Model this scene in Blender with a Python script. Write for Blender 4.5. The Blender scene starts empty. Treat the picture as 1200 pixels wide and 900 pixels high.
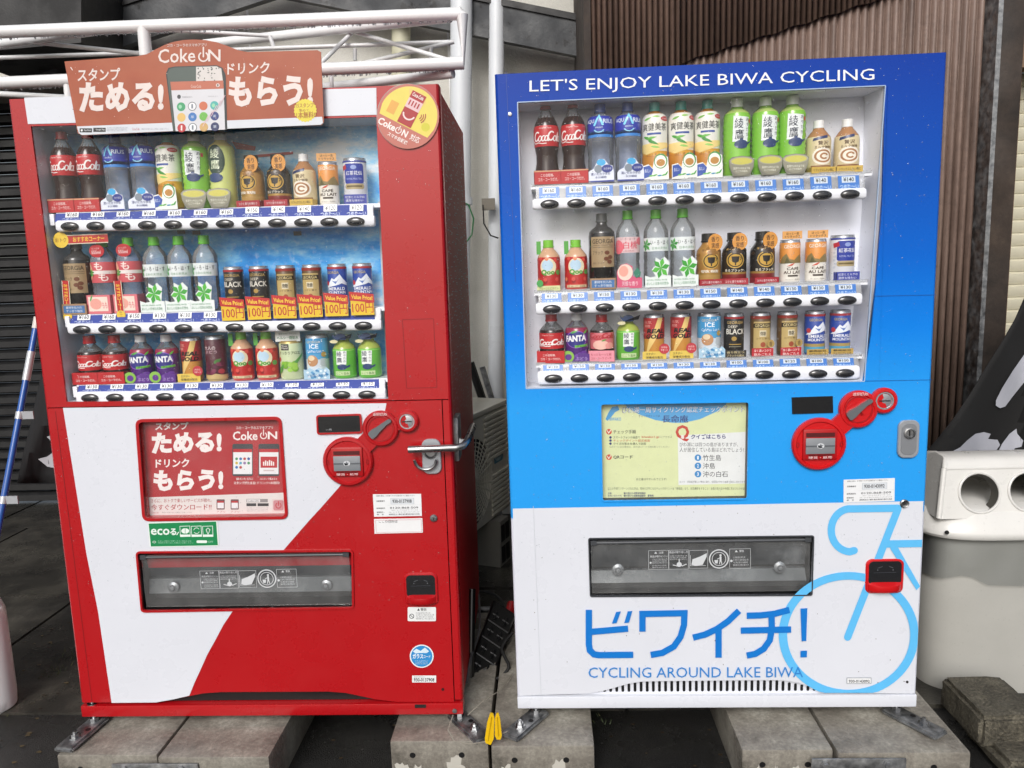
import bpy, bmesh, math, random
from mathutils import Vector, Matrix
rnd = random.Random(7)
SC = bpy.context.scene
COL = SC.collection
# ------------------------------------------------------------------ camera
HC, PITCH, YAW, ROLL, FPX = 1.504, 0.1524, 0.045, -0.0333, 900.0
_cy, _sy, _cp, _sp, _cr, _sr = math.cos(YAW), math.sin(YAW), math.cos(PITCH), math.sin(PITCH), math.cos(ROLL), math.sin(ROLL)
_right = Vector((_cy, _sy, 0)); _fw = Vector((-_sy, _cy, 0)); _up = Vector((0, 0, 1))
F2 = _cp*_fw - _sp*_up; _u2 = _sp*_fw + _cp*_up
R3 = _cr*_right + _sr*_u2; U3 = -_sr*_right + _cr*_u2
CAM = Vector((0, 0, HC))
cam = bpy.data.cameras.new('camera'); cam_o = bpy.data.objects.new('camera', cam); COL.objects.link(cam_o)
cam.sensor_width = 36; cam.lens = FPX/1200*36; cam.clip_end = 500; cam.clip_start = 0.02
mw = Matrix((R3, U3, -F2)).transposed().to_4x4(); mw.translation = CAM
cam_o.matrix_world = mw
SC.camera = cam_o
# ------------------------------------------------------------------ light
W = bpy.data.worlds.new('World'); SC.world = W; W.use_nodes = True
nt = W.node_tree; bg = nt.nodes['Background']
sky = nt.nodes.new('ShaderNodeTexSky'); sky.sky_type = 'NISHITA'; sky.sun_disc = False
SUN_EL = math.radians(36); SUN_AZ = math.radians(192)
sky.sun_elevation = SUN_EL; sky.sun_rotation = SUN_AZ; sky.air_density = 1.0; sky.dust_density = 4.0; sky.ozone_density = 1.0
hs = nt.nodes.new('ShaderNodeHueSaturation'); hs.inputs['Saturation'].default_value = 0.5
nt.links.new(sky.outputs[0], hs.inputs['Color']); nt.links.new(hs.outputs[0], bg.inputs[0]); bg.inputs[1].default_value = 0.13
sl = bpy.data.lights.new('sun', 'SUN'); sl.energy = 1.9; sl.angle = math.radians(26); sl.color = (1, .99, .985)
so = bpy.data.objects.new('sun', sl); COL.objects.link(so)
# Nishita: rotation 0 is +Y, turning towards +X
_sd = Vector((math.sin(SUN_AZ)*math.cos(SUN_EL), math.cos(SUN_AZ)*math.cos(SUN_EL), math.sin(SUN_EL)))
so.rotation_euler = (-_sd).to_track_quat('-Z', 'Y').to_euler(); so.location = _sd*30
SC.view_settings.view_transform = 'Standard'; SC.view_settings.look = 'None'; SC.view_settings.gamma = 1
SC.view_settings.use_curve_mapping = False; SC.view_settings.exposure = 0.02
SC.render.engine = 'CYCLES'
cy = SC.cycles; cy.use_denoising = True; cy.denoiser = 'OPENIMAGEDENOISE'; cy.max_bounces = 10; cy.diffuse_bounces = 4; cy.glossy_bounces = 3
cy.transparent_max_bounces = 16; cy.caustics_reflective = False; cy.caustics_refractive = False

# ------------------------------------------------------------------ materials
def lin(h):
    h = h.lstrip('#'); o = []
    for i in (0, 2, 4):
        c = int(h[i:i+2], 16)/255
        o.append(c/12.92 if c <= .04045 else ((c+.055)/1.055)**2.4)
    return (*o, 1)
_M = {}
def newmat(name):
    m = bpy.data.materials.new(name); m.use_nodes = True
    return m, m.node_tree, m.node_tree.nodes['Principled BSDF']
def tex_noise(t, scale, detail=4, rough=.55, vec=None):
    n = t.nodes.new('ShaderNodeTexNoise'); n.inputs['Scale'].default_value = scale; n.inputs['Detail'].default_value = detail
    n.inputs['Roughness'].default_value = rough
    if vec is None:
        tc = t.nodes.new('ShaderNodeTexCoord'); vec = tc.outputs['Object']
    t.links.new(vec, n.inputs['Vector'])
    return n.outputs['Fac']
def ramp(t, fac, stops):
    r = t.nodes.new('ShaderNodeValToRGB'); e = r.color_ramp.elements
    while len(e) < len(stops): e.new(0.5)
    for k, (p, c) in enumerate(stops):
        e[k].position = p; e[k].color = lin(c) if isinstance(c, str) else (c, c, c, 1)
    t.links.new(fac, r.inputs['Fac'])
    return r.outputs['Color']
def mixc(t, a, b, fac, mode='MIX'):
    n = t.nodes.new('ShaderNodeMix'); n.data_type = 'RGBA'; n.blend_type = mode
    for v, i in ((fac, 0), (a, 6), (b, 7)):
        if hasattr(v, 'links') or hasattr(v, 'node'): t.links.new(v, n.inputs[i])
        else: n.inputs[i].default_value = v
    return n.outputs[2]
def bump(t, b, fac, strength, dist=.01):
    n = t.nodes.new('ShaderNodeBump'); n.inputs['Strength'].default_value = strength; n.inputs['Distance'].default_value = dist
    t.links.new(fac, n.inputs['Height']); t.links.new(n.outputs['Normal'], b.inputs['Normal'])
def C(hexc, rough=.4, coat=0.0, metal=0.0):
    """a printed or painted colour with a little wear"""
    k = (hexc, rough, coat, metal)
    if k in _M: return _M[k]
    m, t, b = newmat('paint_'+hexc.strip('#'))
    f = tex_noise(t, 35, 3)
    c = lin(hexc)
    t.links.new(mixc(t, tuple(x*.93 for x in c[:3])+(1,), tuple(min(1, x*1.05) for x in c[:3])+(1,), f), b.inputs['Base Color'])
    b.inputs['Roughness'].default_value = rough; b.inputs['Coat Weight'].default_value = coat; b.inputs['Metallic'].default_value = metal
    _M[k] = m
    return m
def panel_paint(name, hexc, rough=.28, dirt=.5, grad=None, spec=.5, coat=.25):
    m, t, b = newmat(name)
    tc = t.nodes.new('ShaderNodeTexCoord'); ob = tc.outputs['Object']
    if grad:
        sx = t.nodes.new('ShaderNodeSeparateXYZ'); t.links.new(ob, sx.inputs[0])
        base = ramp(t, sx.outputs['Z'], grad)
        mr = t.nodes.new('ShaderNodeMath'); mr.operation = 'DIVIDE'; mr.inputs[1].default_value = 2.0
        t.links.new(sx.outputs['Z'], mr.inputs[0]); t.links.new(mr.outputs[0], base.node.inputs['Fac'])
    else:
        base = lin(hexc)
    f = tex_noise(t, 3.2, 6, .62, ob)
    fr = ramp(t, f, [(.35, 0.88), (.62, 1.0)])
    c = mixc(t, base, fr, dirt, 'MULTIPLY')
    sp = tex_noise(t, 170, 2, .5, ob)
    spr = ramp(t, sp, [(.26, .72), (.31, 1.0)])
    c = mixc(t, c, spr, dirt, 'MULTIPLY')
    t.links.new(c, b.inputs['Base Color'])
    rr = ramp(t, tex_noise(t, 9, 5, .6, ob), [(.35, rough*.75), (.7, rough*1.35)])
    t.links.new(rr, b.inputs['Roughness']); b.inputs['Coat Weight'].default_value = coat; b.inputs['Specular IOR Level'].default_value = spec; b.inputs['Coat Roughness'].default_value = .12
    bump(t, b, tex_noise(t, 240, 2, .5, ob), .04, .002)
    return m
def speck_mat(name, stops, scale=8, rough=(.5, .9), bscale=120, bstr=.35, fine=None, bdist=.004):
    m, t, b = newmat(name)
    tc = t.nodes.new('ShaderNodeTexCoord'); ob = tc.outputs['Object']
    c = ramp(t, tex_noise(t, scale, 8, .65, ob), stops)
    if fine:
        fs, amt = fine
        c = mixc(t, c, ramp(t, tex_noise(t, fs, 3, .7, ob), [(.3, .45), (.5, .9), (.72, 1.6)]), amt, 'MULTIPLY')
    t.links.new(c, b.inputs['Base Color'])
    t.links.new(ramp(t, tex_noise(t, scale*.6, 6, .6, ob), [(.38, rough[0]), (.6, rough[1])]), b.inputs['Roughness'])
    bump(t, b, tex_noise(t, bscale, 4, .65, ob), bstr, bdist)
    return m
def metal(name, hexc, rough=.3, bstr=.0):
    m, t, b = newmat(name)
    b.inputs['Metallic'].default_value = 1
    t.links.new(ramp(t, tex_noise(t, 40, 5), [(.3, hexc), (.75, '#b4b5b5')]), b.inputs['Base Color'])
    t.links.new(ramp(t, tex_noise(t, 25, 5), [(.3, rough*.6), (.7, rough*1.6)]), b.inputs['Roughness'])
    return m
def clear(name, tint='#ffffff', opac=.16, rough=.06, refl=1.0):
    """thin clear plastic or glass: see-through, with a fresnel gloss and a little haze"""
    m = bpy.data.materials.new(name); m.use_nodes = True; t = m.node_tree; t.nodes.clear()
    out = t.nodes.new('ShaderNodeOutputMaterial'); tr = t.nodes.new('ShaderNodeBsdfTransparent'); tr.inputs[0].default_value = lin(tint)
    df = t.nodes.new('ShaderNodeBsdfDiffuse'); df.inputs[0].default_value = lin(tint)
    mx = t.nodes.new('ShaderNodeMixShader')
    f = ramp(t, tex_noise(t, 14, 5, .6), [(.3, opac*.5), (.75, opac*1.5)])
    t.links.new(f, mx.inputs[0]); t.links.new(tr.outputs[0], mx.inputs[1]); t.links.new(df.outputs[0], mx.inputs[2])
    gl = t.nodes.new('ShaderNodeBsdfGlossy'); gl.inputs['Roughness'].default_value = rough
    fr = t.nodes.new('ShaderNodeFresnel'); fr.inputs[0].default_value = 1.4
    mu = t.nodes.new('ShaderNodeMath'); mu.operation = 'MULTIPLY'; mu.inputs[1].default_value = refl
    t.links.new(fr.outputs[0], mu.inputs[0])
    m2 = t.nodes.new('ShaderNodeMixShader'); t.links.new(mu.outputs[0], m2.inputs[0])
    t.links.new(mx.outputs[0], m2.inputs[1]); t.links.new(gl.outputs[0], m2.inputs[2]); t.links.new(m2.outputs[0], out.inputs[0])
    return m
MT = {}
MT['red'] = panel_paint('red_paint', '#a90d15', .3, .35)
MT['redside'] = None
MT['white'] = panel_paint('white_paint', '#d5d8e0', .3, .3)
MT['blue'] = panel_paint('blue_wrap', '#1060c0', .26, .2, grad=[(.46, '#2a98e6'), (.56, '#0f7bdb'), (.66, '#0560c4'), (.77, '#034cae'), (.95, '#053397')], spec=.22, coat=.03)
MT['dark'] = C('#0b0b0d', .5)
MT['rubber'] = C('#151515', .6)
MT['inner'] = panel_paint('display_lining', '#eceff8', .45, .25)
MT['innergrey'] = panel_paint('display_side', '#c3c7d0', .45, .25)
MT['shelf'] = panel_paint('shelf_plastic', '#eceef4', .3, .2)
MT['glass'] = clear('window_glass', '#ffffff', .008, .015, .7)
MT['acryl'] = clear('clear_acrylic', '#eef0f2', .3, .1)
MT['petclear'] = clear('clear_bottle', '#f4f8fb', .17, .06, 1.2)
MT['petblue'] = clear('bluish_bottle', '#dfe8f8', .20, .06, 1.2)
MT['steel'] = metal('brushed_steel', '#8f9092', .28)
MT['galv'] = metal('galvanised_steel', '#707275', .5)
MT['button'] = C('#1d1e22', .18, .6)
MT['chrome'] = C('#b9bcc2', .25, .3, .7)
def rain_side():
    m, t, b = newmat('wet_red_side')
    tc = t.nodes.new('ShaderNodeTexCoord'); ob = tc.outputs['Object']
    v = t.nodes.new('ShaderNodeTexVoronoi'); v.inputs['Scale'].default_value = 130; mp = t.nodes.new('ShaderNodeMapping'); mp.inputs['Scale'].default_value = (1, .1, 1); t.links.new(ob, mp.inputs[0]); t.links.new(mp.outputs[0], v.inputs['Vector'])
    sx = t.nodes.new('ShaderNodeSeparateXYZ'); t.links.new(ob, sx.inputs[0])
    up = ramp(t, sx.outputs['Z'], [(.0, 0.0), (1, 1.0)])
    mr = t.nodes.new('ShaderNodeMapRange'); mr.inputs[1].default_value = .75; mr.inputs[2].default_value = 1.25
    t.links.new(sx.outputs['Z'], mr.inputs[0])
    d = ramp(t, v.outputs['Distance'], [(.16, 1.0), (.32, 0.0)])
    mu = t.nodes.new('ShaderNodeMath'); mu.operation = 'MULTIPLY'; t.links.new(d, mu.inputs[0]); t.links.new(mr.outputs[0], mu.inputs[1])
    t.links.new(mixc(t, lin('#c4121b'), lin('#c9bbb5'), mu.outputs[0]), b.inputs['Base Color'])  # raindrops on the upper side, their glints painted as pale specks in the colour
    b.inputs['Roughness'].default_value = .45; b.inputs['Specular IOR Level'].default_value = .25
    bump(t, b, mu.outputs[0], .5, .003)
    return m
MT['redside'] = rain_side()
def sea_print():
    m, t, b = newmat('sea_spray_print')
    tc = t.nodes.new('ShaderNodeTexCoord'); mp = t.nodes.new('ShaderNodeMapping'); mp.inputs['Scale'].default_value = (1, 1, 2.2)
    t.links.new(tc.outputs['Object'], mp.inputs[0])
    a = ramp(t, tex_noise(t, 3.2, 10, .68, mp.outputs[0]), [(.28, '#1a76d2'), (.42, '#46a6f0'), (.53, '#96d8fb'), (.64, '#f6fdff')])
    t.links.new(mixc(t, a, ramp(t, tex_noise(t, 60, 3), [(.55, 0.0), (.75, 1.0)]), .25, 'SCREEN'), b.inputs['Base Color'])
    b.inputs['Roughness'].default_value = .7; b.inputs['Specular IOR Level'].default_value = .15
    return m
MT['sea'] = sea_print()
MT['concrete'] = speck_mat('wet_concrete_block', [(.33, '#524f48'), (.45, '#757068'), (.58, '#8f8b81'), (.70, '#b0ada3')], 4.5, (.2, .65), 160, .3, (90, .45))
MT['slab'] = speck_mat('wet_concrete_floor', [(.32, '#1a1917'), (.48, '#302e2a'), (.66, '#4d4a43')], 2.6, (.06, .55), 90, .3, (150, .5))
MT['asphalt'] = speck_mat('wet_asphalt', [(.3, '#131312'), (.6, '#242321'), (.75, '#3a3835')], 3, (.12, .6), 230, .9, (260, .9), .008)
MT['stucco'] = speck_mat('stucco_wall_paint', [(.25, '#b7b5ac'), (.5, '#cbc9c1'), (.75, '#d8d6cf')], 1.6, (.8, .95), 70, .5, (160, .18), .008)
MT['fascia'] = speck_mat('peeling_grey_board', [(.38, '#141415'), (.41, '#313336'), (.7, '#3f4245')], 9, (.4, .7), 60, .3)
MT['black'] = speck_mat('black_metal', [(.3, '#0b0b0c'), (.7, '#1d1d1e')], 6, (.4, .7), 90, .2)
MT['stone'] = speck_mat('pebbly_concrete', [(.3, '#3c382f'), (.55, '#5d584b'), (.75, '#807a6a')], 16, (.5, .85), 120, 1.0, (120, .95), .012)
MT['truss'] = panel_paint('white_gloss_pipe', '#e0e1e1', .3, .5)
MT['plasticwhite'] = panel_paint('white_plastic', '#cbcac6', .35, .6)
MT['cream'] = speck_mat('cream_plastic', [(.3, '#b3b096'), (.7, '#c9c6ae')], 5, (.4, .6), 80, .1)
MT['pipe'] = panel_paint('white_pvc', '#d5d9dd', .35, .6)
MT['acgrey'] = panel_paint('aged_beige_casing', '#d2cebf', .45, .45)
MT['wood'] = speck_mat('weathered_wood', [(.3, '#1d1713'), (.55, '#3a3029'), (.75, '#54483d')], 5, (.6, .9), 60, .4)

# ------------------------------------------------------------------ mesh helpers
class MB:
    """collects shapes and links them as one mesh object"""
    def __init__(s): s.v = []; s.f = []; s.mi = []; s.sm = []; s.mats = []
    def mid(s, m):
        if m not in s.mats: s.mats.append(m)
        return s.mats.index(m)
    def add(s, vs, fs, m, smooth=False):
        o = len(s.v); s.v += [tuple(v) for v in vs]; i = s.mid(m)
        for f in fs: s.f.append(tuple(o+k for k in f)); s.mi.append(i); s.sm.append(smooth)
    def box(s, lo, hi, m, bev=0):
        x0, y0, z0 = lo; x1, y1, z1 = hi
        if bev:
            bm = bmesh.new(); bmesh.ops.create_cube(bm, size=1)
            for v in bm.verts: v.co = Vector(((x0+x1)/2+v.co.x*(x1-x0), (y0+y1)/2+v.co.y*(y1-y0), (z0+z1)/2+v.co.z*(z1-z0)))
            bmesh.ops.bevel(bm, geom=list(bm.edges), offset=bev, segments=2, profile=.6, affect='EDGES')
            s.bm(bm, m, True); return
        vs = [(x, y, z) for x in (x0, x1) for y in (y0, y1) for z in (z0, z1)]
        s.add(vs, [(0, 1, 3, 2), (4, 6, 7, 5), (0, 4, 5, 1), (2, 3, 7, 6), (0, 2, 6, 4), (1, 5, 7, 3)], m)
    def bm(s, bm, m, smooth=False):
        bm.verts.index_update(); s.add([v.co for v in bm.verts], [[v.index for v in f.verts] for f in bm.faces], m, smooth); bm.free()
    def tube(s, pts, r, m, n=10, cap=True):
        pts = [Vector(p) for p in pts]; rs = r if isinstance(r, (list, tuple)) else [r]*len(pts)
        vs = []; ref = None
        for i, p in enumerate(pts):
            d = (pts[min(i+1, len(pts)-1)]-pts[max(i-1, 0)]).normalized()
            if ref is None: ref = d.orthogonal().normalized()
            ref = (ref-d*ref.dot(d)).normalized(); b = d.cross(ref)
            vs += [p+rs[i]*(math.cos(a)*ref+math.sin(a)*b) for a in [2*math.pi*k/n for k in range(n)]]
        fs = [(i*n+k, i*n+(k+1) % n, (i+1)*n+(k+1) % n, (i+1)*n+k) for i in range(len(pts)-1) for k in range(n)]
        s.add(vs, fs, m, True)
        if cap: s.add(vs[:n], [tuple(reversed(range(n)))], m); s.add(vs[-n:], [tuple(range(n))], m)
    def lathe(s, prof, mats, n=24, o=(0, 0, 0), axis='z'):
        """prof: (radius, height) list; mats: one material or one per segment"""
        vs = []
        for r, h in prof:
            for k in range(n):
                a = 2*math.pi*k/n; c, q = r*math.cos(a), r*math.sin(a)
                p = (c, q, h) if axis == 'z' else ((c, -h, q) if axis == 'y' else (h, c, q))
                vs.append((p[0]+o[0], p[1]+o[1], p[2]+o[2]))
        for i in range(len(prof)-1):
            m = mats[i] if isinstance(mats, list) else mats
            base = vs[i*n:(i+2)*n]
            s.add(base, [(k, (k+1) % n, n+(k+1) % n, n+k) for k in range(n)], m, True)
    def prism(s, pts, m, back=None, off=(0, 0, 0)):
        """polygon (list of 3-vectors) extruded by vector off"""
        n = len(pts); a = [Vector(p) for p in pts]; b = [p+Vector(off) for p in a]
        s.add(a+b, [tuple(range(n)), tuple(reversed(range(n, 2*n)))]+[(i, n+i, n+(i+1) % n, (i+1) % n) for i in range(n)], m)
    def build(s, name, parent=None, loc=None):
        me = bpy.data.meshes.new(name); me.from_pydata(s.v, [], s.f)
        for m in s.mats: me.materials.append(m)
        me.polygons.foreach_set('material_index', s.mi); me.polygons.foreach_set('use_smooth', s.sm)
        bm = bmesh.new(); bm.from_mesh(me); bmesh.ops.remove_doubles(bm, verts=bm.verts, dist=1e-6)
        bmesh.ops.recalc_face_normals(bm, faces=bm.faces); bm.to_mesh(me); bm.free()
        me.set_sharp_from_angle(angle=math.radians(38)); me.update()
        o = bpy.data.objects.new(name, me); COL.objects.link(o)
        if parent: o.parent = parent
        if loc: o.location = loc
        return o
def tag(o, label=None, cat=None, group=None, kind=None):
    if label: o['label'] = label
    if cat: o['category'] = cat
    if group: o['group'] = group
    if kind: o['kind'] = kind
    return o
def empty(name, loc=(0, 0, 0), mat=None):
    o = bpy.data.objects.new(name, None); COL.objects.link(o); o.empty_display_size = .05
    if mat is not None: o.matrix_world = mat
    else: o.location = loc
    return o
def dup(o, parent=None):
    c = o.copy(); COL.objects.link(c)
    if parent: c.parent = parent
    for ch in list(o.children): dup(ch, c)
    return c
_T = {}
def text_geo(s, bold):
    k = (s, bold)
    if k in _T: return _T[k]
    c = bpy.data.curves.new('t', 'FONT'); c.body = s; c.resolution_u = 2; c.fill_mode = 'FRONT'; c.offset = bold
    o = bpy.data.objects.new('t', c); COL.objects.link(o)
    me = bpy.data.meshes.new_from_object(o.evaluated_get(bpy.context.evaluated_depsgraph_get()))
    vs = [(v.co.x, v.co.y) for v in me.vertices]; fs = [tuple(p.vertices) for p in me.polygons]
    bpy.data.objects.remove(o); bpy.data.curves.remove(c); bpy.data.meshes.remove(me)
    xs = [v[0] for v in vs]; ys = [v[1] for v in vs]; x0, x1, y0, y1 = min(xs), max(xs), min(ys), max(ys)
    vs = [((x-x0)/(x1-x0), (y-y0)/(y1-y0)) for x, y in vs]
    _T[k] = (vs, fs)
    return _T[k]
class Art:
    """flat print made of coloured shapes; overlapping shapes stack in thin layers"""
    def __init__(s, conv=None): s.conv = conv or (lambda x, y: (x, y)); s.e = []
    def raw(s, vs, fs, col):
        pv = [s.conv(x, y) for x, y in vs]
        xs = [p[0] for p in pv]; ys = [p[1] for p in pv]; bb = (min(xs), max(xs), min(ys), max(ys)); L = 1
        for e in s.e:
            b = e[3]
            if bb[0] < b[1] and bb[1] > b[0] and bb[2] < b[3] and bb[3] > b[2]: L = max(L, e[4]+1)
        s.e.append((pv, fs, col, bb, L))
    def poly(s, pts, col): s.raw(pts, [tuple(range(len(pts)))], col)
    def rect(s, x0, y0, x1, y1, col): s.poly([(x0, y0), (x1, y0), (x1, y1), (x0, y1)], col)
    def rrect(s, x0, y0, x1, y1, r, col, ry=None, n=4):
        ry = ry or r; sx = 1 if x1 > x0 else -1; sy = 1 if y1 > y0 else -1; P = []
        for cx, cyy, a in ((x1-sx*r, y0+sy*ry, -90), (x1-sx*r, y1-sy*ry, 0), (x0+sx*r, y1-sy*ry, 90), (x0+sx*r, y0+sy*ry, 180)):
            for k in range(n+1):
                t = math.radians(a+90*k/n); P.append((cx+sx*r*math.cos(t), cyy+sy*ry*math.sin(t)))
        s.poly(P, col)
    def circ(s, cx, cyy, rx, ry, col, n=20): s.poly([(cx+rx*math.cos(2*math.pi*k/n), cyy+ry*math.sin(2*math.pi*k/n)) for k in range(n)], col)
    def ring(s, cx, cyy, rx, ry, w, col, a0=0, a1=360, n=28, wy=None):
        wy = w if wy is None else wy; vs = []
        for k in range(n+1):
            a = math.radians(a0+(a1-a0)*k/n); vs += [(cx+rx*math.cos(a), cyy+ry*math.sin(a)), (cx+(rx-w)*math.cos(a), cyy+(ry-wy)*math.sin(a))]
        s.raw(vs, [(2*k, 2*k+2, 2*k+3, 2*k+1) for k in range(n)], col)
    def stroke(s, pts, w, col, cap=True, ay=1.0):
        """ribbon along a polyline; ay = height of one y unit in x units"""
        P = [Vector((x, y*ay)) for x, y in pts]; vs = []; fs = []
        for i in range(len(P)):
            a = (P[i]-P[i-1]).normalized() if i else None; b = (P[i+1]-P[i]).normalized() if i < len(P)-1 else None
            if a is None: t = b; k = 1
            elif b is None: t = a; k = 1
            else:
                t = (a+b); t = t.normalized() if t.length > 1e-6 else a; k = min(1/max(.35, t.dot(a)), 2)
            nn = Vector((-t.y, t.x))*w/2*k; vs += [P[i]+nn, P[i]-nn]
            if i: fs.append((2*i-2, 2*i, 2*i+1, 2*i-1))
        if cap:
            for p, d in ((P[0], (P[0]-P[1]).normalized()), (P[-1], (P[-1]-P[-2]).normalized())):
                b = math.atan2(d.y, d.x); o = len(vs)
                vs += [p+Vector((math.cos(b+a), math.sin(b+a)))*w/2 for a in [math.radians(-90+30*k) for k in range(7)]]; fs.append(tuple(range(o, o+7)))
        s.raw([(v.x, v.y/ay) for v in vs], fs, col)
    def text(s, st, x0, y0, x1, y1, col, bold=0.0, dy=0.0, ital=0.0):
        """st fitted to the box: y0 = foot, y1 = head; dy = how far the line rises (in y) over its length"""
        sh = (0,)
        if bold > 0 and any(ord(c) > 0x3400 and ord(c) < 0xa000 for c in st):     # dense characters: thicken by a doubled print
            k = min(bold, .03)*.5*(x1-x0)/len(st); sh = (-k, k); bold = 0
        vs, fs = text_geo(st, bold)
        for dx in sh: s.raw([(x0+dx+(u+ital*v)*(x1-x0), y0+v*(y1-y0)+dy*u) for u, v in vs], fs, col)
    def lines(s, x0, y0, x1, y1, n, col, txt='商品をお取り出しの際はご注意ください'):
        h = (y1-y0)/n
        for k in range(n):
            L = (1, .94, .98, .8)[k % 4]
            a = txt[(k*5) % len(txt):]+txt[:(k*5) % len(txt)]
            s.text(a, x0, y0+h*k+h*.12, x0+(x1-x0)*L, y0+h*k+h*.86, col)
    def build(s, mb, fn, base=.0004, step=.0002, ucut=0, vcuts=(), rough=.35, coat=.1, mats=None):
        for pv, fs, col, bb, L in s.e:
            m = col if not isinstance(col, str) else C(col, rough, coat)
            if ucut:
                bm = bmesh.new(); V = [bm.verts.new((p[0], p[1], 0)) for p in pv]
                for f in fs:
                    try: bm.faces.new([V[i] for i in f])
                    except ValueError: pass
                k0, k1 = math.floor(bb[0]/ucut), math.ceil(bb[1]/ucut)
                for k in range(k0, k1+1):
                    bmesh.ops.bisect_plane(bm, geom=bm.verts[:]+bm.edges[:]+bm.faces[:], plane_co=(k*ucut, 0, 0), plane_no=(1, 0, 0), dist=1e-6)
                for v in vcuts:
                    if bb[2] < v < bb[3]: bmesh.ops.bisect_plane(bm, geom=bm.verts[:]+bm.edges[:]+bm.faces[:], plane_co=(0, v, 0), plane_no=(0, 1, 0), dist=1e-6)
                bm.verts.index_update()
                pv2 = [(v.co.x, v.co.y) for v in bm.verts]; fs2 = [[v.index for v in f.verts] for f in bm.faces]; bm.free()
            else: pv2, fs2 = pv, fs
            mb.add([fn(x, y, base+step*L) for x, y in pv2], fs2, m, bool(ucut))
def flat(y=0.0): return lambda u, v, h: (u, y-h, v)

def arc(cx, cyy, rx, ry, a0, a1, n=12): return [(cx+rx*math.cos(math.radians(a0+(a1-a0)*k/n)), cyy+ry*math.sin(math.radians(a0+(a1-a0)*k/n))) for k in range(n+1)]

# ------------------------------------------------------------------ points seen in the photograph, placed at their own depth
def ray(x, y): return F2*FPX+R3*(x-600)-U3*(y-450)
def at(x, y, Y): d = ray(x, y); return CAM+d*(Y/d.y)
def gr(x, y, z=0): d = ray(x, y); return CAM+d*((z-HC)/d.z)
class Frame:
    """a machine's own axes: u to its right, depth into it, v up"""
    def __init__(s, x, y, yaw, zb, rl):
        ex = Vector((math.cos(yaw), math.sin(yaw), 0)); ez = Vector((0, 0, 1))
        s.X = math.cos(rl)*ex+math.sin(rl)*ez; s.Z = math.cos(rl)*ez-math.sin(rl)*ex; s.Y = s.Z.cross(s.X); s.O = Vector((x, y, zb))
        s.M = Matrix((s.X, s.Y, s.Z)).transposed().to_4x4(); s.M.translation = s.O
    def uv(s, x, y, w=0.0):
        d = ray(x, y); p0 = s.O-w*s.Y; t = (p0-CAM).dot(s.Y)/d.dot(s.Y); P = CAM+t*d-s.O
        return P.dot(s.X), P.dot(s.Z)
RED = Frame(-1.4608, 2.1373, .0089, .17, -.0059)
BLU = Frame(-.1126, 2.1545, -.009, .1769, .002)
def sheet(outer, holes, mat, name, parent, y0=0.0, t=.006, walls=True):
    """a plate in a machine's front plane (u,v polygon) with convex openings"""
    bm = bmesh.new(); bm.faces.new([bm.verts.new((u, v, 0)) for u, v in outer])
    for h in holes:
        n = len(h)
        ar = sum(h[i][0]*h[(i+1) % n][1]-h[(i+1) % n][0]*h[i][1] for i in range(n)); hh = h if ar > 0 else h[::-1]
        for i in range(n):
            a = Vector((*hh[i], 0)); b = Vector((*hh[(i+1) % n], 0)); d = b-a
            bmesh.ops.bisect_plane(bm, geom=bm.verts[:]+bm.edges[:]+bm.faces[:], plane_co=a, plane_no=(d.y, -d.x, 0), dist=1e-6)
        kill = []
        for f in bm.faces:
            c = f.calc_center_median()
            if all((hh[(i+1) % n][0]-hh[i][0])*(c.y-hh[i][1])-(hh[(i+1) % n][1]-hh[i][1])*(c.x-hh[i][0]) > 0 for i in range(n)): kill.append(f)
        bmesh.ops.delete(bm, geom=kill, context='FACES')
    if walls:
        be = [e for e in bm.edges if e.is_boundary]
        g = bmesh.ops.extrude_edge_only(bm, edges=be)
        for v in g['geom']:
            if isinstance(v, bmesh.types.BMVert): v.co.z = -t
    mb = MB(); bm.verts.index_update()
    mb.add([(v.co.x, y0-v.co.z, v.co.y) for v in bm.verts], [[v.index for v in f.verts] for f in bm.faces], mat); bm.free()
    return mb.build(name, parent)
def quad(F, pts, w=0.0): return [F.uv(x, y, w) for x, y in pts]
def bounds(q): return min(p[0] for p in q), max(p[0] for p in q), min(p[1] for p in q), max(p[1] for p in q)

# ================================================================== SETTING
def ground():
    mb = MB(); n = 24; R = 90
    mb.add([(-R, -R, 0), (R, -R, 0), (R, R, 0), (-R, R, 0)], [(0, 1, 2, 3)], MT['asphalt'])
    tag(mb.build('ground'), kind='structure')
    mb = MB(); y0 = 2.42
    for j in range(3):
        for i in range(7):
            x0 = -6+i*1.25+(.3 if j % 2 else 0); a = y0+j*1.0
            mb.box((x0, a, -.03), (x0+1.238, a+.988, .006+.003*((i*7+j*3) % 4)), MT['slab'])
    tag(mb.build('paved_yard'), kind='structure')
ground()
# gable wall of stucco, behind everything
sw = MB()
GX = 1.0
sw.prism([(-6, 4.5, 2.62), (.272, 4.5, 2.62), (.272, 4.5, 4.2), (-6, 4.5, 4.2)], MT['stucco'], off=(0, .6, 0))
sw.prism([(-2.32, 4.5, 0), (.272, 4.5, 0), (.272, 4.5, 2.62), (-2.32, 4.5, 2.62)], MT['stucco'], off=(0, .12, 0))
w = tag(sw.build('stucco_wall'), 'pale grey stucco wall behind the white pipe frame and drain pipes', 'wall', kind='thing')
sj = MB()
for x in (-1.62, -.5): sj.box((x, 4.497, .02), (x+.012, 4.5, 4.1), MT['truss'])
sj.build('joint_strip', w)
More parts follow.
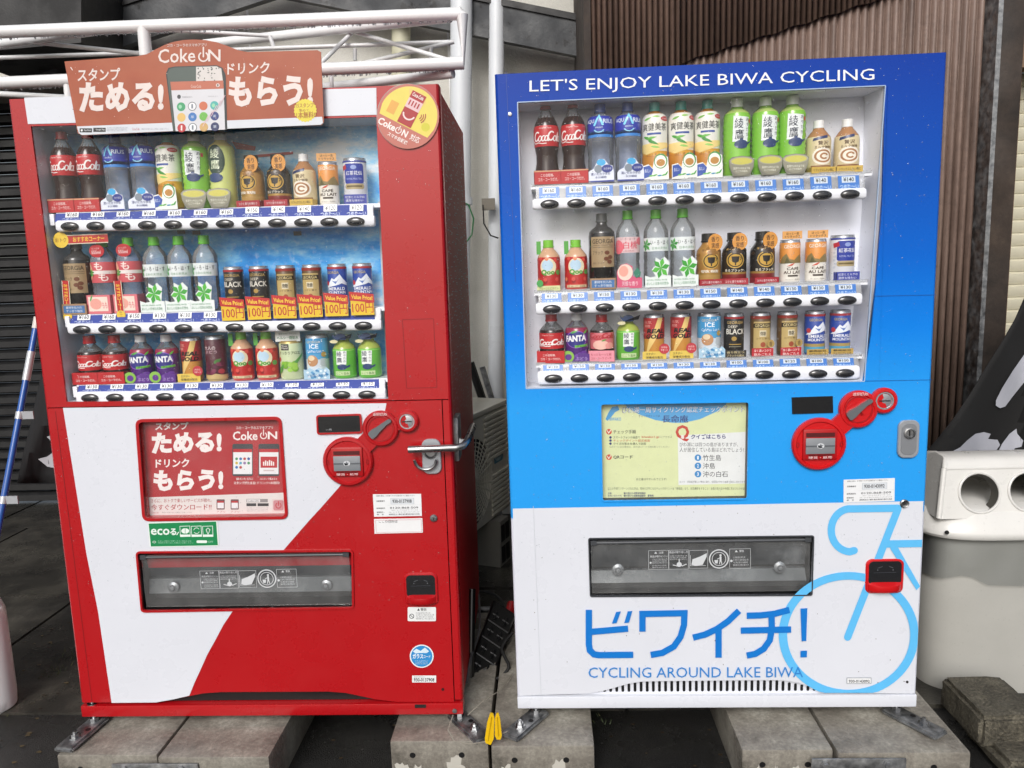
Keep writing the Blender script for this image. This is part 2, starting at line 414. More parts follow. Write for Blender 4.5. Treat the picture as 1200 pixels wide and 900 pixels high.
# side corrugated brown siding, nearer
def corrugated(name, x0, x1, topfn, botfn, y, pitch, amp, mat, loc_label, cat, n=10):
    vs = []; fs = []; K = int((x1-x0)/pitch*n)
    for k in range(K+1):
        x = x0+(x1-x0)*k/K; yy = y-amp*(2*abs(math.sin(math.pi*(x-x0)/pitch))**.8-1)
        vs += [(x, yy, botfn(x)), (x, yy, topfn(x))]
    for k in range(K): fs.append((2*k, 2*k+2, 2*k+3, 2*k+1))
    mb = MB(); mb.add(vs, fs, mat, True)
    o = mb.build(name); so_ = o.modifiers.new('s', 'SOLIDIFY'); so_.thickness = .002; so_.offset = 0
    return tag(o, loc_label, cat, kind='thing')
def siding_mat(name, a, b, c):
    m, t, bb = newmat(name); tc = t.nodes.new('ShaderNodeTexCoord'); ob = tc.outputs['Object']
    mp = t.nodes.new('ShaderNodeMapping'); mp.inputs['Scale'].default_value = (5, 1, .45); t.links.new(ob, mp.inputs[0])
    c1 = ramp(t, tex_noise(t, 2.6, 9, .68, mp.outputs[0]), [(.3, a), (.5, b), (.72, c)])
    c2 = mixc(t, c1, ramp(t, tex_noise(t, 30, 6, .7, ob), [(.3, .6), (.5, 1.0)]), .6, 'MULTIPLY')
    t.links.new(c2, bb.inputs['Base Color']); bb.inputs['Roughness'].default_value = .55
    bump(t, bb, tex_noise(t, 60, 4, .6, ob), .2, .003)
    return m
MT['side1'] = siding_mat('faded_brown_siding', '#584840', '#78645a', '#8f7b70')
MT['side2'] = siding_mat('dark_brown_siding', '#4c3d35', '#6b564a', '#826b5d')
corrugated('corrugated_siding', .22, 1.95, lambda x: 4.3, lambda x: 0, 3.6, .033, .0105, MT['side1'], 'faded brown corrugated metal siding beside the dark wooden post', 'wall')
_pa, _pb = at(797, 74, 3.57), at(1015, 4, 3.57)
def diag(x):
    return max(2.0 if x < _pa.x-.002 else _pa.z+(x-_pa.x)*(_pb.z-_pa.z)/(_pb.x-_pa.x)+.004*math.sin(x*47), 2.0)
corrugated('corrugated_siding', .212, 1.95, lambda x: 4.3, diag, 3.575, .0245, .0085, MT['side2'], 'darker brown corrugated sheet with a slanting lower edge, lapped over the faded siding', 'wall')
mb = MB(); mb.box((.205, 3.56, 0), (.235, 4.5, 4.2), MT['wood'])
tag(mb.build('corner_post'), 'dark brown corner strip where stucco meets the corrugated siding', 'post', kind='thing')
mb = MB(); mb.box((1.935, 3.5, 0), (1.955, 3.62, 4.2), MT['galv']); mb.box((1.958, 3.52, 0), (2.06, 3.66, 4.2), MT['wood'], .004)
tag(mb.build('wooden_post'), 'dark weathered wooden post at the edge of the brown siding', 'post', kind='thing')
MT['tan'] = speck_mat('tan_metal_sheet', [(.3, '#65503f'), (.7, '#8a705a')], 3, (.5, .8), 40, .15)
mb = MB(); mb.box((2.063, 3.6, 2.285), (3.6, 3.7, 4.2), MT['tan'])
tag(mb.build('lintel_board'), 'tan metal board above the cream roller shutter', 'lintel', kind='thing')
rs = empty('roller_shutter', (2.06, 3.72, 0)); tag(rs, 'cream slatted roller shutter under the tan lintel board', 'shutter', kind='thing')
mb = MB()
for k in range(38):
    z = .02+k*.06; mb.prism([(.09, .04, z), (.09, .03, z+.02), (.09, .03, z+.05), (.09, .045, z+.06), (.09, .06, z+.06), (.09, .06, z)], C('#c9c4ae', .45), off=(1.4, 0, 0))
mb.build('curtain', rs)
mb = MB(); mb.box((.004, -.08, 0), (.035, .05, 2.27), MT['tan']); mb.box((.042, -.05, 0), (.088, .07, 2.27), MT['tan']); mb.build('guide_rail', rs)
# dark shutter at far left, in the opening under the gable
rs = empty('roller_shutter', (-3, 4.95, 0)); tag(rs, 'black slatted shutter behind the blue banner pole', 'shutter', kind='thing')
mb = MB()
for k in range(36):
    z = .02+k*.075; mb.prism([(-3.2, .0, z), (-3.2, -.035, z+.012), (-3.2, -.035, z+.05), (-3.2, 0, z+.07), (-3.2, .02, z+.07), (-3.2, .02, z)], MT['black'], off=(4.0, 0, 0))
mb.build('curtain', rs)
mb = MB(); mb.box((.55, -.1, .35), (.6, -.02, .4), C('#b9a77a', .4)); mb.build('latch', rs)
# bargeboards and dark soffit of the gable
def board(a, b, h, y, d, lab, name='gable_board'):
    A, B = at(*a, y), at(*b, y); dirv = (B-A).normalized(); dn = Vector((dirv.z, 0, -dirv.x));
    if dn.z > 0: dn = -dn
    mb = MB(); mb.prism([A, B, B+dn*h, A+dn*h], MT['fascia'], off=(0, d, 0)); mb.prism([A-dn*.002-Vector((0, .012, 0)), B-dn*.002-Vector((0, .012, 0)), B+dn*.03-Vector((0, .012, 0)), A+dn*.03-Vector((0, .012, 0))], MT['black'], off=(0, .012, 0))
    return tag(mb.build(name), lab, 'roof board', kind='thing')
board((330, -52), (700, 22), .20, 4.28, .05, 'dark grey gable board with peeling paint sloping towards the brown siding')
board((30, 38), (330, -62), .22, 4.28, .05, 'dark grey gable board rising behind the white pipe frame')
mb = MB()
A, B = at(-80, -10, 4.0), at(98, -10, 4.0)
mb.prism([at(-60, -40, 3.9), at(95, -40, 3.9), at(95, 50, 3.9), at(-60, 64, 3.9)], MT['black'], off=(0, .6, 0))
tag(mb.build('dark_soffit'), 'black boarded soffit in the upper corner behind the white pipe frame', 'soffit', kind='thing')
# pipes
def pipe(a, b, r, Y, m, lab, n=16, extra=None, cat='pipe', name='drain_pipe'):
    mb = MB(); A, B = at(*a, Y), at(*b, Y); mb.tube([A, B], r, m, n)
    o = mb.build(name); tag(o, lab, cat, kind='thing')
    if extra:
        for p in extra:
            c = at(*p, Y); k = MB(); k.lathe([(r, -.02), (r+.006, -.02), (r+.006, .02), (r, .02)], m, 16, c); k.build('collar', o)
    return o
pipe((541, -40), (536, 700), .058, 4.25, MT['pipe'], 'thick white drain pipe on the stucco wall beside the red machine', extra=[(540, 236)])
pipe((582, -40), (580, 660), .042, 4.3, MT['pipe'], 'slimmer white pipe on the stucco wall beside the blue machine', extra=[])
pipe((470, -40), (470, 500), .052, 4.4, MT['cream'], 'cream coloured pipe on the stucco wall above the red machine')
mb = MB(); mb.tube([at(551, 425, 4.1), at(566, 470, 4.1)], .022, MT['dark'], 8); tag(mb.build('black_hose'), 'short black hose leaning behind the outdoor unit', 'hose')
mb = MB(); mb.tube([at(565, 430, 4.2), at(577, 470, 4.2)], .016, MT['galv'], 8); tag(mb.build('grey_conduit'), 'short grey conduit slanting down to the outdoor unit', 'conduit')
wmb = MB(); wmb.tube([at(541, 236, 4.1), at(549, 240, 4.1), at(555, 256, 4.1), at(553, 275, 4.1), at(544, 287, 4.1)], .004, C('#1f6b3a'), 6)
tag(wmb.build('green_wire'), 'thin green wire tied round the thick white drain pipe', 'wire')
wmb = MB(); wmb.tube([at(566, 240, 4.15), at(567, 262, 4.15), at(575, 276, 4.15), at(584, 279, 4.15)], .004, MT['dark'], 6); wmb.box(tuple(at(565, 242, 4.2)-Vector((0, .02, .02))), tuple(at(580, 237, 4.2)+Vector((0, .02, .02))), C('#6d675c'))
tag(wmb.build('dangling_wire'), 'thin dark wire hanging from a clip on the slimmer white pipe', 'wire')
# white pipe frame (box truss) behind and above the red machine
def truss():
    Yf, Yb = 3.08, 3.42; r = .0235
    root = empty('pipe_frame', at(540, 16, Yf)); tag(root, 'white welded pipe frame behind and above the red machine, wet with rain', 'frame', kind='thing')
    o = root.location.copy(); P = lambda x, y, Y: at(x, y, Y)-o
    def t(name, pts, rr):
        mb = MB(); mb.tube(pts, rr, MT['truss'], 14); mb.build(name, root)
    tl, tr, br, bl = P(-60, 40, Yf), P(540, 16, Yf), P(543, 74, Yf), P(-60, 100, Yf)
    tr2, br2 = Vector((tr.x, tr.y+.34, tr.z)), Vector((br.x, br.y+.34, br.z)); tl2, bl2 = Vector((tl.x, tl.y+.34, tl.z)), Vector((bl.x, bl.y+.34, bl.z))
    t('chord', [tl, tr, tr+Vector((.004, 0, -.004)), br, bl], r)
    t('brace', [P(330, 108, Yf+.34), P(531, 86, Yf+.02)], r*.8); t('brace', [P(-40, 108, Yf+.3), P(150, 118, Yf+.3)], .012)
    t('brace', [P(-40, 57, Yf+.2), P(110, 36, Yf+.02)], r*.8); t('brace', [P(240, 52, Yf+.34), P(528, 20, Yf+.02)], r*.85)
    t('brace', [P(35, 49, Yf+.1), P(166, 63, Yf+.1)], .0085)
    t('brace', [P(-40, 69, Yf+.17), P(225, 60, Yf+.17), P(532, 49, Yf+.17)], .0085)
    t('brace', [P(375, 75, Yf+.05), P(414, 37, Yf+.17)], .0085); t('brace', [P(414, 37, Yf+.17), P(534, 73, Yf+.02)], .0085)
    t('brace', [P(405, 79, Yf+.1), P(532, 49, Yf+.17)], .0085)
    t('brace', [P(178, 34, Yf+.05), P(316, 42, Yf+.17)], .008); t('brace', [P(316, 42, Yf+.17), P(321, 56, Yf+.17)], .0085)
    for x, y in ((416, 57), (505, 56)): t('stub', [P(x, y, Yf+.15), P(x, y+14, Yf+.15)], .008)
    t('stub', [P(168, 30, Yf), P(171, 66, Yf)], r); t('stub', [P(388, 83, Yf+.1), P(389, 105, Yf+.1)], .008); t('stub', [P(79, 92, Yf), P(81, 118, Yf)], .016)
    g = P(120, 96, Yf); t('post', [g, Vector((g.x, g.y, -o.z))], r)
    g = P(440, 78, Yf); t('post', [g+Vector((-.2, .34, 0)), Vector((g.x-.2, g.y+.34, -o.z))], r)
    # hanging raindrops
    mb = MB(); q = random.Random(3)
    for (a, b, rr) in ((tl, tr, r), (bl, br, r)):
        for k in range(170):
            p = a.lerp(b, q.random()); z = p.z-rr-.001; s = .002+.003*q.random()
            mb.lathe([(0, -s*1.7), (s*.9, -s*.6), (s*.6, s*.6)], MT['glassdrop'], 5, (p.x, p.y, z))
    tag(mb.build('hanging_raindrops', root), kind='stuff')
MT['glassdrop'] = clear('water_drop', '#eef2f5', .2, .05, 1.6)
truss()

# ------------------------------------------------------------------ outdoor unit of the air conditioner
def ac_unit():
    a = at(547, 492, 3.47); b = at(590, 473, 3.88); a.z = b.z = .82
    ex = (b-a); ex.z = 0; ex.normalize(); ez = Vector((0, 0, 1)); ey = ez.cross(ex)      # ey points into the unit
    M = Matrix((ex, ey, ez)).transposed().to_4x4(); M.translation = Vector((a.x, a.y, .25))-ex*.42
    root = empty('outdoor_unit', mat=M); tag(root, 'grubby beige air conditioner outdoor unit between the two vending machines', 'air conditioner')
    m = MT['acgrey']; mb = MB(); mb.box((0, 0, 0), (.90, .3, .545), m, .012); mb.build('casing', root)
    mb = MB(); mb.box((-.008, -.008, .547), (.908, .308, .575), m, .01); mb.build('top_cover', root)
    mb = MB()
    for k in range(9): mb.box((.60, -.010, .515-k*.026), (.88, .0, .531-k*.026), m, .003)
    for k in range(9): mb.box((.66, -.010, .21-k*.024), (.88, .0, .226-k*.024), m, .003)
    mb.build('ribbed_panel', root)
    g = MB(); cx, cz, R = .44, .25, .225
    g.lathe([(R-.012, 0), (R-.012, .006), (R, .006), (R, 0)], m, 40, (cx, 0, cz), 'y')
    for k in range(10): g.lathe([(.03+.02*k, .006), (.03+.02*k, .012), (.035+.02*k, .012), (.035+.02*k, .006)], m, 36, (cx, 0, cz), 'y')
    for k in range(28):
        t = 2*math.pi*k/28; c, s_ = math.cos(t), math.sin(t)
        g.tube([(cx+.03*c, -.011, cz+.03*s_), (cx+R*c*.98, -.011, cz+R*s_*.98)], .003, m, 5)
    g.build('fan_grille', root)
    mb = MB(); mb.lathe([(0, .003), (R-.013, .003)], MT['dark'], 36, (cx, 0, cz), 'y'); mb.build('fan_opening', root)
    A = Art(); A.text('HITACHI', .665, .228, .85, .262, '#c2bfb4', .03); A.rrect(.71, .272, .82, .318, .01, '#4f8496'); A.circ(.765, .301, .042, .02, '#a9c0c4'); A.text('白くまくん', .735, .294, .795, .309, '#2c3a40')
    mb = MB(); A.build(mb, flat(-.0005)); mb.build('badge', root)
    for x in (.1, .7):
        base = M @ Vector((x, .15, 0)); MM = M.copy(); MM.translation = Vector((base.x, base.y, 0))
        r2 = empty('plinth_block', mat=MM)
        tag(r2, 'hollow grey plastic plinth block under the fan end of the outdoor unit' if x < .3 else 'hollow grey plastic plinth block under the ribbed end of the outdoor unit', 'plinth')
        mb = MB(); m2 = C('#77756e', .6)
        mb.prism([(-.07, -.2, .012), (.07, -.2, .012), (.05, -.2, .247), (-.05, -.2, .247)], m2, off=(0, .4, 0))
        mb.build('body', r2)
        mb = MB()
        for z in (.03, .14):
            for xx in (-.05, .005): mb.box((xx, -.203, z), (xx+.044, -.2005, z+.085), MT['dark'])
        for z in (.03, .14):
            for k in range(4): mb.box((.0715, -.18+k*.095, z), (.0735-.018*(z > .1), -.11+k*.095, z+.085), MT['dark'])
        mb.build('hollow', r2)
ac_unit()

# ------------------------------------------------------------------ concrete blocks and steel straps
def block(x0, x1, y0, y1, lab, h=.135, seed=0):
    root = empty('concrete_block', ((x0+x1)/2, y0, 0)); w = (x1-x0)/2
    tag(root, lab, 'concrete block', 'concrete footing blocks under the machines')
    mb = MB(); mb.box((-w, 0, -.02), (w, y1-y0, h), MT['concrete'], .007); mb.build('body', root)
    for k in (-.55, 0.45): mb = MB(); mb.lathe([(0, .001), (.009, .001)], MT['dark'], 10, (w*k, 0, h-.045), 'y'); mb.build('drain_hole', root)
    # dried cement splashes on the front face
    q = random.Random(seed); m = C('#b4b1a8', .9)
    for k in range(4):
        cx = q.uniform(-w*.85, w*.85); rr = q.uniform(.01, .03); P = []; top = q.uniform(.3, .7)*h
        for j in range(22):
            t = 2*math.pi*j/22; f = rr*q.uniform(.6, 1.15)
            P.append((max(-w+.006, min(w-.006, cx+f*math.cos(t))), -.0008, min(h-.012, max(.002, top*.5+(f/rr)*top*.5*math.sin(t)))))
        mb = MB(); mb.add(P, [tuple(range(22))], m); mb.build('cement_splash', root)
block(-1.459, -1.159, 1.998, 2.7, 'concrete block under the red machine, outermost, carrying a foot bracket', seed=1)
block(-1.151, -.824, 1.985, 2.7, 'concrete block under the red machine, beside the outermost block', seed=2)
block(-.487, -.197, 2.055, 2.9, 'concrete block under the coin side of the red machine, beside the yellow tags', seed=3)
block(-.187, .111, 2.03, 2.9, 'concrete block under the blue machine next to the yellow tags', seed=4)
block(.524, .777, 2.005, 2.7, 'concrete block under the blue machine, on the inner side of the strapped pair', seed=5)
block(.785, 1.146, 1.99, 2.7, 'concrete block under the blue machine next to the pebbly stone', seed=6)
def strap(xa, xb, yp, lab):
    A = at(xa, yp, 1.98); B = at(xb, yp, 1.98); root = empty('steel_strap', (0, 0, 0)); root.location = (A.x, 1.977, A.z); tag(root, lab, 'steel plate')
    w_ = B.x-A.x; mb = MB(); mb.box((0, 0, -.045), (w_, .006, 0), MT['galv'], .002); mb.build('plate', root)
    for f in (.14, .8):
        mb = MB(); mb.lathe([(0, .013), (.009, .013), (.009, .004), (.014, .004), (.014, 0)], MT['galv'], 6, (w_*f, 0, -.016), 'y'); mb.build('bolt', root)
strap(951, 1062, 889, 'grey steel strap bolted across the paired blocks under the blue machine')
strap(131, 232, 895, 'grey steel strap bolted across the paired blocks under the red machine')

# ================================================================== DRINKS (z up from the shelf, front towards -y)
def interp(prof, v):
    for (v0, r0), (v1, r1) in zip(prof, prof[1:]):
        if v0 <= v <= v1: return r0+(r1-r0)*(v-v0)/(v1-v0) if v1 > v0 else r1
    return prof[-1][1]
PET = [(0, .84), (.025, .95), (.06, .98), (.3, .97), (.34, .93), (.37, .97), (.66, .98), (.735, .94), (.80, .76), (.85, .50), (.885, .37), (.90, .37)]
PETHI = [(0, .84), (.025, .95), (.06, .98), (.3, .97), (.34, .93), (.37, .97), (.74, .98), (.80, .95), (.84, .80), (.868, .52), (.885, .4), (.90, .4)]
SMALLPET = [(0, .85), (.03, .96), (.07, .99), (.62, .99), (.69, .93), (.76, .72), (.82, .5), (.855, .42), (.87, .42)]
CONTOUR = [(0, .84), (.03, .93), (.10, .95), (.19, .92), (.27, .83), (.36, .82), (.45, .92), (.52, .97), (.66, .97), (.73, .88), (.80, .66), (.86, .45), (.895, .36), (.91, .36)]
RIBBED = [(0, .86), (.03, .96)]+[x for k in range(9) for x in ((.07+k*.072, .985), (.106+k*.072, .94))]+[(.76, .96), (.81, .86), (.85, .58), (.88, .42), (.90, .41)]
SQUARE = [(0, .9), (.02, .98), (.70, .99), (.76, .93), (.80, .72), (.83, .46), (.87, .37), (.90, .37)]
TINCAN = [(0, .88), (.025, .97), (.05, 1), (.93, 1), (.965, .94), (.985, .94), (1, .95), (1, .88), (.985, .86), (.982, 0)]
ALUBOT = [(0, .92), (.025, 1), (.60, 1), (.68, .93), (.755, .68), (.80, .56), (.83, .54)]
class Drink:
    def __init__(s, name, H, D):
        s.H, s.R = H/1000, D/2000; s.root = empty(name); s.top = .9
    def body(s, prof, mats, n=26, name='bottle_body', sy=1.0):
        """mats: material, or list of (v_top, material) bands from the foot up"""
        s.p = prof; P = [prof[0]]; B = mats if isinstance(mats, list) else [(2, mats)]
        pts = [(0, prof[0][0])]+[(r, v) for v, r in prof]
        cuts = [b[0] for b in B[:-1]]
        out = []; 
        for (r0, v0), (r1, v1) in zip(pts, pts[1:]):
            out.append((r0, v0))
            for c in cuts:
                if v0 < c < v1: out.append((r0+(r1-r0)*(c-v0)/(v1-v0), c))
        out.append(pts[-1]); ml = []
        for (r0, v0), (r1, v1) in zip(out, out[1:]):
            vm = (v0+v1)/2; ml.append(next((m for c, m in B if vm <= c), B[-1][1]))
        mb = MB(); mb.lathe([(r*s.R, v*s.H) for r, v in out], ml, n); s.ob = mb.build(name, s.root); return s
    def cap(s, v0, col, r=.42, v1=1.0, name='cap'):
        m = C(col, .35, .2) if isinstance(col, str) else col; mb = MB(); R, H = s.R, s.H; pr = [(r*.98*R, v0*H), (r*1.04*R, (v0+.01)*H)]
        mb.lathe([(r*1.08*R, v0*H), (r*1.08*R, (v0+(v1-v0)*.18)*H), (r*R, (v0+(v1-v0)*.2)*H), (r*R, (v1-.008)*H), (r*.9*R, v1*H), (0, v1*H)], m, 20); mb.build(name, s.root); return s
    def label(s): s.A = Art(); return s.A
    def wrap(s, name='label'):
        R, H, p = s.R, s.H, s.p
        def fn(u, v, h):
            r = interp(p, max(0, min(.999, v)))*R+h; a = u*1.25
            return (r*math.sin(a), -r*math.cos(a), v*H)
        mb = MB(); s.A.build(mb, fn, .0005, .00022, .16, [v for v, r in p]); mb.build(name, s.root); return s
    def band(s, v0, v1, col, name='sleeve', mat=None):
        """a printed sleeve right round the bottle"""
        vs = [v0]+[v for v, r in s.p if v0 < v < v1]+[v1]; mb = MB()
        mb.lathe([(interp(s.p, v)*s.R+.00035, v*s.H) for v in vs], mat or C(col, .35, .2), 26); mb.build(name, s.root); return s
    def card(s, pts, col, fn=None, off=.004, thick=.0015, wrapx=None, name='display_card'):
        """a flat printed card standing in front; pts in (radius, height) fractions"""
        R, H = s.R, s.H; y = -R-off; mb = MB(); m = C(col, .45)
        P = [(u*R, y, v*H) for u, v in pts]; mb.prism(P, m, off=(0, thick, 0))
        if wrapx:       # side flaps of a folded card
            for sx in (-1, 1):
                x = sx*wrapx*R; z1 = max(p[1] for p in pts)*H; mb.box((min(x, x-sx*.0012), y, .0005), (max(x, x-sx*.0012), y+R*1.1, z1), m)
        A = Art(lambda u, v: (u*R, v*H)); 
        if fn: fn(A); A.build(mb, flat(y), .0003, .00015, rough=.45)
        mb.build(name, s.root); return s
def box4(u0, u1, v0, v1): return [(u0, v0), (u1, v0), (u1, v1), (u0, v1)]
def ell(cx, cy_, rx, ry, n=20): return [(cx+rx*math.cos(2*math.pi*k/n), cy_+ry*math.sin(2*math.pi*k/n)) for k in range(n)]
def cola_script(A, x0, y0, x1, y1, col, ay):
    """flowing white lettering with a tail under the first capital"""
    w = (x1-x0)*.035; h = (y1-y0)
    def P(pts): return [(x0+(x1-x0)*(a+.06*(b-.4)), y0+h*b) for a, b in pts]
    def el(cx, cy_, rx, ry, a0, a1, n=12): return P(arc(cx, cy_, rx, ry, a0, a1, n))
    def S(p, k=1.0): A.stroke(p, w*k, col, ay=ay)
    for o in (0, .52):
        S(el(o+.11, .58, .10, .46, 55, 330, 16), 1.6)
        for cx in ((o+.255,) if 1 else ()): S(el(cx, .33, .055, .28, 0, 360, 14))
    S(el(.375, .33, .05, .28, 60, 320)); S(el(.475, .33, .048, .28, 0, 360, 14)); S(P([(.53, .62), (.525, .1), (.56, .05), (.6, .2)]))
    S(P([(.865, .1), (.85, .5), (.875, 1.0), (.90, .85), (.865, .3), (.885, .05)])); S(el(.945, .33, .045, .28, 0, 360, 14)); S(P([(.99, .62), (.985, .1), (1.01, .05)]))
    S(P([(.0, .1), (.08, -.18), (.22, -.1), (.36, -.22), (.5, -.2)]), .9)
def leaf(A, x, y, L, ang, col, ay, wd=.28):
    c, q = math.cos(ang), math.sin(ang); P = []
    for t in (0, .2, .45, .7, 1): w_ = wd*math.sin(math.pi*t**.8)*.5; P.append((t, w_))
    for t in (.7, .45, .2): w_ = -wd*math.sin(math.pi*t**.8)*.5; P.append((t, w_))
    A.poly([(x+L*(a*c-b*q), y+L*(a*q+b*c)/ay) for a, b in P], col)
COLA = C('#260d07', .15, .2); COLA2 = C('#5a2816', .15, .3); TEA = C('#7aa53a', .2, .5); AMBER = C('#b5771d', .15, .5); GREENTEA = C('#7fc03c', .2, .5)
LIGHTTEA = C('#c6cf7a', .2, .5)
K = {}
def kind(name, H, D, desc, cat, short):
    def deco(f):
        def make():
            d = Drink(name, H, D); f(d); d.root['label'] = desc; d.root['category'] = cat; return d.root
        K[f.__name__] = dict(make=make, desc=desc, cat=cat, short=short, root=None); return f
    return deco
@kind('cola_bottle', 226, 72, 'contour cola bottle with red label and red cap', 'bottle', 'the tall cola bottle')
def coke(d):
    d.body(CONTOUR, [(.10, COLA2), (.8, COLA), (2, MT['petclear'])]).cap(.905, '#b3161c', .40); d.band(.455, .70, '#b9161e')
    A = d.label(); cola_script(A, -.92, .51, .95, .62, '#f2e9e6', d.H/d.R); A.text('Original Taste', -.5, .655, .3, .68, '#e8c9c4')
    for k in range(5): A.stroke([(-.7+.33*k, .74), (-.45+.3*k, .82)], .05, '#3a1a10', ay=d.H/d.R)
    d.wrap()
    def f(A): A.text('この自販機、', -.55, .088, .45, .125, '#f3dedb'); A.text('コカ・コーラだけ。', -.75, .035, .75, .075, '#f3dedb'); A.rect(-1.05, .148, 1.05, .162, '#c79a72')
    d.card(box4(-1.06, 1.06, 0, .165), '#b5141c', f, wrapx=1.06)
@kind('sports_drink_bottle', 213, 73, 'clear sports drink bottle with blue label', 'bottle', 'the blue sports drink')
def aquarius(d):
    d.body(PETHI, MT['petblue']).cap(.885, '#274a9c', .42); d.band(.60, .83, '#1d2fa6'); d.band(.565, .64, '#2b7fd0')
    A = d.label(); A.text('AQU', -.98, .735, -.35, .79, '#dbe6f6', .02); A.text('RIUS', .2, .735, .95, .79, '#dbe6f6', .02)
    ay = d.H/d.R; A.stroke([(-.33, .715), (-.05, .835), (.17, .72)], .14, '#7fd3f4', ay=ay); A.ring(-.05, .665, .33, .045, .09, '#8fd0f2', 190, 350, 16, wy=.012); A.text('補給飲料', -.3, .675, .2, .695, '#cfe4fa'); d.wrap()
    def f(A):
        A.circ(.06, .245, .34, .042, '#35a6dd'); A.circ(-.16, .165, .30, .05, '#7d8894'); A.circ(.5, .165, .42, .05, '#1b2f86')
        A.text('カラダの', .25, .15, .8, .18, '#e6e9f4'); A.text('渇いたカラダの', -.72, .085, .72, .12, '#25337a', .02); A.text('水分補給', -.4, .045, .45, .075, '#25337a', .02); A.rect(-1, 0, 1, .02, '#2a3b8e')
    d.card([(-1, 0), (1, 0), (1, .12), (.9, .20), (.6, .215), (.3, .285), (-.15, .285), (-.5, .17), (-.9, .135), (-1, .11)], '#dfe5f2', f)
@kind('blended_tea_bottle', 210, 70, 'blended tea bottle with white leafy label and teal cap', 'bottle', 'the leafy white tea bottle')
def soken(d):
    d.body(PETHI, [(.5, AMBER), (2, AMBER)]).cap(.885, '#2f9a8e', .42); d.band(.03, .84, '#e9e8df'); ay = d.H/d.R
    A = d.label(); A.rect(-1.25, .03, 1.25, .37, '#d9a032'); A.poly([(-1.2, .37), (-.6, .33), (0, .36), (.6, .40), (1.2, .43), (1.2, .48), (-1.2, .46)], '#f0d68c'); A.poly([(-1.2, .12), (-.4, .2), (.2, .16), (.2, .3), (-1.2, .34)], '#b8791c')
    A.text('爽健美茶', -.9, .625, .78, .72, '#2a2f2c', .01); A.rect(-.55, .575, .35, .60, '#33509d'); A.poly(ell(.7, .775, .35, .03), '#b5242c'); A.text('さわやか', .45, .762, .95, .788, '#f3d9d9')
    for x, y, L, a, c in ((-.85, .56, .75, -.45, '#4da03d'), (-.5, .51, .8, -.5, '#3b8f36'), (-.55, .53, .65, .15, '#6db84c'), (-.3, .43, .6, -.2, '#8fc65c'), (-.8, .76, .6, .35, '#7dbb55'), (-.2, .80, .55, .05, '#8fc65c')): leaf(A, x, y, L, a, c, ay)
    A.text('はとむぎ・玄米', -.6, .30, .6, .34, '#8a5a17', .02); d.wrap()
    def f(A):
        A.circ(.38, .235, .52, .095, '#3d8f45'); A.circ(.36, .23, .44, .08, '#f1efe4'); A.circ(.38, .215, .33, .045, '#b98336')
        A.poly([(-.95, .02), (-.95, .17), (-.5, .185), (-.2, .13), (-.35, .05)], '#2a4fa6'); A.text('香ばしい', -.85, .095, -.4, .14, '#dfe8f5')
        ayl = d.H/d.R
        for x, a, c in ((-.25, .3, '#4fae4c'), (.1, .1, '#2f8fb5'), (.45, .3, '#5cb95a'), (.72, 1.0, '#3f9f46'), (-.55, .1, '#6cc05c')): leaf(A, x, .05, .42, a, c, ayl)
    d.card([(-1, 0), (1, 0), (1, .13), (.93, .28), (.38, .335), (-.1, .27), (-.25, .15), (-.55, .2), (-1, .18)], '#eef0ea', f)
def ayataka_art(d, base, dark=False):
    A = d.label(); ay = d.H/d.R
    if dark:
        A.poly(ell(-.12, .62, .6, .20), '#1d3a2b'); A.text('綾', -.42, .64, .15, .76, '#dbe5c7', .02); A.text('鷹', -.42, .50, .15, .62, '#dbe5c7', .02); A.poly(ell(-.2, .39, .5, .06), '#27406f'); A.circ(-.75, .47, .2, .045, '#d9c84e')
    else:
        A.poly([(-.5, .44), (.42, .44), (.52, .74), (-.45, .76)], '#e7ecec'); A.text('綾', -.38, .60, .12, .73, '#283246', .015); A.text('鷹', -.36, .465, .14, .59, '#283246', .015)
        for k, ch in enumerate('あやたか'): A.text(ch, .3, .69-.062*k, .52, .735-.062*k, '#30394a')
        A.rect(.56, .67, .72, .72, '#b8332f'); A.poly(ell(.02, .405, .42, .055), '#263d6b'); A.poly([(.3, .42), (.66, .45), (.62, .425), (.3, .39)], '#263d6b'); A.circ(.02, .465, .1, .014, '#263d6b')
    d.wrap()
    def f(A):
        A.poly([(-.88, .17)]+arc(0, .17, .88, .16, 180, 360, 14)[1:], '#8c8a78'); A.circ(0, .19, .88, .055, '#a5a38f'); A.circ(0, .188, .76, .043, '#c9c259'); A.text('急須でいれたような', -.6, .085, .6, .115, '#f2f1e0', .015); A.text('にごりの旨み', -.42, .05, .42, .078, '#f2f1e0', .015)
    d.card([(-.6, 0), (.6, 0), (.86, .11), (.93, .2), (.7, .24), (0, .255), (-.7, .24), (-.93, .2), (-.86, .11)], '#79776a', f)
@kind('green_tea_bottle', 211, 76, 'ribbed bright green tea bottle with white paper label', 'bottle', 'the ribbed green tea')
def ayataka(d):
    d.body(RIBBED, [(.8, GREENTEA), (.85, C('#a9c06a', .2, .4)), (2, TEA)]).cap(.885, '#d8dcd8', .43); ayataka_art(d, 0)
@kind('green_tea_bottle', 211, 76, 'ribbed pale yellow-green tea bottle with dark oval label', 'bottle', 'the pale tea')
def ayataka_pale(d):
    d.body(RIBBED, [(.8, LIGHTTEA), (2, C('#cdbf6a', .2, .4))]).cap(.885, '#d8dcd8', .43); ayataka_art(d, 0, True)
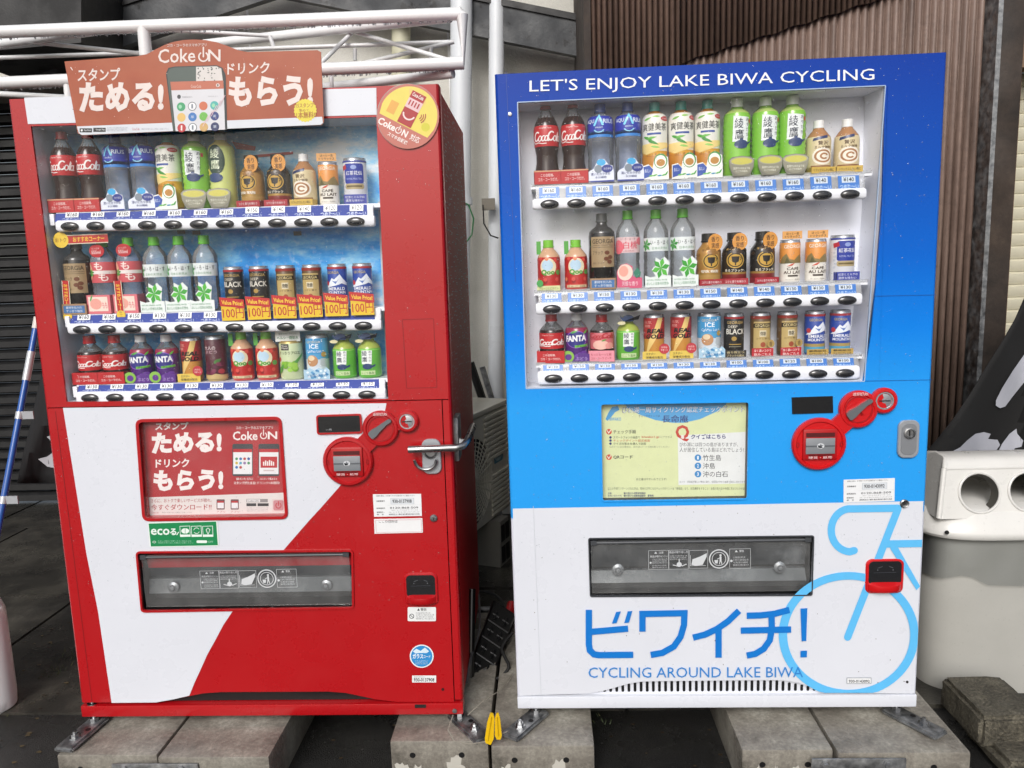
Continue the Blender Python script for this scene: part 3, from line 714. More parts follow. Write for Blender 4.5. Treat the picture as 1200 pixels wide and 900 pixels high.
def alu(d, base, txt, card, low):
    d.body(ALUBOT, [(.2, C(low, .3, .4)), (.24, C('#a8843e', .3, .4, .3)), (2, base)], name='can_body').cap(.83, '#16130f', .58); ay = d.H/d.R
    A = d.label(); A.circ(0, .47, .58, .155, '#17120d'); A.ring(0, .47, .58, .155, .07, '#c9a24e', wy=.02); A.circ(0, .47, .44, .115, '#c2993f'); A.poly([(-.25, .54), (.25, .54), (.2, .44), (0, .41), (-.2, .44)], '#1a140e'); A.poly([(-.05, .41), (.05, .41), (.03, .37), (-.03, .37)], '#1a140e'); A.ring(.27, .5, .12, .035, .05, '#1a140e', -90, 90, 10, wy=.014)
    A.text(txt, -.7, .245, .5, .30, '#efe6d3', .03); A.text('ヨーロピアン', -.65, .66, .6, .70, '#6b4a1d' if base is GOLD else '#caa45c', .02)
    q = random.Random(2)
    for k in range(14): A.circ(q.uniform(-1, 1), q.uniform(.58, .72), .14, .03, '#8d6326' if base is GOLD else '#3b2a1c', 10)
    d.wrap()
    d.card(box4(-1.02, 1.02, 0, .12), card, lambda A: A.text('コクと香りを味わう', -.8, .035, .8, .085, '#f2d9dc', .01), wrapx=1.02)
    d.card(ell(.36, .82, .60, .165), '#d3913c', lambda A: (A.text('香り', .02, .83, .66, .93, '#4a2b10', .02), A.text('実感', .05, .71, .66, .81, '#4a2b10', .02)), off=-.006, name='round_tag')
GOLD = C('#b5853f', .3, .5, .35); BLK = C('#1a1511', .25, .5)
@kind('gold_coffee_can', 144, 68, 'gold screw-top coffee can with round orange tag', 'can', 'the gold coffee can')
def geogold(d): alu(d, GOLD, '微糖', '#9c1526', '#b18b4a')
@kind('black_coffee_can', 144, 68, 'black screw-top coffee can with round orange tag', 'can', 'the black coffee can')
def geoblack(d): alu(d, BLK, '香るブラック', '#a3162a', '#7a1c1c')
@kind('latte_bottle', 143, 66, 'small brown latte bottle with white cap', 'bottle', 'the brown latte bottle')
def cafe(d):
    d.body(SMALLPET, [(2, C('#a87a52', .2, .5))]).cap(.855, '#e6e6e4', .42); d.band(.10, .68, '#d3c39a')
    A = d.label(); A.circ(0, .32, .72, .16, '#efe6d6'); A.ring(0, .32, .58, .12, .14, '#a6754a', wy=.03); A.ring(.05, .32, .28, .06, .12, '#a6754a', 20, 320, wy=.028); A.text('贅沢', -.35, .525, .3, .60, '#5b3d22', .02); A.text('ミルク珈琲', -.55, .46, .5, .51, '#5b3d22', .02); A.poly([(-.7, .60), (.3, .655), (.33, .71), (-.66, .655)], '#25335f'); A.rect(-.8, .10, .8, .15, '#8a603c'); d.wrap()
    d.card(box4(-1.02, 1.02, 0, .115), '#c9a848', lambda A: A.text('リラックスしたい時に', -.85, .03, .85, .085, '#4b3a16', .02), wrapx=1.02)
@kind('cafe_au_lait_can', 118, 56, 'slim cafe au lait can, orange above white, under an orange card', 'can', 'the cafe au lait can')
def aulait(d):
    d.body(TINCAN, [(.08, C('#e2ded4', .35, .3)), (.47, C('#e6e2d8', .35, .3)), (.93, C('#dc9040', .35, .3)), (2, MT['chrome'])], name='can_body')
    A = d.label(); A.text('GEORGIA', -.75, .80, .75, .885, '#f1ead9', .01); A.poly([(-1.1, .45), (-.9, .6), (-.55, .68), (-.3, .55), (.05, .53), (.35, .62), (.6, .66), (.9, .55), (1.1, .46)], '#857448'); A.poly([(-.7, .45), (-.5, .6), (-.3, .5), (0, .46)], '#5f5a37')
    A.poly([(-.5, .38), (-.2, .43), (.1, .46), (-.1, .40)], '#cc4a2a'); A.text('CAFÉ', -.5, .295, .45, .37, '#3d2a1a', .02); A.text('AU LAIT', -.75, .205, .75, .275, '#3d2a1a', .02); A.rrect(-.42, .14, .42, .18, .06, '#40342a', ry=.015); A.text('コーヒー・乳飲料', -.6, .06, .6, .09, '#70665a'); d.wrap()
    d.card(box4(-.98, .98, 1.02, 1.20), '#dfa35c', lambda A: (A.text('ほっと一息', -.6, 1.115, .65, 1.175, '#4a3013', .02), A.text('＋リラックス', -.8, 1.04, .8, 1.10, '#4a3013', .02)), off=-.012)
    mb = MB(); mb.box((-.003, -.012, d.H*1.0), (.003, -.0105, d.H*1.04), MT['petclear']); mb.build('card_stalk', d.root)
@kind('milk_tea_can', 126, 66, 'white milk tea can with royal blue label and blue card', 'can', 'the white milk tea can')
def kocha(d):
    d.body(TINCAN, [(.93, C('#d7d8dd', .35, .3)), (2, MT['chrome'])], name='can_body')
    A = d.label(); A.rect(-1.2, .9, 1.2, .935, '#2a3a93'); A.rrect(-.62, .44, .75, .87, .15, '#24379a', ry=.05); A.rrect(-.62, .32, .75, .44, .15, '#b3a177', ry=.05); A.text('紅茶花伝', -.5, .62, .62, .71, '#eef0f6', .03); A.circ(.06, .79, .2, .045, '#8fa0d6'); A.text('ROYAL MILK TEA', -.45, .52, .58, .56, '#b9c4e8'); A.poly([(-.85, .72), (-.45, .76), (-.5, .85), (-.9, .82)], '#b02838'); A.rect(-.5, .36, .6, .40, '#6a5b35')
    for k in range(6): A.circ(-.8+.1*(k % 2), .3+.08*k, .09, .025, '#c2c6d2')
    d.wrap(); d.card(box4(-.86, 1.08, 0, .20), '#34409c', lambda A: (A.text('紅茶とミルクの', -.7, .115, .9, .17, '#dfe2f4', .01), A.text('濃厚な味わい', -.7, .04, .8, .095, '#dfe2f4', .01)), wrapx=.86)
@kind('bottled_coffee', 210, 76, 'dark bottled coffee with brown paper label and grey cap', 'bottle', 'the dark bottled coffee')
def geobottle(d):
    d.body(SQUARE, [(.74, C('#0f0c0a', .1, .6)), (2, C('#3d3d3d', .15, .5))]).cap(.885, '#5a5d5e', .40)
    A = d.label(); A.rect(-.72, .29, .86, .69, '#a48d6b'); A.text('GEORGIA', -.6, .60, .75, .66, '#33271c', .01); A.text('JAPAN CRAFTMAN', -.6, .565, .75, .585, '#33271c'); A.rect(-.62, .55, .76, .554, '#33271c'); A.text('ブラック', -.6, .455, .05, .51, '#33271c')
    for x, y in ((.3, .48), (.5, .42), (.25, .40), (.45, .36)): A.circ(x, y, .16, .028, '#6d3f2a', 12)
    A.text('水出しコーヒー', -.6, .33, .1, .36, '#33271c'); d.wrap()
    d.card(box4(-.94, .98, 0, .145), '#9d7d5c', lambda A: (A.rect(-.8, .02, .86, .12, '#3f6fa6'), A.text('素材を仕入れ', -.6, .078, .66, .112, '#e2e8ef', .01), A.text('すっきり抽出', -.6, .03, .66, .065, '#e2e8ef', .01)), wrapx=.94)
def star(A, cx, cy_, rx, ry, col, dk):
    for k in range(6):
        a = math.radians(60*k+15); b = math.radians(60*k+15+24); c = math.radians(60*k+15-24)
        A.poly([(cx, cy_), (cx+.62*rx*math.cos(c), cy_+.62*ry*math.sin(c)), (cx+rx*math.cos(a), cy_+ry*math.sin(a)), (cx+.62*rx*math.cos(b), cy_+.62*ry*math.sin(b))], col if k % 2 else dk)
@kind('water_bottle', 215, 71, 'clear water bottle with green cap and green leaf', 'bottle', 'the clear water bottle')
def irohasu(d):
    d.body(PET, MT['petclear']).cap(.885, '#5cb531', .42)
    A = d.label(); A.rect(-1.2, .465, 1.2, .635, '#e4eaea'); star(A, -.78, .545, .36, .085, '#3f9f3d', '#2c8a35'); A.text('い・ろ・は・す', -.45, .545, .9, .605, '#27303a', .01); A.text('日本の天然水', -.35, .485, .7, .52, '#3d8a55'); d.wrap()
    def f(A):
        star(A, .2, .245, .72, .135, '#55b83d', '#3a9f36'); A.text('NATURAL MINERAL WATER', -.9, .085, .7, .105, '#4a8f62'); A.text('おいしい日本の天然水', -.92, .03, .8, .07, '#4a8f62', .01)
    d.card([(-1.02, 0), (1.0, 0), (1.0, .145), (.75, .15), (.9, .32), (.5, .39), (.2, .345), (-.2, .385), (-.22, .28), (-.5, .23), (-.2, .14), (-.6, .13), (-1.02, .155)], '#e3ebe8', f)
@kind('peach_water_bottle', 215, 71, 'peach water bottle with pink label under a round red tag', 'bottle', 'the pink peach water')
def peach_tag(d):
    d.body(PET, MT['petblue']).cap(.885, '#5cb531', .42); d.band(.41, .685, '#c9575f')
    A = d.label(); A.rect(-1.25, .525, 1.25, .57, '#e9dfdc'); A.poly(ell(-.7, .56, .4, .12), '#e6a88c'); star(A, -.45, .54, .3, .055, '#3f9f3d', '#2c8a35'); A.text('も', -.15, .575, .4, .68, '#f2dcd6', .02); A.text('も', .1, .43, .7, .54, '#f2dcd6', .02); d.wrap()
    d.card(ell(.15, .83, .66, .085), '#b3202a', lambda A: (A.text('たっぷり', -.25, .85, .4, .875, '#f0d5d3'), A.text('555ml', -.3, .79, .5, .835, '#f0d5d3', .01)), off=-.003, name='round_tag')
    d.card(box4(-1.05, 1.05, 0, .25), '#d8727c', lambda A: (A.rect(-.9, .035, .8, .225, '#ecd6c8'), A.circ(-.25, .13, .52, .072, '#e5a093'), leaf(A, -.75, .165, .4, .8, '#4f9f45', 3), A.text('もも', .3, .07, .75, .16, '#d8727c', .02)), wrapx=1.05)
@kind('white_peach_water_bottle', 216, 68, 'clear white-peach water bottle with pale pink label', 'bottle', 'the white-peach water')
def peach_clear(d):
    d.body(PET, MT['petclear']).cap(.885, '#5cb531', .42)
    A = d.label(); A.rect(-1.2, .455, 1.2, .655, '#e3c3c6'); A.poly(ell(-.75, .53, .4, .09), '#e8707f'); A.text('い・ろ・は・す', -.55, .615, .45, .645, '#5a4a4a'); A.text('白桃', -.35, .505, .6, .60, '#d4455c', .02); A.circ(.85, .6, .3, .05, '#e8707f'); A.text('天然水', -.3, .465, .4, .49, '#a35b62'); d.wrap()
    d.card([(-1.0, 0), (1.05, 0), (1.05, .13), (.3, .15), (.28, .28), (-.2, .32), (-.7, .30), (-1.0, .22)], '#cf5577', lambda A: (A.circ(-.33, .205, .62, .105, '#f0d3c6'), A.circ(-.45, .22, .38, .07, '#e9a394'), A.text('芳醇な香り', -.6, .03, .7, .09, '#f0cdd6', .02)))
    d.card([(.36, .2), (.55, .13), (.9, .15), (.95, .2), (.65, .265)], '#2f7a62', off=.006, name='leaf_tag')
def slim(d, bands, art, top=True):
    d.body(TINCAN, bands+[(2, MT['chrome'])], name='can_body'); A = d.label(); art(A); d.wrap()
def black_art(A):
    A.rect(-1.2, .88, 1.2, .925, '#a52a30'); A.text('GEORGIA', -.7, .765, .7, .83, '#b99b5c', .01); A.text('DEEP', -.6, .675, .15, .735, '#c8c2b2', .01); A.text('BLACK', -.75, .53, .85, .655, '#d9d5ca', .025); A.circ(-.1, .43, .2, .05, '#a6863e'); A.rect(-.5, .29, .5, .31, '#a6863e'); A.rect(-.5, .24, .5, .255, '#8b8878'); A.poly([(-1.2, .06), (1.2, .06), (1.2, .13), (.3, .1), (-.4, .15), (-1.2, .11)], '#7b6531')
@kind('deep_black_coffee_can', 124, 56, 'slim black coffee can with white lettering', 'can', 'the slim black coffee can')
def deepblack(d): slim(d, [(.93, C('#14110f', .3, .4))], black_art)
@kind('rich_coffee_can', 124, 56, 'slim brown and gold coffee can', 'can', 'the slim brown and gold can')
def goldcan(d):
    def art(A):
        A.rect(-1.2, .86, 1.2, .925, '#8f2d22'); A.rrect(-.72, .18, .78, .80, .1, '#bba36a', ry=.03); A.rect(-.72, .66, .78, .76, '#2a2016'); A.text('GEORGIA', -.6, .675, .66, .745, '#d8c48a', .01); A.rect(-.22, .46, .3, .6, '#e0d6b8'); A.text('微糖', -.18, .48, .26, .58, '#3a2c18', .02); A.text('コクと香り', -.5, .395, .56, .435, '#4a3a20'); A.circ(.05, .275, .2, .06, '#9b4a30')
    slim(d, [(.10, C('#4a3521', .3, .4)), (.93, C('#5f4526', .3, .4))], art)
@kind('mountain_coffee_can', 124, 56, 'slim blue coffee can with white mountain', 'can', 'the slim blue mountain can')
def emerald(d):
    def art(A):
        A.rect(-1.2, .88, 1.2, .93, '#a5303a'); A.text('GEORGIA', -.65, .77, .4, .83, '#b9a878', .01); A.poly([(-1.0, .46), (-.5, .56), (-.2, .68), (0, .64), (.45, .76), (.7, .66), (1.1, .56), (1.1, .5), (.6, .55), (.3, .52), (0, .5), (-.5, .47)], '#e4e9f2'); A.poly([(-.2, .62), (.1, .54), (.4, .66), (.2, .6), (0, .6)], '#5c7ab8'); A.circ(-.7, .56, .2, .055, '#b8323c')
        A.text('EMERALD', -.7, .395, .85, .465, '#e9ecf4', .02); A.text('MOUNTAIN', -.75, .315, .9, .38, '#e9ecf4', .02); A.rect(-1.2, .19, 1.2, .26, '#a08c52'); A.rect(-1.2, .05, 1.2, .19, '#4f97b8')
    slim(d, [(.93, C('#22449c', .3, .4))], art)
def promo_card(d, col, txt, tcol, tag_=None, v=.2):
    d.card(box4(-1.06, 1.06, 0, v), col, lambda A: (A.text(txt[0], -.85, v*.56, .85, v*.86, tcol, .02), A.text(txt[1], -.85, v*.14, .85, v*.44, tcol, .02)))
    if tag_: d.card(ell(.78, v+.1, .36, .09), tag_, lambda A: A.text('香', .62, v+.05, .95, v+.15, '#4a3214'), off=.006, name='round_tag')
@kind('cola_small_bottle', 140, 72, 'short cola bottle with red label on a red card', 'bottle', 'the short cola bottle')
def cokesmall(d):
    d.body([(0, .86), (.03, .97), (.08, 1), (.6, 1), (.66, .96), (.72, .78), (.79, .5), (.83, .42), (.86, .42)], [(.67, COLA), (2, MT['petclear'])]).cap(.84, '#b3161c', .46); d.band(.29, .61, '#b8151c')
    A = d.label(); cola_script(A, -.85, .365, .95, .475, '#f2e9e6', d.H/d.R); A.text('Original Taste', -.6, .55, .2, .58, '#e8c9c4'); d.wrap()
    d.card(box4(-1.1, 1.1, 0, .25), '#b5141c', lambda A: (A.text('この自販機、', -.6, .14, .4, .19, '#f3dedb', .01), A.text('コカ・コーラだけ。', -.8, .06, .8, .11, '#f3dedb', .01)), wrapx=1.1)
@kind('peach_cola_bottle', 132, 70, 'short peach cola bottle with pink label on a pink card', 'bottle', 'the pink peach cola')
def cokepeach(d):
    d.body([(0, .86), (.03, .97), (.08, 1), (.6, 1), (.66, .96), (.72, .78), (.79, .5), (.83, .42), (.86, .42)], [(.67, COLA), (2, MT['petclear'])]).cap(.84, '#b3161c', .46); d.band(.27, .62, '#cf6a72')
    A = d.label(); cola_script(A, -.85, .50, .9, .60, '#b3202c', d.H/d.R); A.circ(-.05, .36, .55, .10, '#eab9ac'); A.circ(.55, .34, .3, .07, '#e89a94'); leaf(A, 0, .44, .4, .4, '#4f9a40', 3.5); d.wrap()
    d.card(box4(-1.06, 1.06, 0, .24), '#e1909f', lambda A: (A.text('もっとも〜っと桃', -.85, .13, .8, .185, '#a52a44', .02), A.text('コカ・コーラ ピーチ', -.85, .05, .8, .10, '#a52a44', .01)), wrapx=1.06)
@kind('grape_soda_bottle', 138, 68, 'purple grape soda bottle with a white cap', 'bottle', 'the purple grape soda')
def fanta(d):
    d.body(SMALLPET, [(.6, C('#4c1f74', .25, .4)), (.71, C('#8f2346', .25, .4)), (2, MT['petclear'])]).cap(.855, '#dcdde0', .45)
    A = d.label(); A.circ(0, .47, .72, .17, '#2c2a7c'); A.ring(0, .47, .76, .18, .06, '#8a55b8', wy=.015); A.text('FANTA', -.78, .42, .72, .55, '#eef0f4', .05, dy=.02); leaf(A, -.4, .6, .6, .4, '#4c9f3c', 4); leaf(A, .5, .58, .5, .8, '#5fae3f', 4); A.poly([(-.1, .30), (.85, .33), (.85, .37), (-.1, .35)], '#6ab545'); A.text('グレープ', 0, .31, .8, .355, '#2b4a1a', .02)
    q = random.Random(5)
    for k in range(12): A.circ(q.uniform(-1, 1), q.uniform(.04, .2), .18, .045, '#6c3a9c', 12)
    d.wrap(); d.card(ell(-.72, .12, .52, .12), '#86b84a', lambda A: A.circ(-.68, .11, .28, .065, '#5a2a86'), off=.002); d.card([(-.45, 0), (1.08, 0), (1.08, .17), (.4, .2), (-.2, .15)], '#53267f', lambda A: A.text('ぶどう', -.1, .04, .9, .11, '#b59ad6', .01), off=.0005)
def rg_art(A):
    A.rect(-1.2, .5, 1.2, .93, '#a8282c'); A.poly([(-.75, .05), (-.4, .46), (-.1, .6), (.3, .93), (.72, .93), (.5, .72), (.35, .62), (.1, .45)], '#e3c37a'); A.text('REAL', -.6, .59, .85, .69, '#17120e', .05, ital=.05); A.text('GOLD', -.7, .47, .8, .57, '#17120e', .05, ital=.05); A.text('元気', -.8, .80, -.2, .87, '#e3a29a', .01); A.text('炭酸', -.8, .72, -.3, .78, '#e3a29a', .01)
@kind('energy_drink_can', 128, 58, 'slim red and gold energy drink can with yellow card', 'can', 'the red and gold energy drink')
def realgold(d):
    d.body(TINCAN, [(.46, C('#c58a3c', .35, .3)), (.93, C('#a8282c', .35, .3)), (2, MT['chrome'])], name='can_body'); A = d.label(); rg_art(A); d.wrap()
    d.card(box4(-1.15, 1.15, 0, .19), '#d9bd52', lambda A: (A.text('エナジー', -.8, .11, .1, .16, '#3d2f10', .02), A.text('栄養成分配合', -.8, .03, .85, .085, '#3d2f10', .03)))
    d.card(ell(.95, .25, .5, .115), '#b8303a', lambda A: (A.text('大切な', .65, .26, 1.25, .305, '#f1d6d3', .01), A.text('サポート', .62, .2, 1.28, .245, '#f1d6d3', .01)), off=.006, name='round_tag')
@kind('grape_juice_can', 131, 60, 'slim dark maroon grape juice can', 'can', 'the maroon grape juice can')
def grapecan(d):
    d.body(TINCAN, [(.14, C('#b9a06a', .35, .3)), (.93, C('#4d1526', .35, .3)), (2, MT['chrome'])], name='can_body'); A = d.label(); A.text('大人の', -.6, .70, .3, .79, '#e6d6d8', .01); A.text('ぶどう', -.6, .62, .4, .69, '#c9a9b2', .01); q = random.Random(4); leaf(A, .1, .4, .7, .6, '#4a7a3a', 4, .5)
    for k in range(18): A.circ(q.uniform(-.9, .9), q.uniform(.16, .42), .17, .042, ['#6d2440', '#571a38', '#7c3350'][k % 3], 12)
    A.poly([(-1.2, .05), (-1.2, .2), (-.3, .12), (.2, .17), (1.2, .1), (1.2, .05)], '#c3aa74'); A.circ(.62, .22, .24, .055, '#a83440'); d.wrap()
@kind('apple_juice_bottle', 140, 66, 'small red apple juice bottle with lime green cap', 'bottle', 'the red apple juice bottle')
def qoo(d):
    d.body(SMALLPET, [(.12, C('#c7433c', .3, .4)), (.66, C('#b5201f', .3, .4)), (2, C('#c9a080', .2, .4))]).cap(.85, '#78bf38', .45); A = d.label(); A.poly(ell(0, .47, .58, .17), '#e7d9b8'); A.circ(-.05, .50, .4, .11, '#b8d3e6'); A.text('Qoo', -.5, .30, .45, .42, '#4f9a3a', .05); A.circ(.75, .36, .2, .05, '#5a9a48'); q = random.Random(8)
    for k in range(10): A.circ(q.uniform(-1, 1), q.choice([.18, .22, .6, .63]), .14, .04, ['#d14a40', '#8f1618', '#d97d52'][k % 3], 10)
    A.rect(-.75, .05, .8, .10, '#d9c9a2'); A.text('りんご 30%', -.65, .055, .65, .095, '#8a3a28'); d.wrap(); d.card(box4(-1.0, -.62, .72, .98), '#4f9f3f', off=-.02, name='side_tag')
@kind('carton_juice_bottle', 142, 66, 'small red fruit juice bottle with green spot and pale card', 'bottle', 'the red juice bottle with the pale card')
def qoo2(d):
    qoo(d); d.card(box4(-.98, 1.0, 0, .1), '#cfd39a', lambda A: A.text('フルーツとビタミン', -.8, .025, .85, .075, '#6a6a2c', .01)); d.card(ell(-.72, .15, .28, .07), '#3f9a4a', off=.006, name='round_tag')
@kind('muscat_juice_can', 113, 68, 'pale green muscat juice can topped by a white card', 'can', 'the pale green muscat can')
def muscat(d):
    d.body(TINCAN, [(.93, C('#c3cfa5', .35, .3)), (2, C('#b59d5f', .3, .2, .5))], name='can_body'); A = d.label(); A.rect(-.55, .76, .05, .92, '#23201c'); A.text('Minute', -.48, .85, -.02, .9, '#e6e2d8'); A.text('Maid', -.48, .79, -.02, .84, '#e6e2d8'); A.text('すっきりアロエ', -.7, .65, .8, .73, '#2f4a2a', .01); q = random.Random(6)
    for k in range(14): A.circ(q.uniform(-.45, .6), q.uniform(.18, .48), .19, .06, ['#86b83c', '#9cc952', '#74a832'][k % 3], 12)
    A.poly([(.3, .45), (1.0, .68), (.95, .6), (.55, .42)], '#5a9a48'); A.circ(-.75, .52, .16, .06, '#b8303a'); A.poly([(-.9, .12), (-.5, .22), (-.3, .42), (-.7, .32)], '#4f9440'); d.wrap()
    d.card(box4(-1.1, 1.0, .98, 1.24), '#e2e5e0', lambda A: (A.text('健康志向にうれしい', -.8, 1.16, .7, 1.20, '#55705c'), A.text('ヘルシー機能水', -.95, 1.03, .85, 1.12, '#2f7a4a', .03)), off=-.012)
@kind('ice_latte_can', 127, 66, 'sky blue ice latte can on an icy card', 'can', 'the sky blue ice latte can')
def icelatte(d):
    d.body(TINCAN, [(.45, C('#d3dde6', .35, .3)), (.93, C('#4f9fcf', .35, .3)), (2, MT['chrome'])], name='can_body'); A = d.label(); A.rect(-.8, .58, .45, .92, '#3f97cf'); A.text('GEORGIA', -.7, .82, .35, .88, '#c9bfa0', .01); A.text('ICE', -.45, .70, .2, .80, '#e9f1f6', .02); A.text('Cafe au Lait', -.7, .61, .4, .67, '#e9f1f6'); A.circ(-.3, .42, .42, .13, '#b98a62'); A.circ(-.35, .48, .25, .06, '#e0cba8'); A.circ(.55, .56, .2, .06, '#b5934a'); A.poly([(.25, .3), (.75, .27), (.7, .47), (.3, .47)], '#b9c2c8')
    q = random.Random(3)
    for k in range(18): A.circ(q.uniform(-1, 1), q.uniform(.2, .95), .05, .012, '#e6eff4', 8)
    d.wrap(); d.card([(-1.12, 0), (1.12, 0), (1.12, .2), (.85, .27), (.6, .22), (.2, .26), (-.2, .2), (-.6, .27), (-.9, .22), (-1.12, .24)], '#a9cbe0', lambda A: ([A.poly(ell(q.uniform(-.95, .95), q.uniform(.03, .2), .13, .028, 6), ['#5a9cc8', '#e1edf4', '#3f83b8'][k % 3]) for k in range(26)], A.text('とびきり冷たい', -.8, .06, .8, .12, '#24599a', .02)))
@kind('small_green_tea_bottle', 112, 68, 'short green tea bottle with a dark teapot cut-out on top', 'bottle', 'the short green tea with teapot')
def ayasmall(d):
    d.body([(0, .86), (.03, .96), (.07, 1), (.7, 1), (.76, .96), (.85, .8), (.93, .5), (1, .42)], [(.76, C('#5fb03a', .3, .4)), (2, C('#9fae4e', .2, .4))]).cap(1.0, '#c9d3c4', .46, 1.12); A = d.label(); A.poly([(-.42, .36), (.28, .36), (.34, .72), (-.38, .74)], '#e7ecea'); A.text('綾', -.36, .57, .0, .71, '#283246', .015); A.text('鷹', -.36, .42, .0, .55, '#283246', .015)
    for k, ch in enumerate('あやたか'): A.text(ch, .1, .65-.075*k, .28, .705-.075*k, '#30394a')
    A.poly(ell(-.02, .30, .34, .075), '#263d6b'); A.poly([(.2, .31), (.55, .36), (.5, .3), (.2, .26)], '#263d6b'); A.rect(-.55, .08, .5, .19, '#c6dca4'); A.text('にごり旨み', -.45, .1, .4, .17, '#3f7a34', .01); A.rect(-.95, .715, 1, .735, '#8fd05a'); d.wrap()
    d.card(ell(-.05, 1.08, .45, .085, 14)[:8]+[(-.75, 1.16), (-.7, 1.08), (-.42, 1.0), (.35, 1.0), (.7, 1.12), (.95, 1.16), (.8, 1.04), (.42, 1.03)], '#233a63', off=-.004, name='teapot_cutout')
    d.card(ell(-.62, .96, .34, .045), '#d6cfa6', off=-.002, name='tea_bowl_cutout')

def place_drinks(F, mach, row, xs, y0, y1, kinds, machname):
    n = len(kinds)
    for i, k in enumerate(kinds):
        d = K[k]
        x = xs[i]; y = y0+(y1-y0)*(x-xs[0])/(xs[-1]-xs[0])
        u, v = F.uv(x, y, -.07); v = row_v[(mach, row)]
        if d['root'] is None: o = d['root'] = d['make']()
        else: o = dup(d['root'])
        M = F.M.copy(); M.translation = F.M @ Vector((u+rnd.uniform(-.002, .002), .068, v)); 
        M = M @ Matrix.Rotation(rnd.uniform(-.13, .13), 4, 'Z') if not k.startswith('ayasm') else M
        o.matrix_world = M
        a = i
        while a > 0 and kinds[a-1] == k: a -= 1
        b = i
        while b < n-1 and kinds[b+1] == k: b += 1
        where = f"{machname} machine's {row} shelf"; desc0 = SHORTDESC[k]
        desc = SHORTDESC[k]
        if a == b: rel = ''
        elif i == a: rel = (' beside '+K[kinds[a-1]]['short']) if a else ' at the shelf\'s outer end'
        elif i == b: rel = (' beside '+K[kinds[b+1]]['short']) if b < n-1 else ' at the shelf\'s coin-side end'
        elif True: rel = ' between its two twins'
        if a == 0 and b == 0 and i == 0: rel = ''
        o['label'] = f"{desc}{rel}, {where}"; o['group'] = 'drinks displayed in the vending machines'; o['category'] = d['cat']
SHORTDESC = dict(coke='tall cola bottle', aquarius='blue-labelled sports drink', soken='white leafy-label tea bottle', ayataka='ribbed green tea bottle', ayataka_pale='pale yellow-green tea bottle', geogold='gold screw-top coffee can', geoblack='black screw-top coffee can', cafe='brown latte bottle', aulait='orange-topped cafe au lait can', kocha='white milk tea can with blue label', geobottle='dark bottled coffee', irohasu='clear water bottle', peach_tag='pink peach water', peach_clear='clear white-peach water bottle', deepblack='slim black coffee can', deepblack_c='slim black coffee can', goldcan='slim brown-gold coffee can', goldcan_c='slim brown-gold can', emerald='slim blue mountain can', emerald_c='slim blue mountain can', cokesmall='short cola bottle', cokepeach='pink peach cola bottle', fanta='purple grape soda bottle', realgold='red-gold energy drink can', grapecan='maroon grape juice can', qoo='red apple juice bottle', qoo2='red juice bottle with pale card', muscat='pale green muscat can', icelatte='sky blue ice latte can', ayasmall='short green tea with teapot')
def variant(newk, base, H, D, nm, fn):
    def make():
        r = K[base]['make']() ; d = Drink.__new__(Drink); d.H, d.R, d.root = H/1000, D/2000, r; fn(d); return r
    K[newk] = dict(K[base], make=make, root=None)
variant('deepblack_c', 'deepblack', 124, 56, '', lambda d: promo_card(d, '#2a2620', ('香り際立つ', 'ブラックの極み'), '#c9b98a', None, .17))
variant('goldcan_c', 'goldcan', 124, 56, '', lambda d: promo_card(d, '#b3202c', ('深く濃いコクで', '飲みごたえ'), '#f0dcd8', '#a98d4e', .2))
variant('emerald_c', 'emerald', 124, 56, '', lambda d: promo_card(d, '#b5964a', ('最高級豆', 'エメマンブレンド'), '#2f2510', None, .14))
row_v = {('red', 'top'): 1.526, ('red', 'middle'): 1.238, ('red', 'bottom'): 1.033, ('blue', 'top'): 1.5465, ('blue', 'middle'): 1.254, ('blue', 'bottom'): 1.0485}

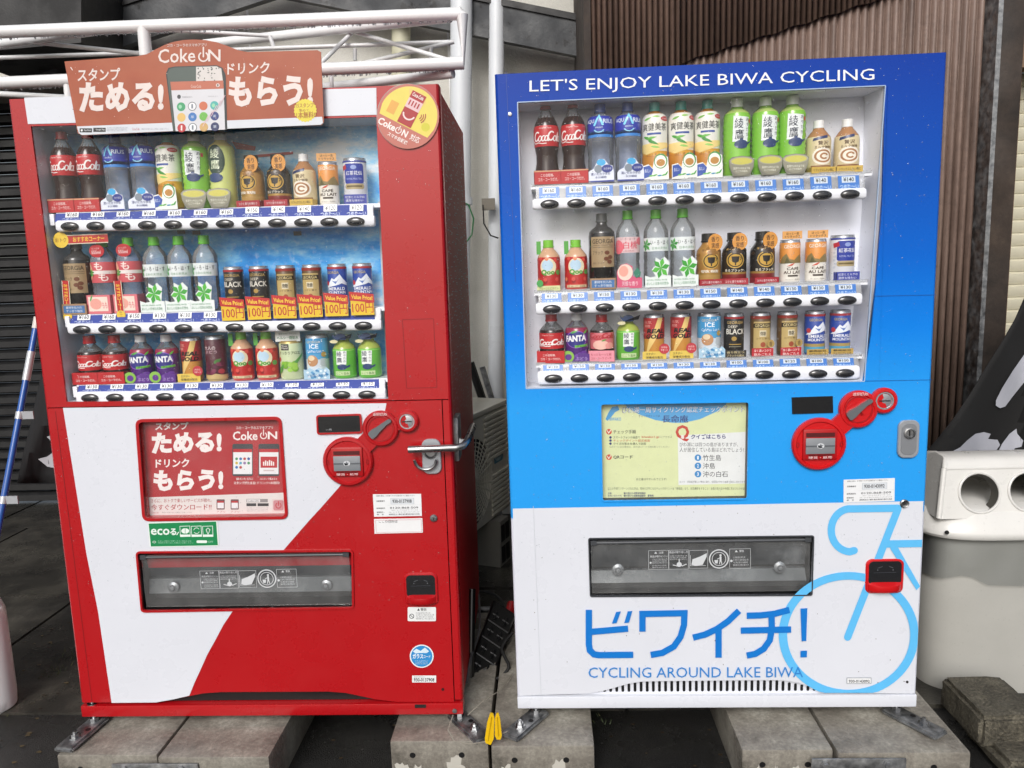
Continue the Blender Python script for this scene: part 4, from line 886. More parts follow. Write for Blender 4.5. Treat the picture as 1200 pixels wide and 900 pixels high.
# ================================================================== VENDING MACHINES
DEPTH = .74
def lerp(a, b, t): return a+(b-a)*t
def shelf(F, root, mach, row, xl, xr, L, R, b0, b1, strip, prices, n=12, blue=False):
    """a display shelf: board, price strip and rounded rail, each push button and price tag a sub-part"""
    v = row_v[(mach, row)]; u0, t0 = F.uv(xl, L[0], -.012); _, s0 = F.uv(xl, L[1], -.012); u1, t1 = F.uv(xr, R[0], -.012); _, s1 = F.uv(xr, R[1], -.012)
    h = ((t0-s0)+(t1-s1))/2; c0, c1 = (t0+s0)/2, (t1+s1)/2
    mb = MB(); mb.box((u0-.004, .03, v-.012), (u1+.02, .128, v-.001), MT['shelf'])
    ring = [(.022+.011*math.cos(a)*1.0, h/2*math.sin(a)) for a in [2*math.pi*k/16 for k in range(16)]]
    ring = [(.024-.013*math.copysign(abs(math.cos(a))**.6, math.cos(a)), h/2*math.copysign(abs(math.sin(a))**.6, math.sin(a))) for a in [2*math.pi*k/20 for k in range(20)]]
    vs = []; N = 20
    for u, c, k in ((u0, c0, .8), (u0+.006, c0, 1), (u1-.006, c1, 1), (u1, c1, .8)): vs += [(u, y if k == 1 else .024+(y-.024)*k, c+z*k) for y, z in ring]
    fs = [(i*N+k, i*N+(k+1) % N, (i+1)*N+(k+1) % N, (i+1)*N+k) for i in range(3) for k in range(N)]+[tuple(range(N)), tuple(range(3*N, 4*N))]
    mb.add(vs, fs, MT['shelf'], True)
    o = mb.build('display_shelf', root)
    # price strip leaning back between rail and board
    su0, su1 = F.uv(strip[0], (L[0]+R[0])/2, -.03)[0], F.uv(strip[1], (L[0]+R[0])/2, -.03)[0]
    def sp(u, q, hh=0): c = lerp(c0, c1, (u-u0)/(u1-u0))+h/2-.004; return (u, lerp(.020, .031, q)-hh, lerp(c, v-.0005, q))
    mb = MB(); m = MT['acryl'] if blue else C('#1c3893', .65)
    mb.add([sp(su0, 0), sp(su1, 0), sp(su1, 1), sp(su0, 1)], [(0, 1, 2, 3)], m)
    if blue: mb.box((su0-.012, .03, v-.006), (su1+.02, .034, v+.003), MT['acryl'])
    else: mb.box((su0-.014, .02, v-.036), (su0-.001, .034, v-.004), MT['shelf'], .002); mb.box((su1+.001, .02, v-.036), (su1+.018, .034, v-.004), MT['shelf'], .002)
    mb.build('price_strip', o)
    base = None
    q0 = F.uv(*b0, -.01)[0]; q1 = F.uv(*b1, -.01)[0]; cache = {}
    for i in range(n):
        u = lerp(q0, q1, i/(n-1)); cv = lerp(c0, c1, (u-u0)/(u1-u0))-.002
        if base is None:
            mb = MB(); P = 22
            mb.lathe([(.0255, .0), (.0252, .004), (.022, .0065), (.012, .0088), (0, .0095)], MT['button'], P, (0, 0, 0), 'y')
            for k in range(len(mb.v)): mb.v[k] = (mb.v[k][0], mb.v[k][1], mb.v[k][2]*.5)
            base = mb.build('push_button', o); b = base
        else: b = dup(base, o)
        b.location = (u, .0115, cv)
        pr = prices[i]
        if pr is None: continue
        if pr not in cache:
            A = Art(); 
            if blue: A.rect(-.028, 0, .028, .80, '#2a6ebe'); A.rect(-.018, .40, .018, .76, '#c6d2de'); A.text('¥'+pr, -.014, .46, .014, .71, '#20262c', .02); A.text('つめた〜い', -.024, .05, .026, .30, '#b9d2ea', .01)
            else: A.rect(-.018, .44, .020, .99, '#e3e6ea'); A.text('¥'+pr, -.014, .52, .016, .93, '#20262c', .02); A.text('つめた〜い', -.026, .04, .028, .42, '#b9c8ea', .01)
            mb = MB(); hh = v-(cv+.002+h/2-.004)
            A.build(mb, lambda x, y, d: (x, lerp(.0, .011, y)-d, lerp(0, hh, y)), .0022, .0002); cache[pr] = mb.build('price_tag', o); b = cache[pr]
        else: b = dup(cache[pr], o)
        b.location = (u, .020, cv+.002+h/2-.004)
    return o, (lambda x, y, w: F.uv(x, y, w))
def fixed(name, root, F, w, fn, conv=None, thick=.0008, rough=.4):
    """a sticker or print on the machine's front, drawn with the photograph's own measures of it"""
    A = Art(conv or (lambda x, y: F.uv(x, y, w))); fn(A); mb = MB()
    A.build(mb, flat(-w), thick, .00018, rough=rough); return mb.build(name, root)
def rframe(F, q, w0, w1, wid, mat, name, root, rad=5):
    """a rounded rim round an opening given by four picture corners (TL, TR, BR, BL)"""
    def loop(d):
        P = []; Q = [Vector(F.uv(*p)) for p in q]; c = sum(Q, Vector((0, 0)))/4
        n = 4
        for i in range(4):
            p = Q[i]; a = (Q[i-1]-p).normalized(); b = (Q[(i+1) % 4]-p).normalized(); r = rad*.0026+(d if d > 0 else 0)
            o = p-(a+b)*d                      # push outwards
            s0 = o+a*r; s1 = o+b*r
            for k in range(6): t = k/5; P.append((1-t)**2*s0+2*t*(1-t)*o+t*t*s1)
        return P
    a, b = loop(0), loop(wid); n = len(a); mb = MB()
    V = [(p.x, -w0, p.y) for p in a]+[(p.x, -w1, p.y) for p in a]+[(p.x, -w1, p.y) for p in b]+[(p.x, -w0, p.y) for p in b]
    fs = []
    for r_ in range(3):
        for k in range(n): fs.append((r_*n+k, r_*n+(k+1) % n, (r_+1)*n+(k+1) % n, (r_+1)*n+k))
    mb.add(V, fs, mat); return mb.build(name, root)
def recess(F, root, q, depth, mats, name, y0=.006, back=True, ex=.0):
    """lining of an opening: four sides and a back"""
    P = quad(F, q); mb = MB(); n = 4
    c = (sum(p[0] for p in P)/4, sum(p[1] for p in P)/4)
    P = [(c[0]+(p[0]-c[0])*(1+ex), c[1]+(p[1]-c[1])*(1+ex)) for p in P]
    vs = [(u, y0, v) for u, v in P]+[(u, depth, v) for u, v in P]
    for k in range(n): mb.add([vs[k], vs[(k+1) % n], vs[n+(k+1) % n], vs[n+k]], [(0, 1, 2, 3)], mats[0])
    if back: mb.add(vs[n:], [(0, 1, 2, 3)], mats[1])
    return mb.build(name, root)
def cabinet(F, root, W_, H_, z0, mat_side, mat_top, y0=.05, inset=.004):
    mb = MB(); a, b = inset, W_-inset; t = .003
    mb.box((a, y0, z0), (a+t, DEPTH, H_-.006), mat_side); mb.box((b-t, y0, z0), (b, DEPTH, H_-.006), mat_side)
    mb.box((a+t, y0, H_-.006-t), (b-t, DEPTH, H_-.006), mat_top); mb.box((a+t, DEPTH-t, z0), (b-t, DEPTH, H_-.006-t), MT['dark'])
    mb.box((a+t, y0, z0), (b-t, DEPTH-t, z0+t), MT['dark'])
    mb.box((a+.01, y0-.028, z0+.01), (a+.02, y0-.002, H_-.02), MT['rubber']); mb.box((b-.02, y0-.028, z0+.01), (b-.01, y0-.002, H_-.02), MT['rubber'])
    o = mb.build('cabinet', root); return o
def door_edge(F, root, W_, H_, z0, mat, name='door_edge'):
    """the door's outer skin behind the front plate: sides and top, with a rounded front corner"""
    mb = MB(); t = .002
    prof = [(0.0, .05), (0.0, .008), (.0025, .0025), (.007, .0)]
    for sx in (0, 1):
        vs = []
        for x, y in prof:
            u = x if sx == 0 else W_-x; vs += [(u, y, z0), (u, y, H_)]
        mb.add(vs, [(2*i, 2*i+2, 2*i+3, 2*i+1) for i in range(len(prof)-1)], mat, True)
    mb.add([(.0, .0065, H_), (W_, .0065, H_), (W_, .05, H_), (0, .05, H_)], [(0, 1, 2, 3)], mat)
    mb.add([(.007, .0, H_-.0002), (W_-.007, .0, H_-.0002), (W_, .0065, H_), (0, .0065, H_)], [(0, 1, 2, 3)], mat)
    return mb.build(name, root)
def raindrops(F, root, W_, H_, areas, seed, n):
    q = random.Random(seed); mb = MB(); m = MT['glassdrop']
    for k in range(n):
        a = areas[0] if q.random() < areas[0][4] or len(areas) == 1 else areas[1]
        u, v = q.uniform(a[0], a[1]), q.uniform(a[2], a[3]); s = .0006+.0011*q.random()**2.5; y = a[5] if len(a) > 5 else -.0012
        vs = [(u+s*math.cos(t), y, v+s*1.15*math.sin(t)) for t in [k2*math.pi/3 for k2 in range(6)]]+[(u, y-s*.55, v-.1*s)]
        mb.add(vs, [(j, (j+1) % 6, 6) for j in range(6)], m, True)
    return tag(mb.build('raindrops', root), kind='stuff')
def rplate(mb, cx, cz, w, h, r, y0, y1, mat, n=6, bev=.002):
    """a plate with rounded corners, standing from y0 out to y1, front edge eased"""
    def loop(d):
        P = []
        for sx, sz, a in ((1, -1, -90), (1, 1, 0), (-1, 1, 90), (-1, -1, 180)):
            for k in range(n+1):
                t = math.radians(a+90*k/n); P.append((cx+sx*(w/2-r)+(r-d)*math.cos(t), cz+sz*(h/2-r)+(r-d)*math.sin(t)))
        return P
    A_, B_ = loop(0), loop(bev); N = len(A_)
    V = [(x, y0, z) for x, z in A_]+[(x, y1+bev, z) for x, z in A_]+[(x, y1, z) for x, z in B_]
    mb.add(V, [(i*N+k, i*N+(k+1) % N, (i+1)*N+(k+1) % N, (i+1)*N+k) for i in range(2) for k in range(N)]+[tuple(range(2*N, 3*N))], mat)
def coin_unit(F, root, big, mid, small, rb, rm, rs_, mat):
    """two linked red discs and a small one: coin slot with flap, return lever, coin cup"""
    Pb, Pm, Ps = F.uv(*big), F.uv(*mid), F.uv(*small); k = .00242
    R1, R2, R3_ = rb*k, rm*k, rs_*k
    mb = MB()
    for (c, r) in ((Pb, R1), (Pm, R2), (Ps, R3_)):
        mb.lathe([(r, 0), (r, .010), (r-.004, .014), (r-.010, .0145), (r-.013, .011), (0, .0105)], mat, 40, (c[0], 0, c[1]), 'y')
    def bridge(a, b, r):
        a, b = Vector(a), Vector(b); d = (b-a).normalized(); nn = Vector((-d.y, d.x))*r
        mb.prism([(p.x, -.0118, p.y) for p in (a+nn, a-nn, b-nn, b+nn)], mat, off=(0, .0118, 0))
    bridge(Pb, Pm, R2*.5); bridge(Pm, Ps, R3_*.55)
    o = mb.build('coin_panel', root)
    # coin mouth
    c = Pb; mb = MB(); s = R1*.62
    mb.box((c[0]-s, -.0185, c[1]-s*.92), (c[0]+s, -.0105, c[1]+s*.95), C('#a80d14', .3, .4), .003)
    mb.build('slot_frame', o)
    mb = MB(); mb.box((c[0]-s*.86, -.0215, c[1]-s*.55), (c[0]+s*.86, -.0187, c[1]+s*.42), C('#8d9196', .35, .2, .3), .001)
    mb.box((c[0]-s*.86, -.0228, c[1]-s*.1), (c[0]+s*.86, -.0217, c[1]-s*.02), C('#5a5e63', .4)); mb.box((c[0]-s*.84, -.0205, c[1]+s*.5), (c[0]+s*.84, -.0187, c[1]+s*.74), C('#4d070b', .5)); mb.build('coin_flap', o)
    A = Art(); A.circ(c[0], c[1]-s*.05, s*.22, s*.17, '#c9ccd0'); A.poly([(c[0]-.2*s*math.sin(t*2.513)*(1 if 1 else 1), c[1]-s*.05+.15*s*math.cos(t*2.513)) for t in range(5)], '#6a6e73'); A.text('硬貨・紙幣', c[0]-s*.7, c[1]-s*.84, c[0]+s*.7, c[1]-s*.68, '#e8cfcf'); A.rect(c[0]-s*.7, c[1]-s*.64, c[0]+s*.7, c[1]-s*.58, '#5c0a0e')
    mb = MB(); A.build(mb, flat(-.0222), .0005, .0002); mb.build('slot_print', o)
    for sx in (-1, 1):
        A = Art(); A.ring(c[0]+sx*R1*.80, c[1], R1*.06, R1*.1, R1*.02, '#7c070c', 0, 360, 16); mb = MB(); A.build(mb, flat(-.0145), .0004); mb.build('screw_cover', o)
    # return lever
    c = Pm; mb = MB(); r = R2*.72
    mb.lathe([(r, .0108), (r, .013), (r-.003, .013), (r-.0035, .0112)], C('#9c0b12', .3, .4), 30, (c[0], 0, c[1]), 'y'); mb.build('lever_well', o)
    mb = MB(); a0 = Vector((c[0]-R2*.55, c[1]-R2*.42)); b0 = Vector((c[0]+R2*.62, c[1]+R2*.50)); d = (b0-a0).normalized(); nn = Vector((-d.y, d.x)); P = []
    for t, w_ in ((0, .2), (.05, .3), (.2, .34), (.4, .26), (.75, .2), (.96, .15), (1, .06)): P.append(a0.lerp(b0, t)+nn*w_*R2*.8)
    for t, w_ in ((1, .06), (.96, .15), (.75, .1), (.4, .2), (.2, .3), (.05, .3), (0, .2)): P.append(a0.lerp(b0, t)-nn*w_*R2*.6)
    mb.prism([(p.x, -.021, p.y) for p in P], C('#6f7377', .35, .3, .4), off=(0, .0095, 0)); mb.build('return_lever', o)
    A = Art(); A.text('返却', c[0]-R2*.35, c[1]+R2*.74, c[0]-.02*R2, c[1]+R2*.92, '#eedada'); A.text('RETURN', c[0]+R2*.02, c[1]+R2*.74, c[0]+R2*.42, c[1]+R2*.9, '#eedada'); mb = MB(); A.build(mb, flat(-.0145), .0003); mb.build('lever_print', o)
    c = Ps; mb = MB(); r = R3_
    mb.lathe([(r*.68, .0108), (r*.68, .0135), (r*.58, .0135), (r*.55, .0108), (r*.5, .0112), (0, .0122)], MT['chrome'], 26, (c[0], 0, c[1]), 'y'); mb.build('coin_mouth', o)
    mb = MB(); mb.box((c[0]-r*.42, -.0135, c[1]-.0014), (c[0]+r*.42, -.0124, c[1]+.0014), MT['dark']); mb.build('coin_slit', o)
    return o
def return_cup(F, root, q, mat):
    """coin return: a red moulded surround, a dark tilting window and a scooped lip"""
    P = quad(F, q); u0, u1, v0, v1 = bounds(P); cx, cz, w, h = (u0+u1)/2, (v0+v1)/2, u1-u0, v1-v0
    mb = MB(); rplate(mb, cx, cz, w, h, .018, 0, -.006, mat, 6, .003)
    V = []; n = 12
    for k in range(n+1):
        x = cx-w*.42+w*.84*k/n; b = 1-abs(2*k/n-1)**3
        for (y, f) in ((-.006, .02), (-.007-.014*b, .05), (-.008-.017*b, .13), (-.008-.015*b, .24), (-.005, .31)): V.append((x, y, v0+h*f+.004))
    mb.add(V, [(i*5+k, i*5+k+1, (i+1)*5+k+1, (i+1)*5+k) for i in range(n) for k in range(4)], mat, True); o = mb.build('return_cup', root)
    mb = MB(); rplate(mb, cx, cz+h*.11, w*.86, h*.68, .013, -.005, -.0066, C('#1b1c1f', .16, .4), 6, .0004); mb.build('cup_window', o)
    A = Art(); A.stroke([(cx-w*.2, v0+h*.76), (cx-w*.08, v0+h*.80)], .0014, '#55585d'); A.stroke([(cx+w*.1, v0+h*.80), (cx+w*.2, v0+h*.76)], .0014, '#55585d'); A.circ(cx-w*.2, v0+h*.70, .0016, .0016, '#6c6f74', 8); A.circ(cx+w*.2, v0+h*.70, .0016, .0016, '#6c6f74', 8); A.stroke([(cx-w*.3, v0+h*.62), (cx+w*.28, v0+h*.63)], .0012, '#3d4046')
    mb = MB(); A.build(mb, flat(-.0066), .0003); mb.build('window_print', o)
    return o
def id_sticker(F, root, q, num, tel=True):
    (x0, y0), (x1, y1), (x2, y2), (x3, y3) = q                    # TL TR BR BL
    def conv(a, b):
        x = (1-b)*((1-a)*x3+a*x2)+b*((1-a)*x0+a*x1); y = (1-b)*((1-a)*y3+a*y2)+b*((1-a)*y0+a*y1); return F.uv(x, y)
    A = Art(conv); k = '#2b2c30'; A.rect(0, 0, 1, 1, '#e2e4e6'); A.text('故障の際は、お手数ですが下記番号までご連絡ください', .07, .89, .87, .955, k); A.text('自販機番号', .07, .66, .24, .73, k, .02)
    A.rect(.29, .50, .985, .505, '#b5b8bc'); A.rect(.36, .54, .85, .82, '#b9bfc6'); A.rect(.37, .555, .84, .805, '#d2d7dc'); A.text(num, .40, .60, .80, .76, k, .02); A.text('故障連絡先', .06, .34, .24, .41, k, .02); A.text('0120-868-509', .34, .34, .93, .43, k, .01); A.text('コカ・コーラ カスタマーサービス', .37, .255, .92, .305, k); A.text('管理責任', .06, .17, .2, .23, k, .02); A.text('者    名', .06, .07, .2, .13, k, .02); A.text('コカ・コーラ ボトラーズジャパンベンディング', .31, .16, .95, .22, k); A.text('滋賀県近江八幡市 衛生責任者 東近江支店', .31, .06, .95, .13, k, .02)
    mb = MB(); A.build(mb, flat(-.0008), .0002, .0002); return mb.build('id_sticker', root)
def slot_print(F, root, q, w, red):
    (x0, y0), (x1, y1), (x2, y2), (x3, y3) = q
    def conv(a, b):
        x = (1-b)*((1-a)*x3+a*x2)+b*((1-a)*x0+a*x1); y = (1-b)*((1-a)*y3+a*y2)+b*((1-a)*y0+a*y1); return F.uv(x, y, w)
    A = Art(conv); k = '#c9cccf'; R = F.uv(x1, y1)[0]-F.uv(x0, y0)[0]; ay = (F.uv(x0, y0)[1]-F.uv(x3, y3)[1])/R
    def fr(a, b, c, d): A.stroke([(a, b), (c, b), (c, d), (a, d), (a, b)], .003, k, False, ay)
    fr(.0, .05, .195, .95); fr(.2, .05, .39, .95); fr(.4, .08, .58, .92); fr(.795, .05, 1.0, .95)
    A.poly([(.055, .80), (.085, .80), (.07, .9)], k); A.text('注意', .1, .80, .145, .9, k, .02); A.text('商品が取りにくい', .015, .62, .185, .72, k, .03); A.lines(.035, .32, .185, .58, 3, k); A.circ(.02, .37, .01, .01/ay, k); A.lines(.035, .1, .185, .28, 2, k)
    A.text('商品の取り出し方', .205, .80, .385, .91, k, .02); A.lines(.21, .48, .38, .72, 3, k); A.stroke([(.24, .25), (.28, .2), (.3, .35), (.33, .2), (.37, .28)], .008, k, ay=ay); A.circ(.3, .27, .025, .025/ay, k); A.stroke([(.3, .4), (.3, .5)], .01, k, ay=ay)
    A.poly([(.42, .25), (.46, .2), (.53, .24), (.57, .62), (.57, .78), (.50, .62), (.43, .50)], k); A.stroke([(.41, .7), (.41, .2), (.56, .2)], .004, k, False, ay)
    A.ring(.69, .5, .098, .098/ay, .012, k, wy=.012/ay, n=36); A.ring(.69, .5, .07, .07/ay, .006, k, wy=.006/ay, n=32); A.circ(.705, .5+.038/ay, .011, .011/ay, k, 12); A.stroke([(.705, .5+.02/ay), (.705, .5-.02/ay)], .018, k, ay=ay); A.stroke([(.70, .5-.02/ay), (.695, .5-.05/ay)], .008, k, ay=ay); A.stroke([(.71, .5-.02/ay), (.718, .5-.05/ay)], .008, k, ay=ay); A.stroke([(.705, .5+.015/ay), (.675, .5+.0/ay)], .007, k, ay=ay); A.poly([(.645, .5-.01/ay), (.682, .5-.01/ay), (.676, .5-.045/ay), (.651, .5-.045/ay)], k)
    for t in range(14):
        a = math.radians(25+10*t); A.circ(.69+.084*math.cos(a), .5+.084/ay*math.sin(a), .0035, .0035/ay, '#3d4044', 6)
        a = math.radians(205+10*t); A.circ(.69+.084*math.cos(a), .5+.084/ay*math.sin(a), .0035, .0035/ay, '#3d4044', 6)
    A.poly([(.845, .80), (.875, .80), (.86, .9)], k); A.text('警告', .89, .80, .935, .9, k, .02); A.lines(.83, .15, .98, .62, 4, k); A.circ(.812, .4, .012, .012/ay, k)
    mb = MB(); A.build(mb, flat(-w), .0006, .0002); return mb.build('pictogram_print', root)
def delivery(F, root, q, red):
    """delivery opening: dark recess, inner flap, clear hinged cover, pictograms"""
    o = recess(F, root, q, .16, [MT['dark'], C('#1b1d20', .35, .2)], 'delivery_box', .003)
    P = quad(F, q); u0 = max(P[0][0], P[3][0]); u1 = min(P[1][0], P[2][0]); v1 = min(P[0][1], P[1][1]); v0 = max(P[2][1], P[3][1]); h = v1-v0
    def band(a, b, ya, yb, m, name):
        mb = MB(); mb.prism([(u0+.004, ya, v0+h*a), (u0+.004, yb, v0+h*b), (u0+.004, .13, v0+h*b), (u0+.004, .13, v0+h*a)], m, off=(u1-u0-.008, 0, 0)); return mb.build(name, root)
    if red:
        band(.66, .93, .042, .030, C('#b5242c', .3, .2), 'inner_flap'); band(.46, .656, .052, .044, C('#34373c', .4, .2), 'inner_flap'); band(.21, .456, .03, .04, MT['scuffgrey'], 'catch_tray'); band(.02, .205, .07, .07, MT['dark'], 'tray_mouth')
    else:
        band(.40, .93, .05, .03, MT['scuffdark'], 'inner_flap'); band(.335, .395, .062, .058, MT['dark'], 'tray_mouth'); band(.15, .33, .03, .05, MT['scuffgrey'], 'catch_tray'); band(.02, .145, .045, .045, C('#1c1e20', .4), 'tray_mouth')
    for f in (.13, .87):
        mb = MB(); mb.lathe([(0, .013), (.006, .012), (.009, .007), (.017, .004), (.018, 0)], MT['chrome'], 18, (lerp(u0, u1, f), .029, v0+h*(.33 if red else .40)), 'y'); mb.build('flap_knob', root)
    mb = MB(); mb.box((u0+.003, .008, v0+.003), (u1-.003, .0105, v1-.006), MT['acryl2']); c = mb.build('clear_cover', root)
    mb = MB(); mb.tube([(u0+.006, .006, v1-.012), (u1-.006, .006, v1-.012)], .004, C('#4c4f53', .35), 10); mb.box((u0+.002, .002, v1-.018), (u0+.02, .012, v1-.004), C('#3d4044', .4)); mb.box((u1-.02, .002, v1-.018), (u1-.002, .012, v1-.004), C('#3d4044', .4)); mb.build('hinge_bar', c)
    return o
MT['scuffdark'] = speck_mat('scuffed_dark_metal', [(.35, '#2c2f33'), (.58, '#3a3d41'), (.72, '#7b7e82')], 4, (.25, .5), 60, .1)
MT['scuffgrey'] = speck_mat('scuffed_grey_metal', [(.3, '#4e5256'), (.55, '#62666a'), (.75, '#85898d')], 7, (.25, .5), 60, .1)
MT['acryl2'] = clear('scuffed_clear_cover', '#fafbfb', .045, .1, .8)
def foot(F, root, u, y, ang, H_):
    """steel anchor plate with levelling bolt, standing on the block"""
    z = .1365-F.O.z; L = .17; c, s_ = math.cos(ang), math.sin(ang)
    def T(a, b, h): return (u+a*c-b*s_, y+a*s_+b*c, z+h)
    mb = MB(); bm = bmesh.new(); bmesh.ops.create_cube(bm, size=1)
    for v in bm.verts: v.co = Vector((v.co.x*.062, v.co.y*L-L/2+.03, v.co.z*.016+.008))
    bmesh.ops.bevel(bm, geom=list(bm.edges), offset=.006, segments=2, affect='EDGES')
    for v in bm.verts: v.co = Vector(T(v.co.x, v.co.y, v.co.z))
    mb.bm(bm, MT['galv'], True); o = mb.build('foot_plate', root)
    mb = MB(); P = T(0, .0, 0); mb.lathe([(.0075, .0), (.0075, .03)], MT['steel'], 12, (P[0], P[1], z+.016)); mb.lathe([(.013, .016), (.013, .028), (.0075, .028)], MT['steel'], 6, (P[0], P[1], z)); mb.build('levelling_bolt', o)
    mb = MB(); P = T(0, -.085, 0); mb.lathe([(.017, .016), (.017, .019), (.0115, .019), (.0115, .028), (.006, .028), (.006, .036), (0, .036)], MT['steel'], 6, (P[0], P[1], z)); mb.build('anchor_bolt', o)
    mb = MB(); P = T(.012, -.045, 0); mb.lathe([(0, .0166), (.008, .0166)], MT['dark'], 12, (P[0], P[1], z)); mb.build('slotted_hole', o)
# ------------------------------------------------------------------ the red machine
def red_machine():
    F = RED; W_, H_ = 1.183, 1.83
    root = empty('vending_machine', mat=F.M); tag(root, 'red and white drink vending machine with a stamp-app board across its top', 'vending machine')
    zr = F.uv(300, 838)[1]; zd = F.uv(130, 823)[1]; zd2 = F.uv(300, 811)[1]
    red = MT['red']; white = MT['white']
    cabinet(F, root, W_, H_, .03, MT['redside'], red)
    door_edge(F, root, W_, H_, zd, red)
    seam = F.uv(300, 473)[1]; su = F.uv(518, 469)[0]; gap = .0014
    win = [(36, 148), (441, 137), (455, 467.5), (78, 471)]; W0 = quad(F, win)
    post = [(163, 494.5), (327, 491.5), (334.5, 604.5), (171, 607)]; slot = [(162, 648), (412, 646), (413, 711), (168, 715)]
    disp = [(373, 488), (422, 486.5), (423, 505.5), (374, 507)]; cup = [(475, 673.5), (511, 672), (512.5, 707), (477, 708.5)]
    sheet([(.007, seam+gap), (W_-.007, seam+gap), (W_-.007, H_-.0004), (.007, H_-.0004)], [W0], red, 'upper_door', root)
    zs = F.uv(300, 770)[1]
    lo = [(.007, zs), (su-gap, zs), (su-gap, seam-gap), (.007, seam-gap)]
    ld = sheet(lo, [quad(F, post), quad(F, slot)], red, 'lower_door', root)
    arch = [F.uv(x, y) for x, y in ((107, 823.5), (183, 823), (205, 819), (238, 812.5), (260, 811), (385, 810.5), (405, 812), (440, 819.5), (465, 822.5), (530, 822.5))]
    sheet([(.007, zd), *[(max(.007, a), b) for a, b in arch[1:-1]], (su-gap, arch[-1][1]), (su-gap, zs), (.007, zs)], [], red, 'kick_plate', root)
    sheet([(su+gap, zd), (W_-.007, zd), (W_-.007, seam-gap), (su+gap, seam-gap)], [], red, 'hinge_strip', root)
    # white fields of the livery
    sheet(quad(F, [(28.5, 114.5), (441, 103), (441.5, 134.5), (33, 145.5)]), [], white, 'header_strip', root, -.0012, .0012)
    U = [(74, 478), (453, 472.5), (449, 492), (440, 512), (430, 528), (415, 548), (399, 569), (377, 594), (361, 611.5), (334.5, 642), (330.5, 647), (101.5, 649)]
    sheet(quad(F, U), [quad(F, post), quad(F, slot)], white, 'white_field', root, -.0009, .0009)
    sheet(quad(F, [(101.5, 649), (161, 648.5), (167.5, 716), (115, 716)]), [quad(F, slot)], white, 'white_field', root, -.0009, .0009)
    sheet(quad(F, [(115, 716), (273.5, 715), (262, 732), (253, 749), (243, 767), (235, 785), (228, 800), (222, 815), (205, 819), (183, 823), (131, 823.5)]), [], white, 'white_field', root, -.0009, .0009)
    # display window
    rc = recess(F, root, win, .13, [MT['innergrey'], MT['dark']], 'display_lining', .006, False, .0)
    bk = [(u, v) for u, v in W0]; mb = MB(); mb.add([(u, .1295, v) for u, v in bk], [(0, 1, 2, 3)], MT['sea']); b = mb.build('display_back', root)
    ur = F.uv(450, 300, -.12)[0]; mb = MB(); mb.add([(ur-.012, .1285, F.uv(440, 236, -.12)[1]), (ur+.02, .1285, F.uv(440, 236, -.12)[1]), (ur+.02, .1285, F.uv(440, 470, -.12)[1]), (ur-.012, .1285, F.uv(440, 470, -.12)[1])], [(0, 1, 2, 3)], C('#c9cdd2', .4)); mb.build('trim_strip', b)
    mb = MB()
    for x, y in ((225, 272), (345, 273), (421, 211), (207, 271), (433, 435), (296, 397)): u, v = F.uv(x, y, -.1); mb.box((u-.01, .124, v-.006), (u+.012, .1285, v+.006), MT['dark'])
    mb.build('back_clip', b)
    mb = MB()     # red paper gables printed on the backdrop
    for pts in (((270, 165), (298, 171), (297, 176), (276, 174)), ((298, 181), (342, 177), (342, 180), (299, 184))):
        mb.prism([(*[F.uv(x, y, -.118)[0]], .1265, F.uv(x, y, -.118)[1]) for x, y in pts], C('#b5483c', .5), off=(0, .002, 0))
    mb.build('paper_gable', b)
    shelf(F, root, 'red', 'top', 64, 438, (258.5, 271.5), (251, 266), (81.7, 265), (416.7, 257.5), (66, 431), ['160']*5+['160', '160', '150', '140', '140', '120', '120'])
    s2, _ = shelf(F, root, 'red', 'middle', 78, 446, (379.5, 392), (374, 387.5), (95.8, 386), (425.7, 380), (84, 440), ['160', '160', '150', '130', '130', '130']+[None]*6)
    shelf(F, root, 'red', 'bottom', 88, 451, (459.5, 472), (455, 468), (105.3, 466.4), (430, 461), (93, 445), ['130']*12)
    # special-price cards on the middle shelf
    first = None
    for i in range(6):
        x = 274.5+30.2*i; u, v = F.uv(x, 363-1.3*i, -.022)
        if first is None:
            A = Art(); A.rect(-.033, -.03, .033, .012, '#e0bb22'); A.text('100円', -.029, -.024, .031, .006, '#b8201f', .03); A.poly([(-.035, .012), (.035, .004), (.034, .028), (.0, .033), (-.036, .037)], '#b81a1c'); A.text('Value Price!', -.03, .017, .03, .029, '#f0cf3c', .02, dy=-.006)
            mb = MB(); mb.box((-.033, -.0005, -.03), (.033, .0005, .028), C('#c9a520')); A.build(mb, flat(-.0005), .0004, .0002); first = mb.build('price_card', s2); o = first
        else: o = dup(first, s2)
        o.location = (u, .012, v); o.rotation_euler = (0, rnd.uniform(-.03, .03), 0)
    for (x0, y0, x1, y1, vert) in ((68, 281.5, 127, 279, 0), (77, 329, 80, 371, 1), (138, 329, 142.5, 369, 1)):
        a, b_ = F.uv(x0, y0, -.03), F.uv(x1, y1, -.03); A = Art(); L = math.hypot(b_[0]-a[0], b_[1]-a[1]); ang = math.atan2(b_[1]-a[1], b_[0]-a[0])
        if vert: A.rect(0, -.011, L, .011, '#d8d0b8'); A.rect(0, -.009, L, .009, '#b81f20'); A.text('おすすめコーナー', .01, -.006, L*.84, .006, '#ecc43c', .02); A.circ(L, 0, .013, .013, '#e3c13a'); A.text('おトク', L-.01, -.004, L+.009, .005, '#8a5a12')
        else: A.rect(.02, -.013, L, .013, '#d8d0b8'); A.rect(.02, -.0105, L, .0105, '#b81f20'); A.text('おすすめコーナー', .045, -.007, L-.01, .007, '#ecc43c', .02); A.circ(.01, 0, .022, .022, '#e3c13a'); A.text('おトク', -.006, -.006, .026, .006, '#8a5a12', .01)
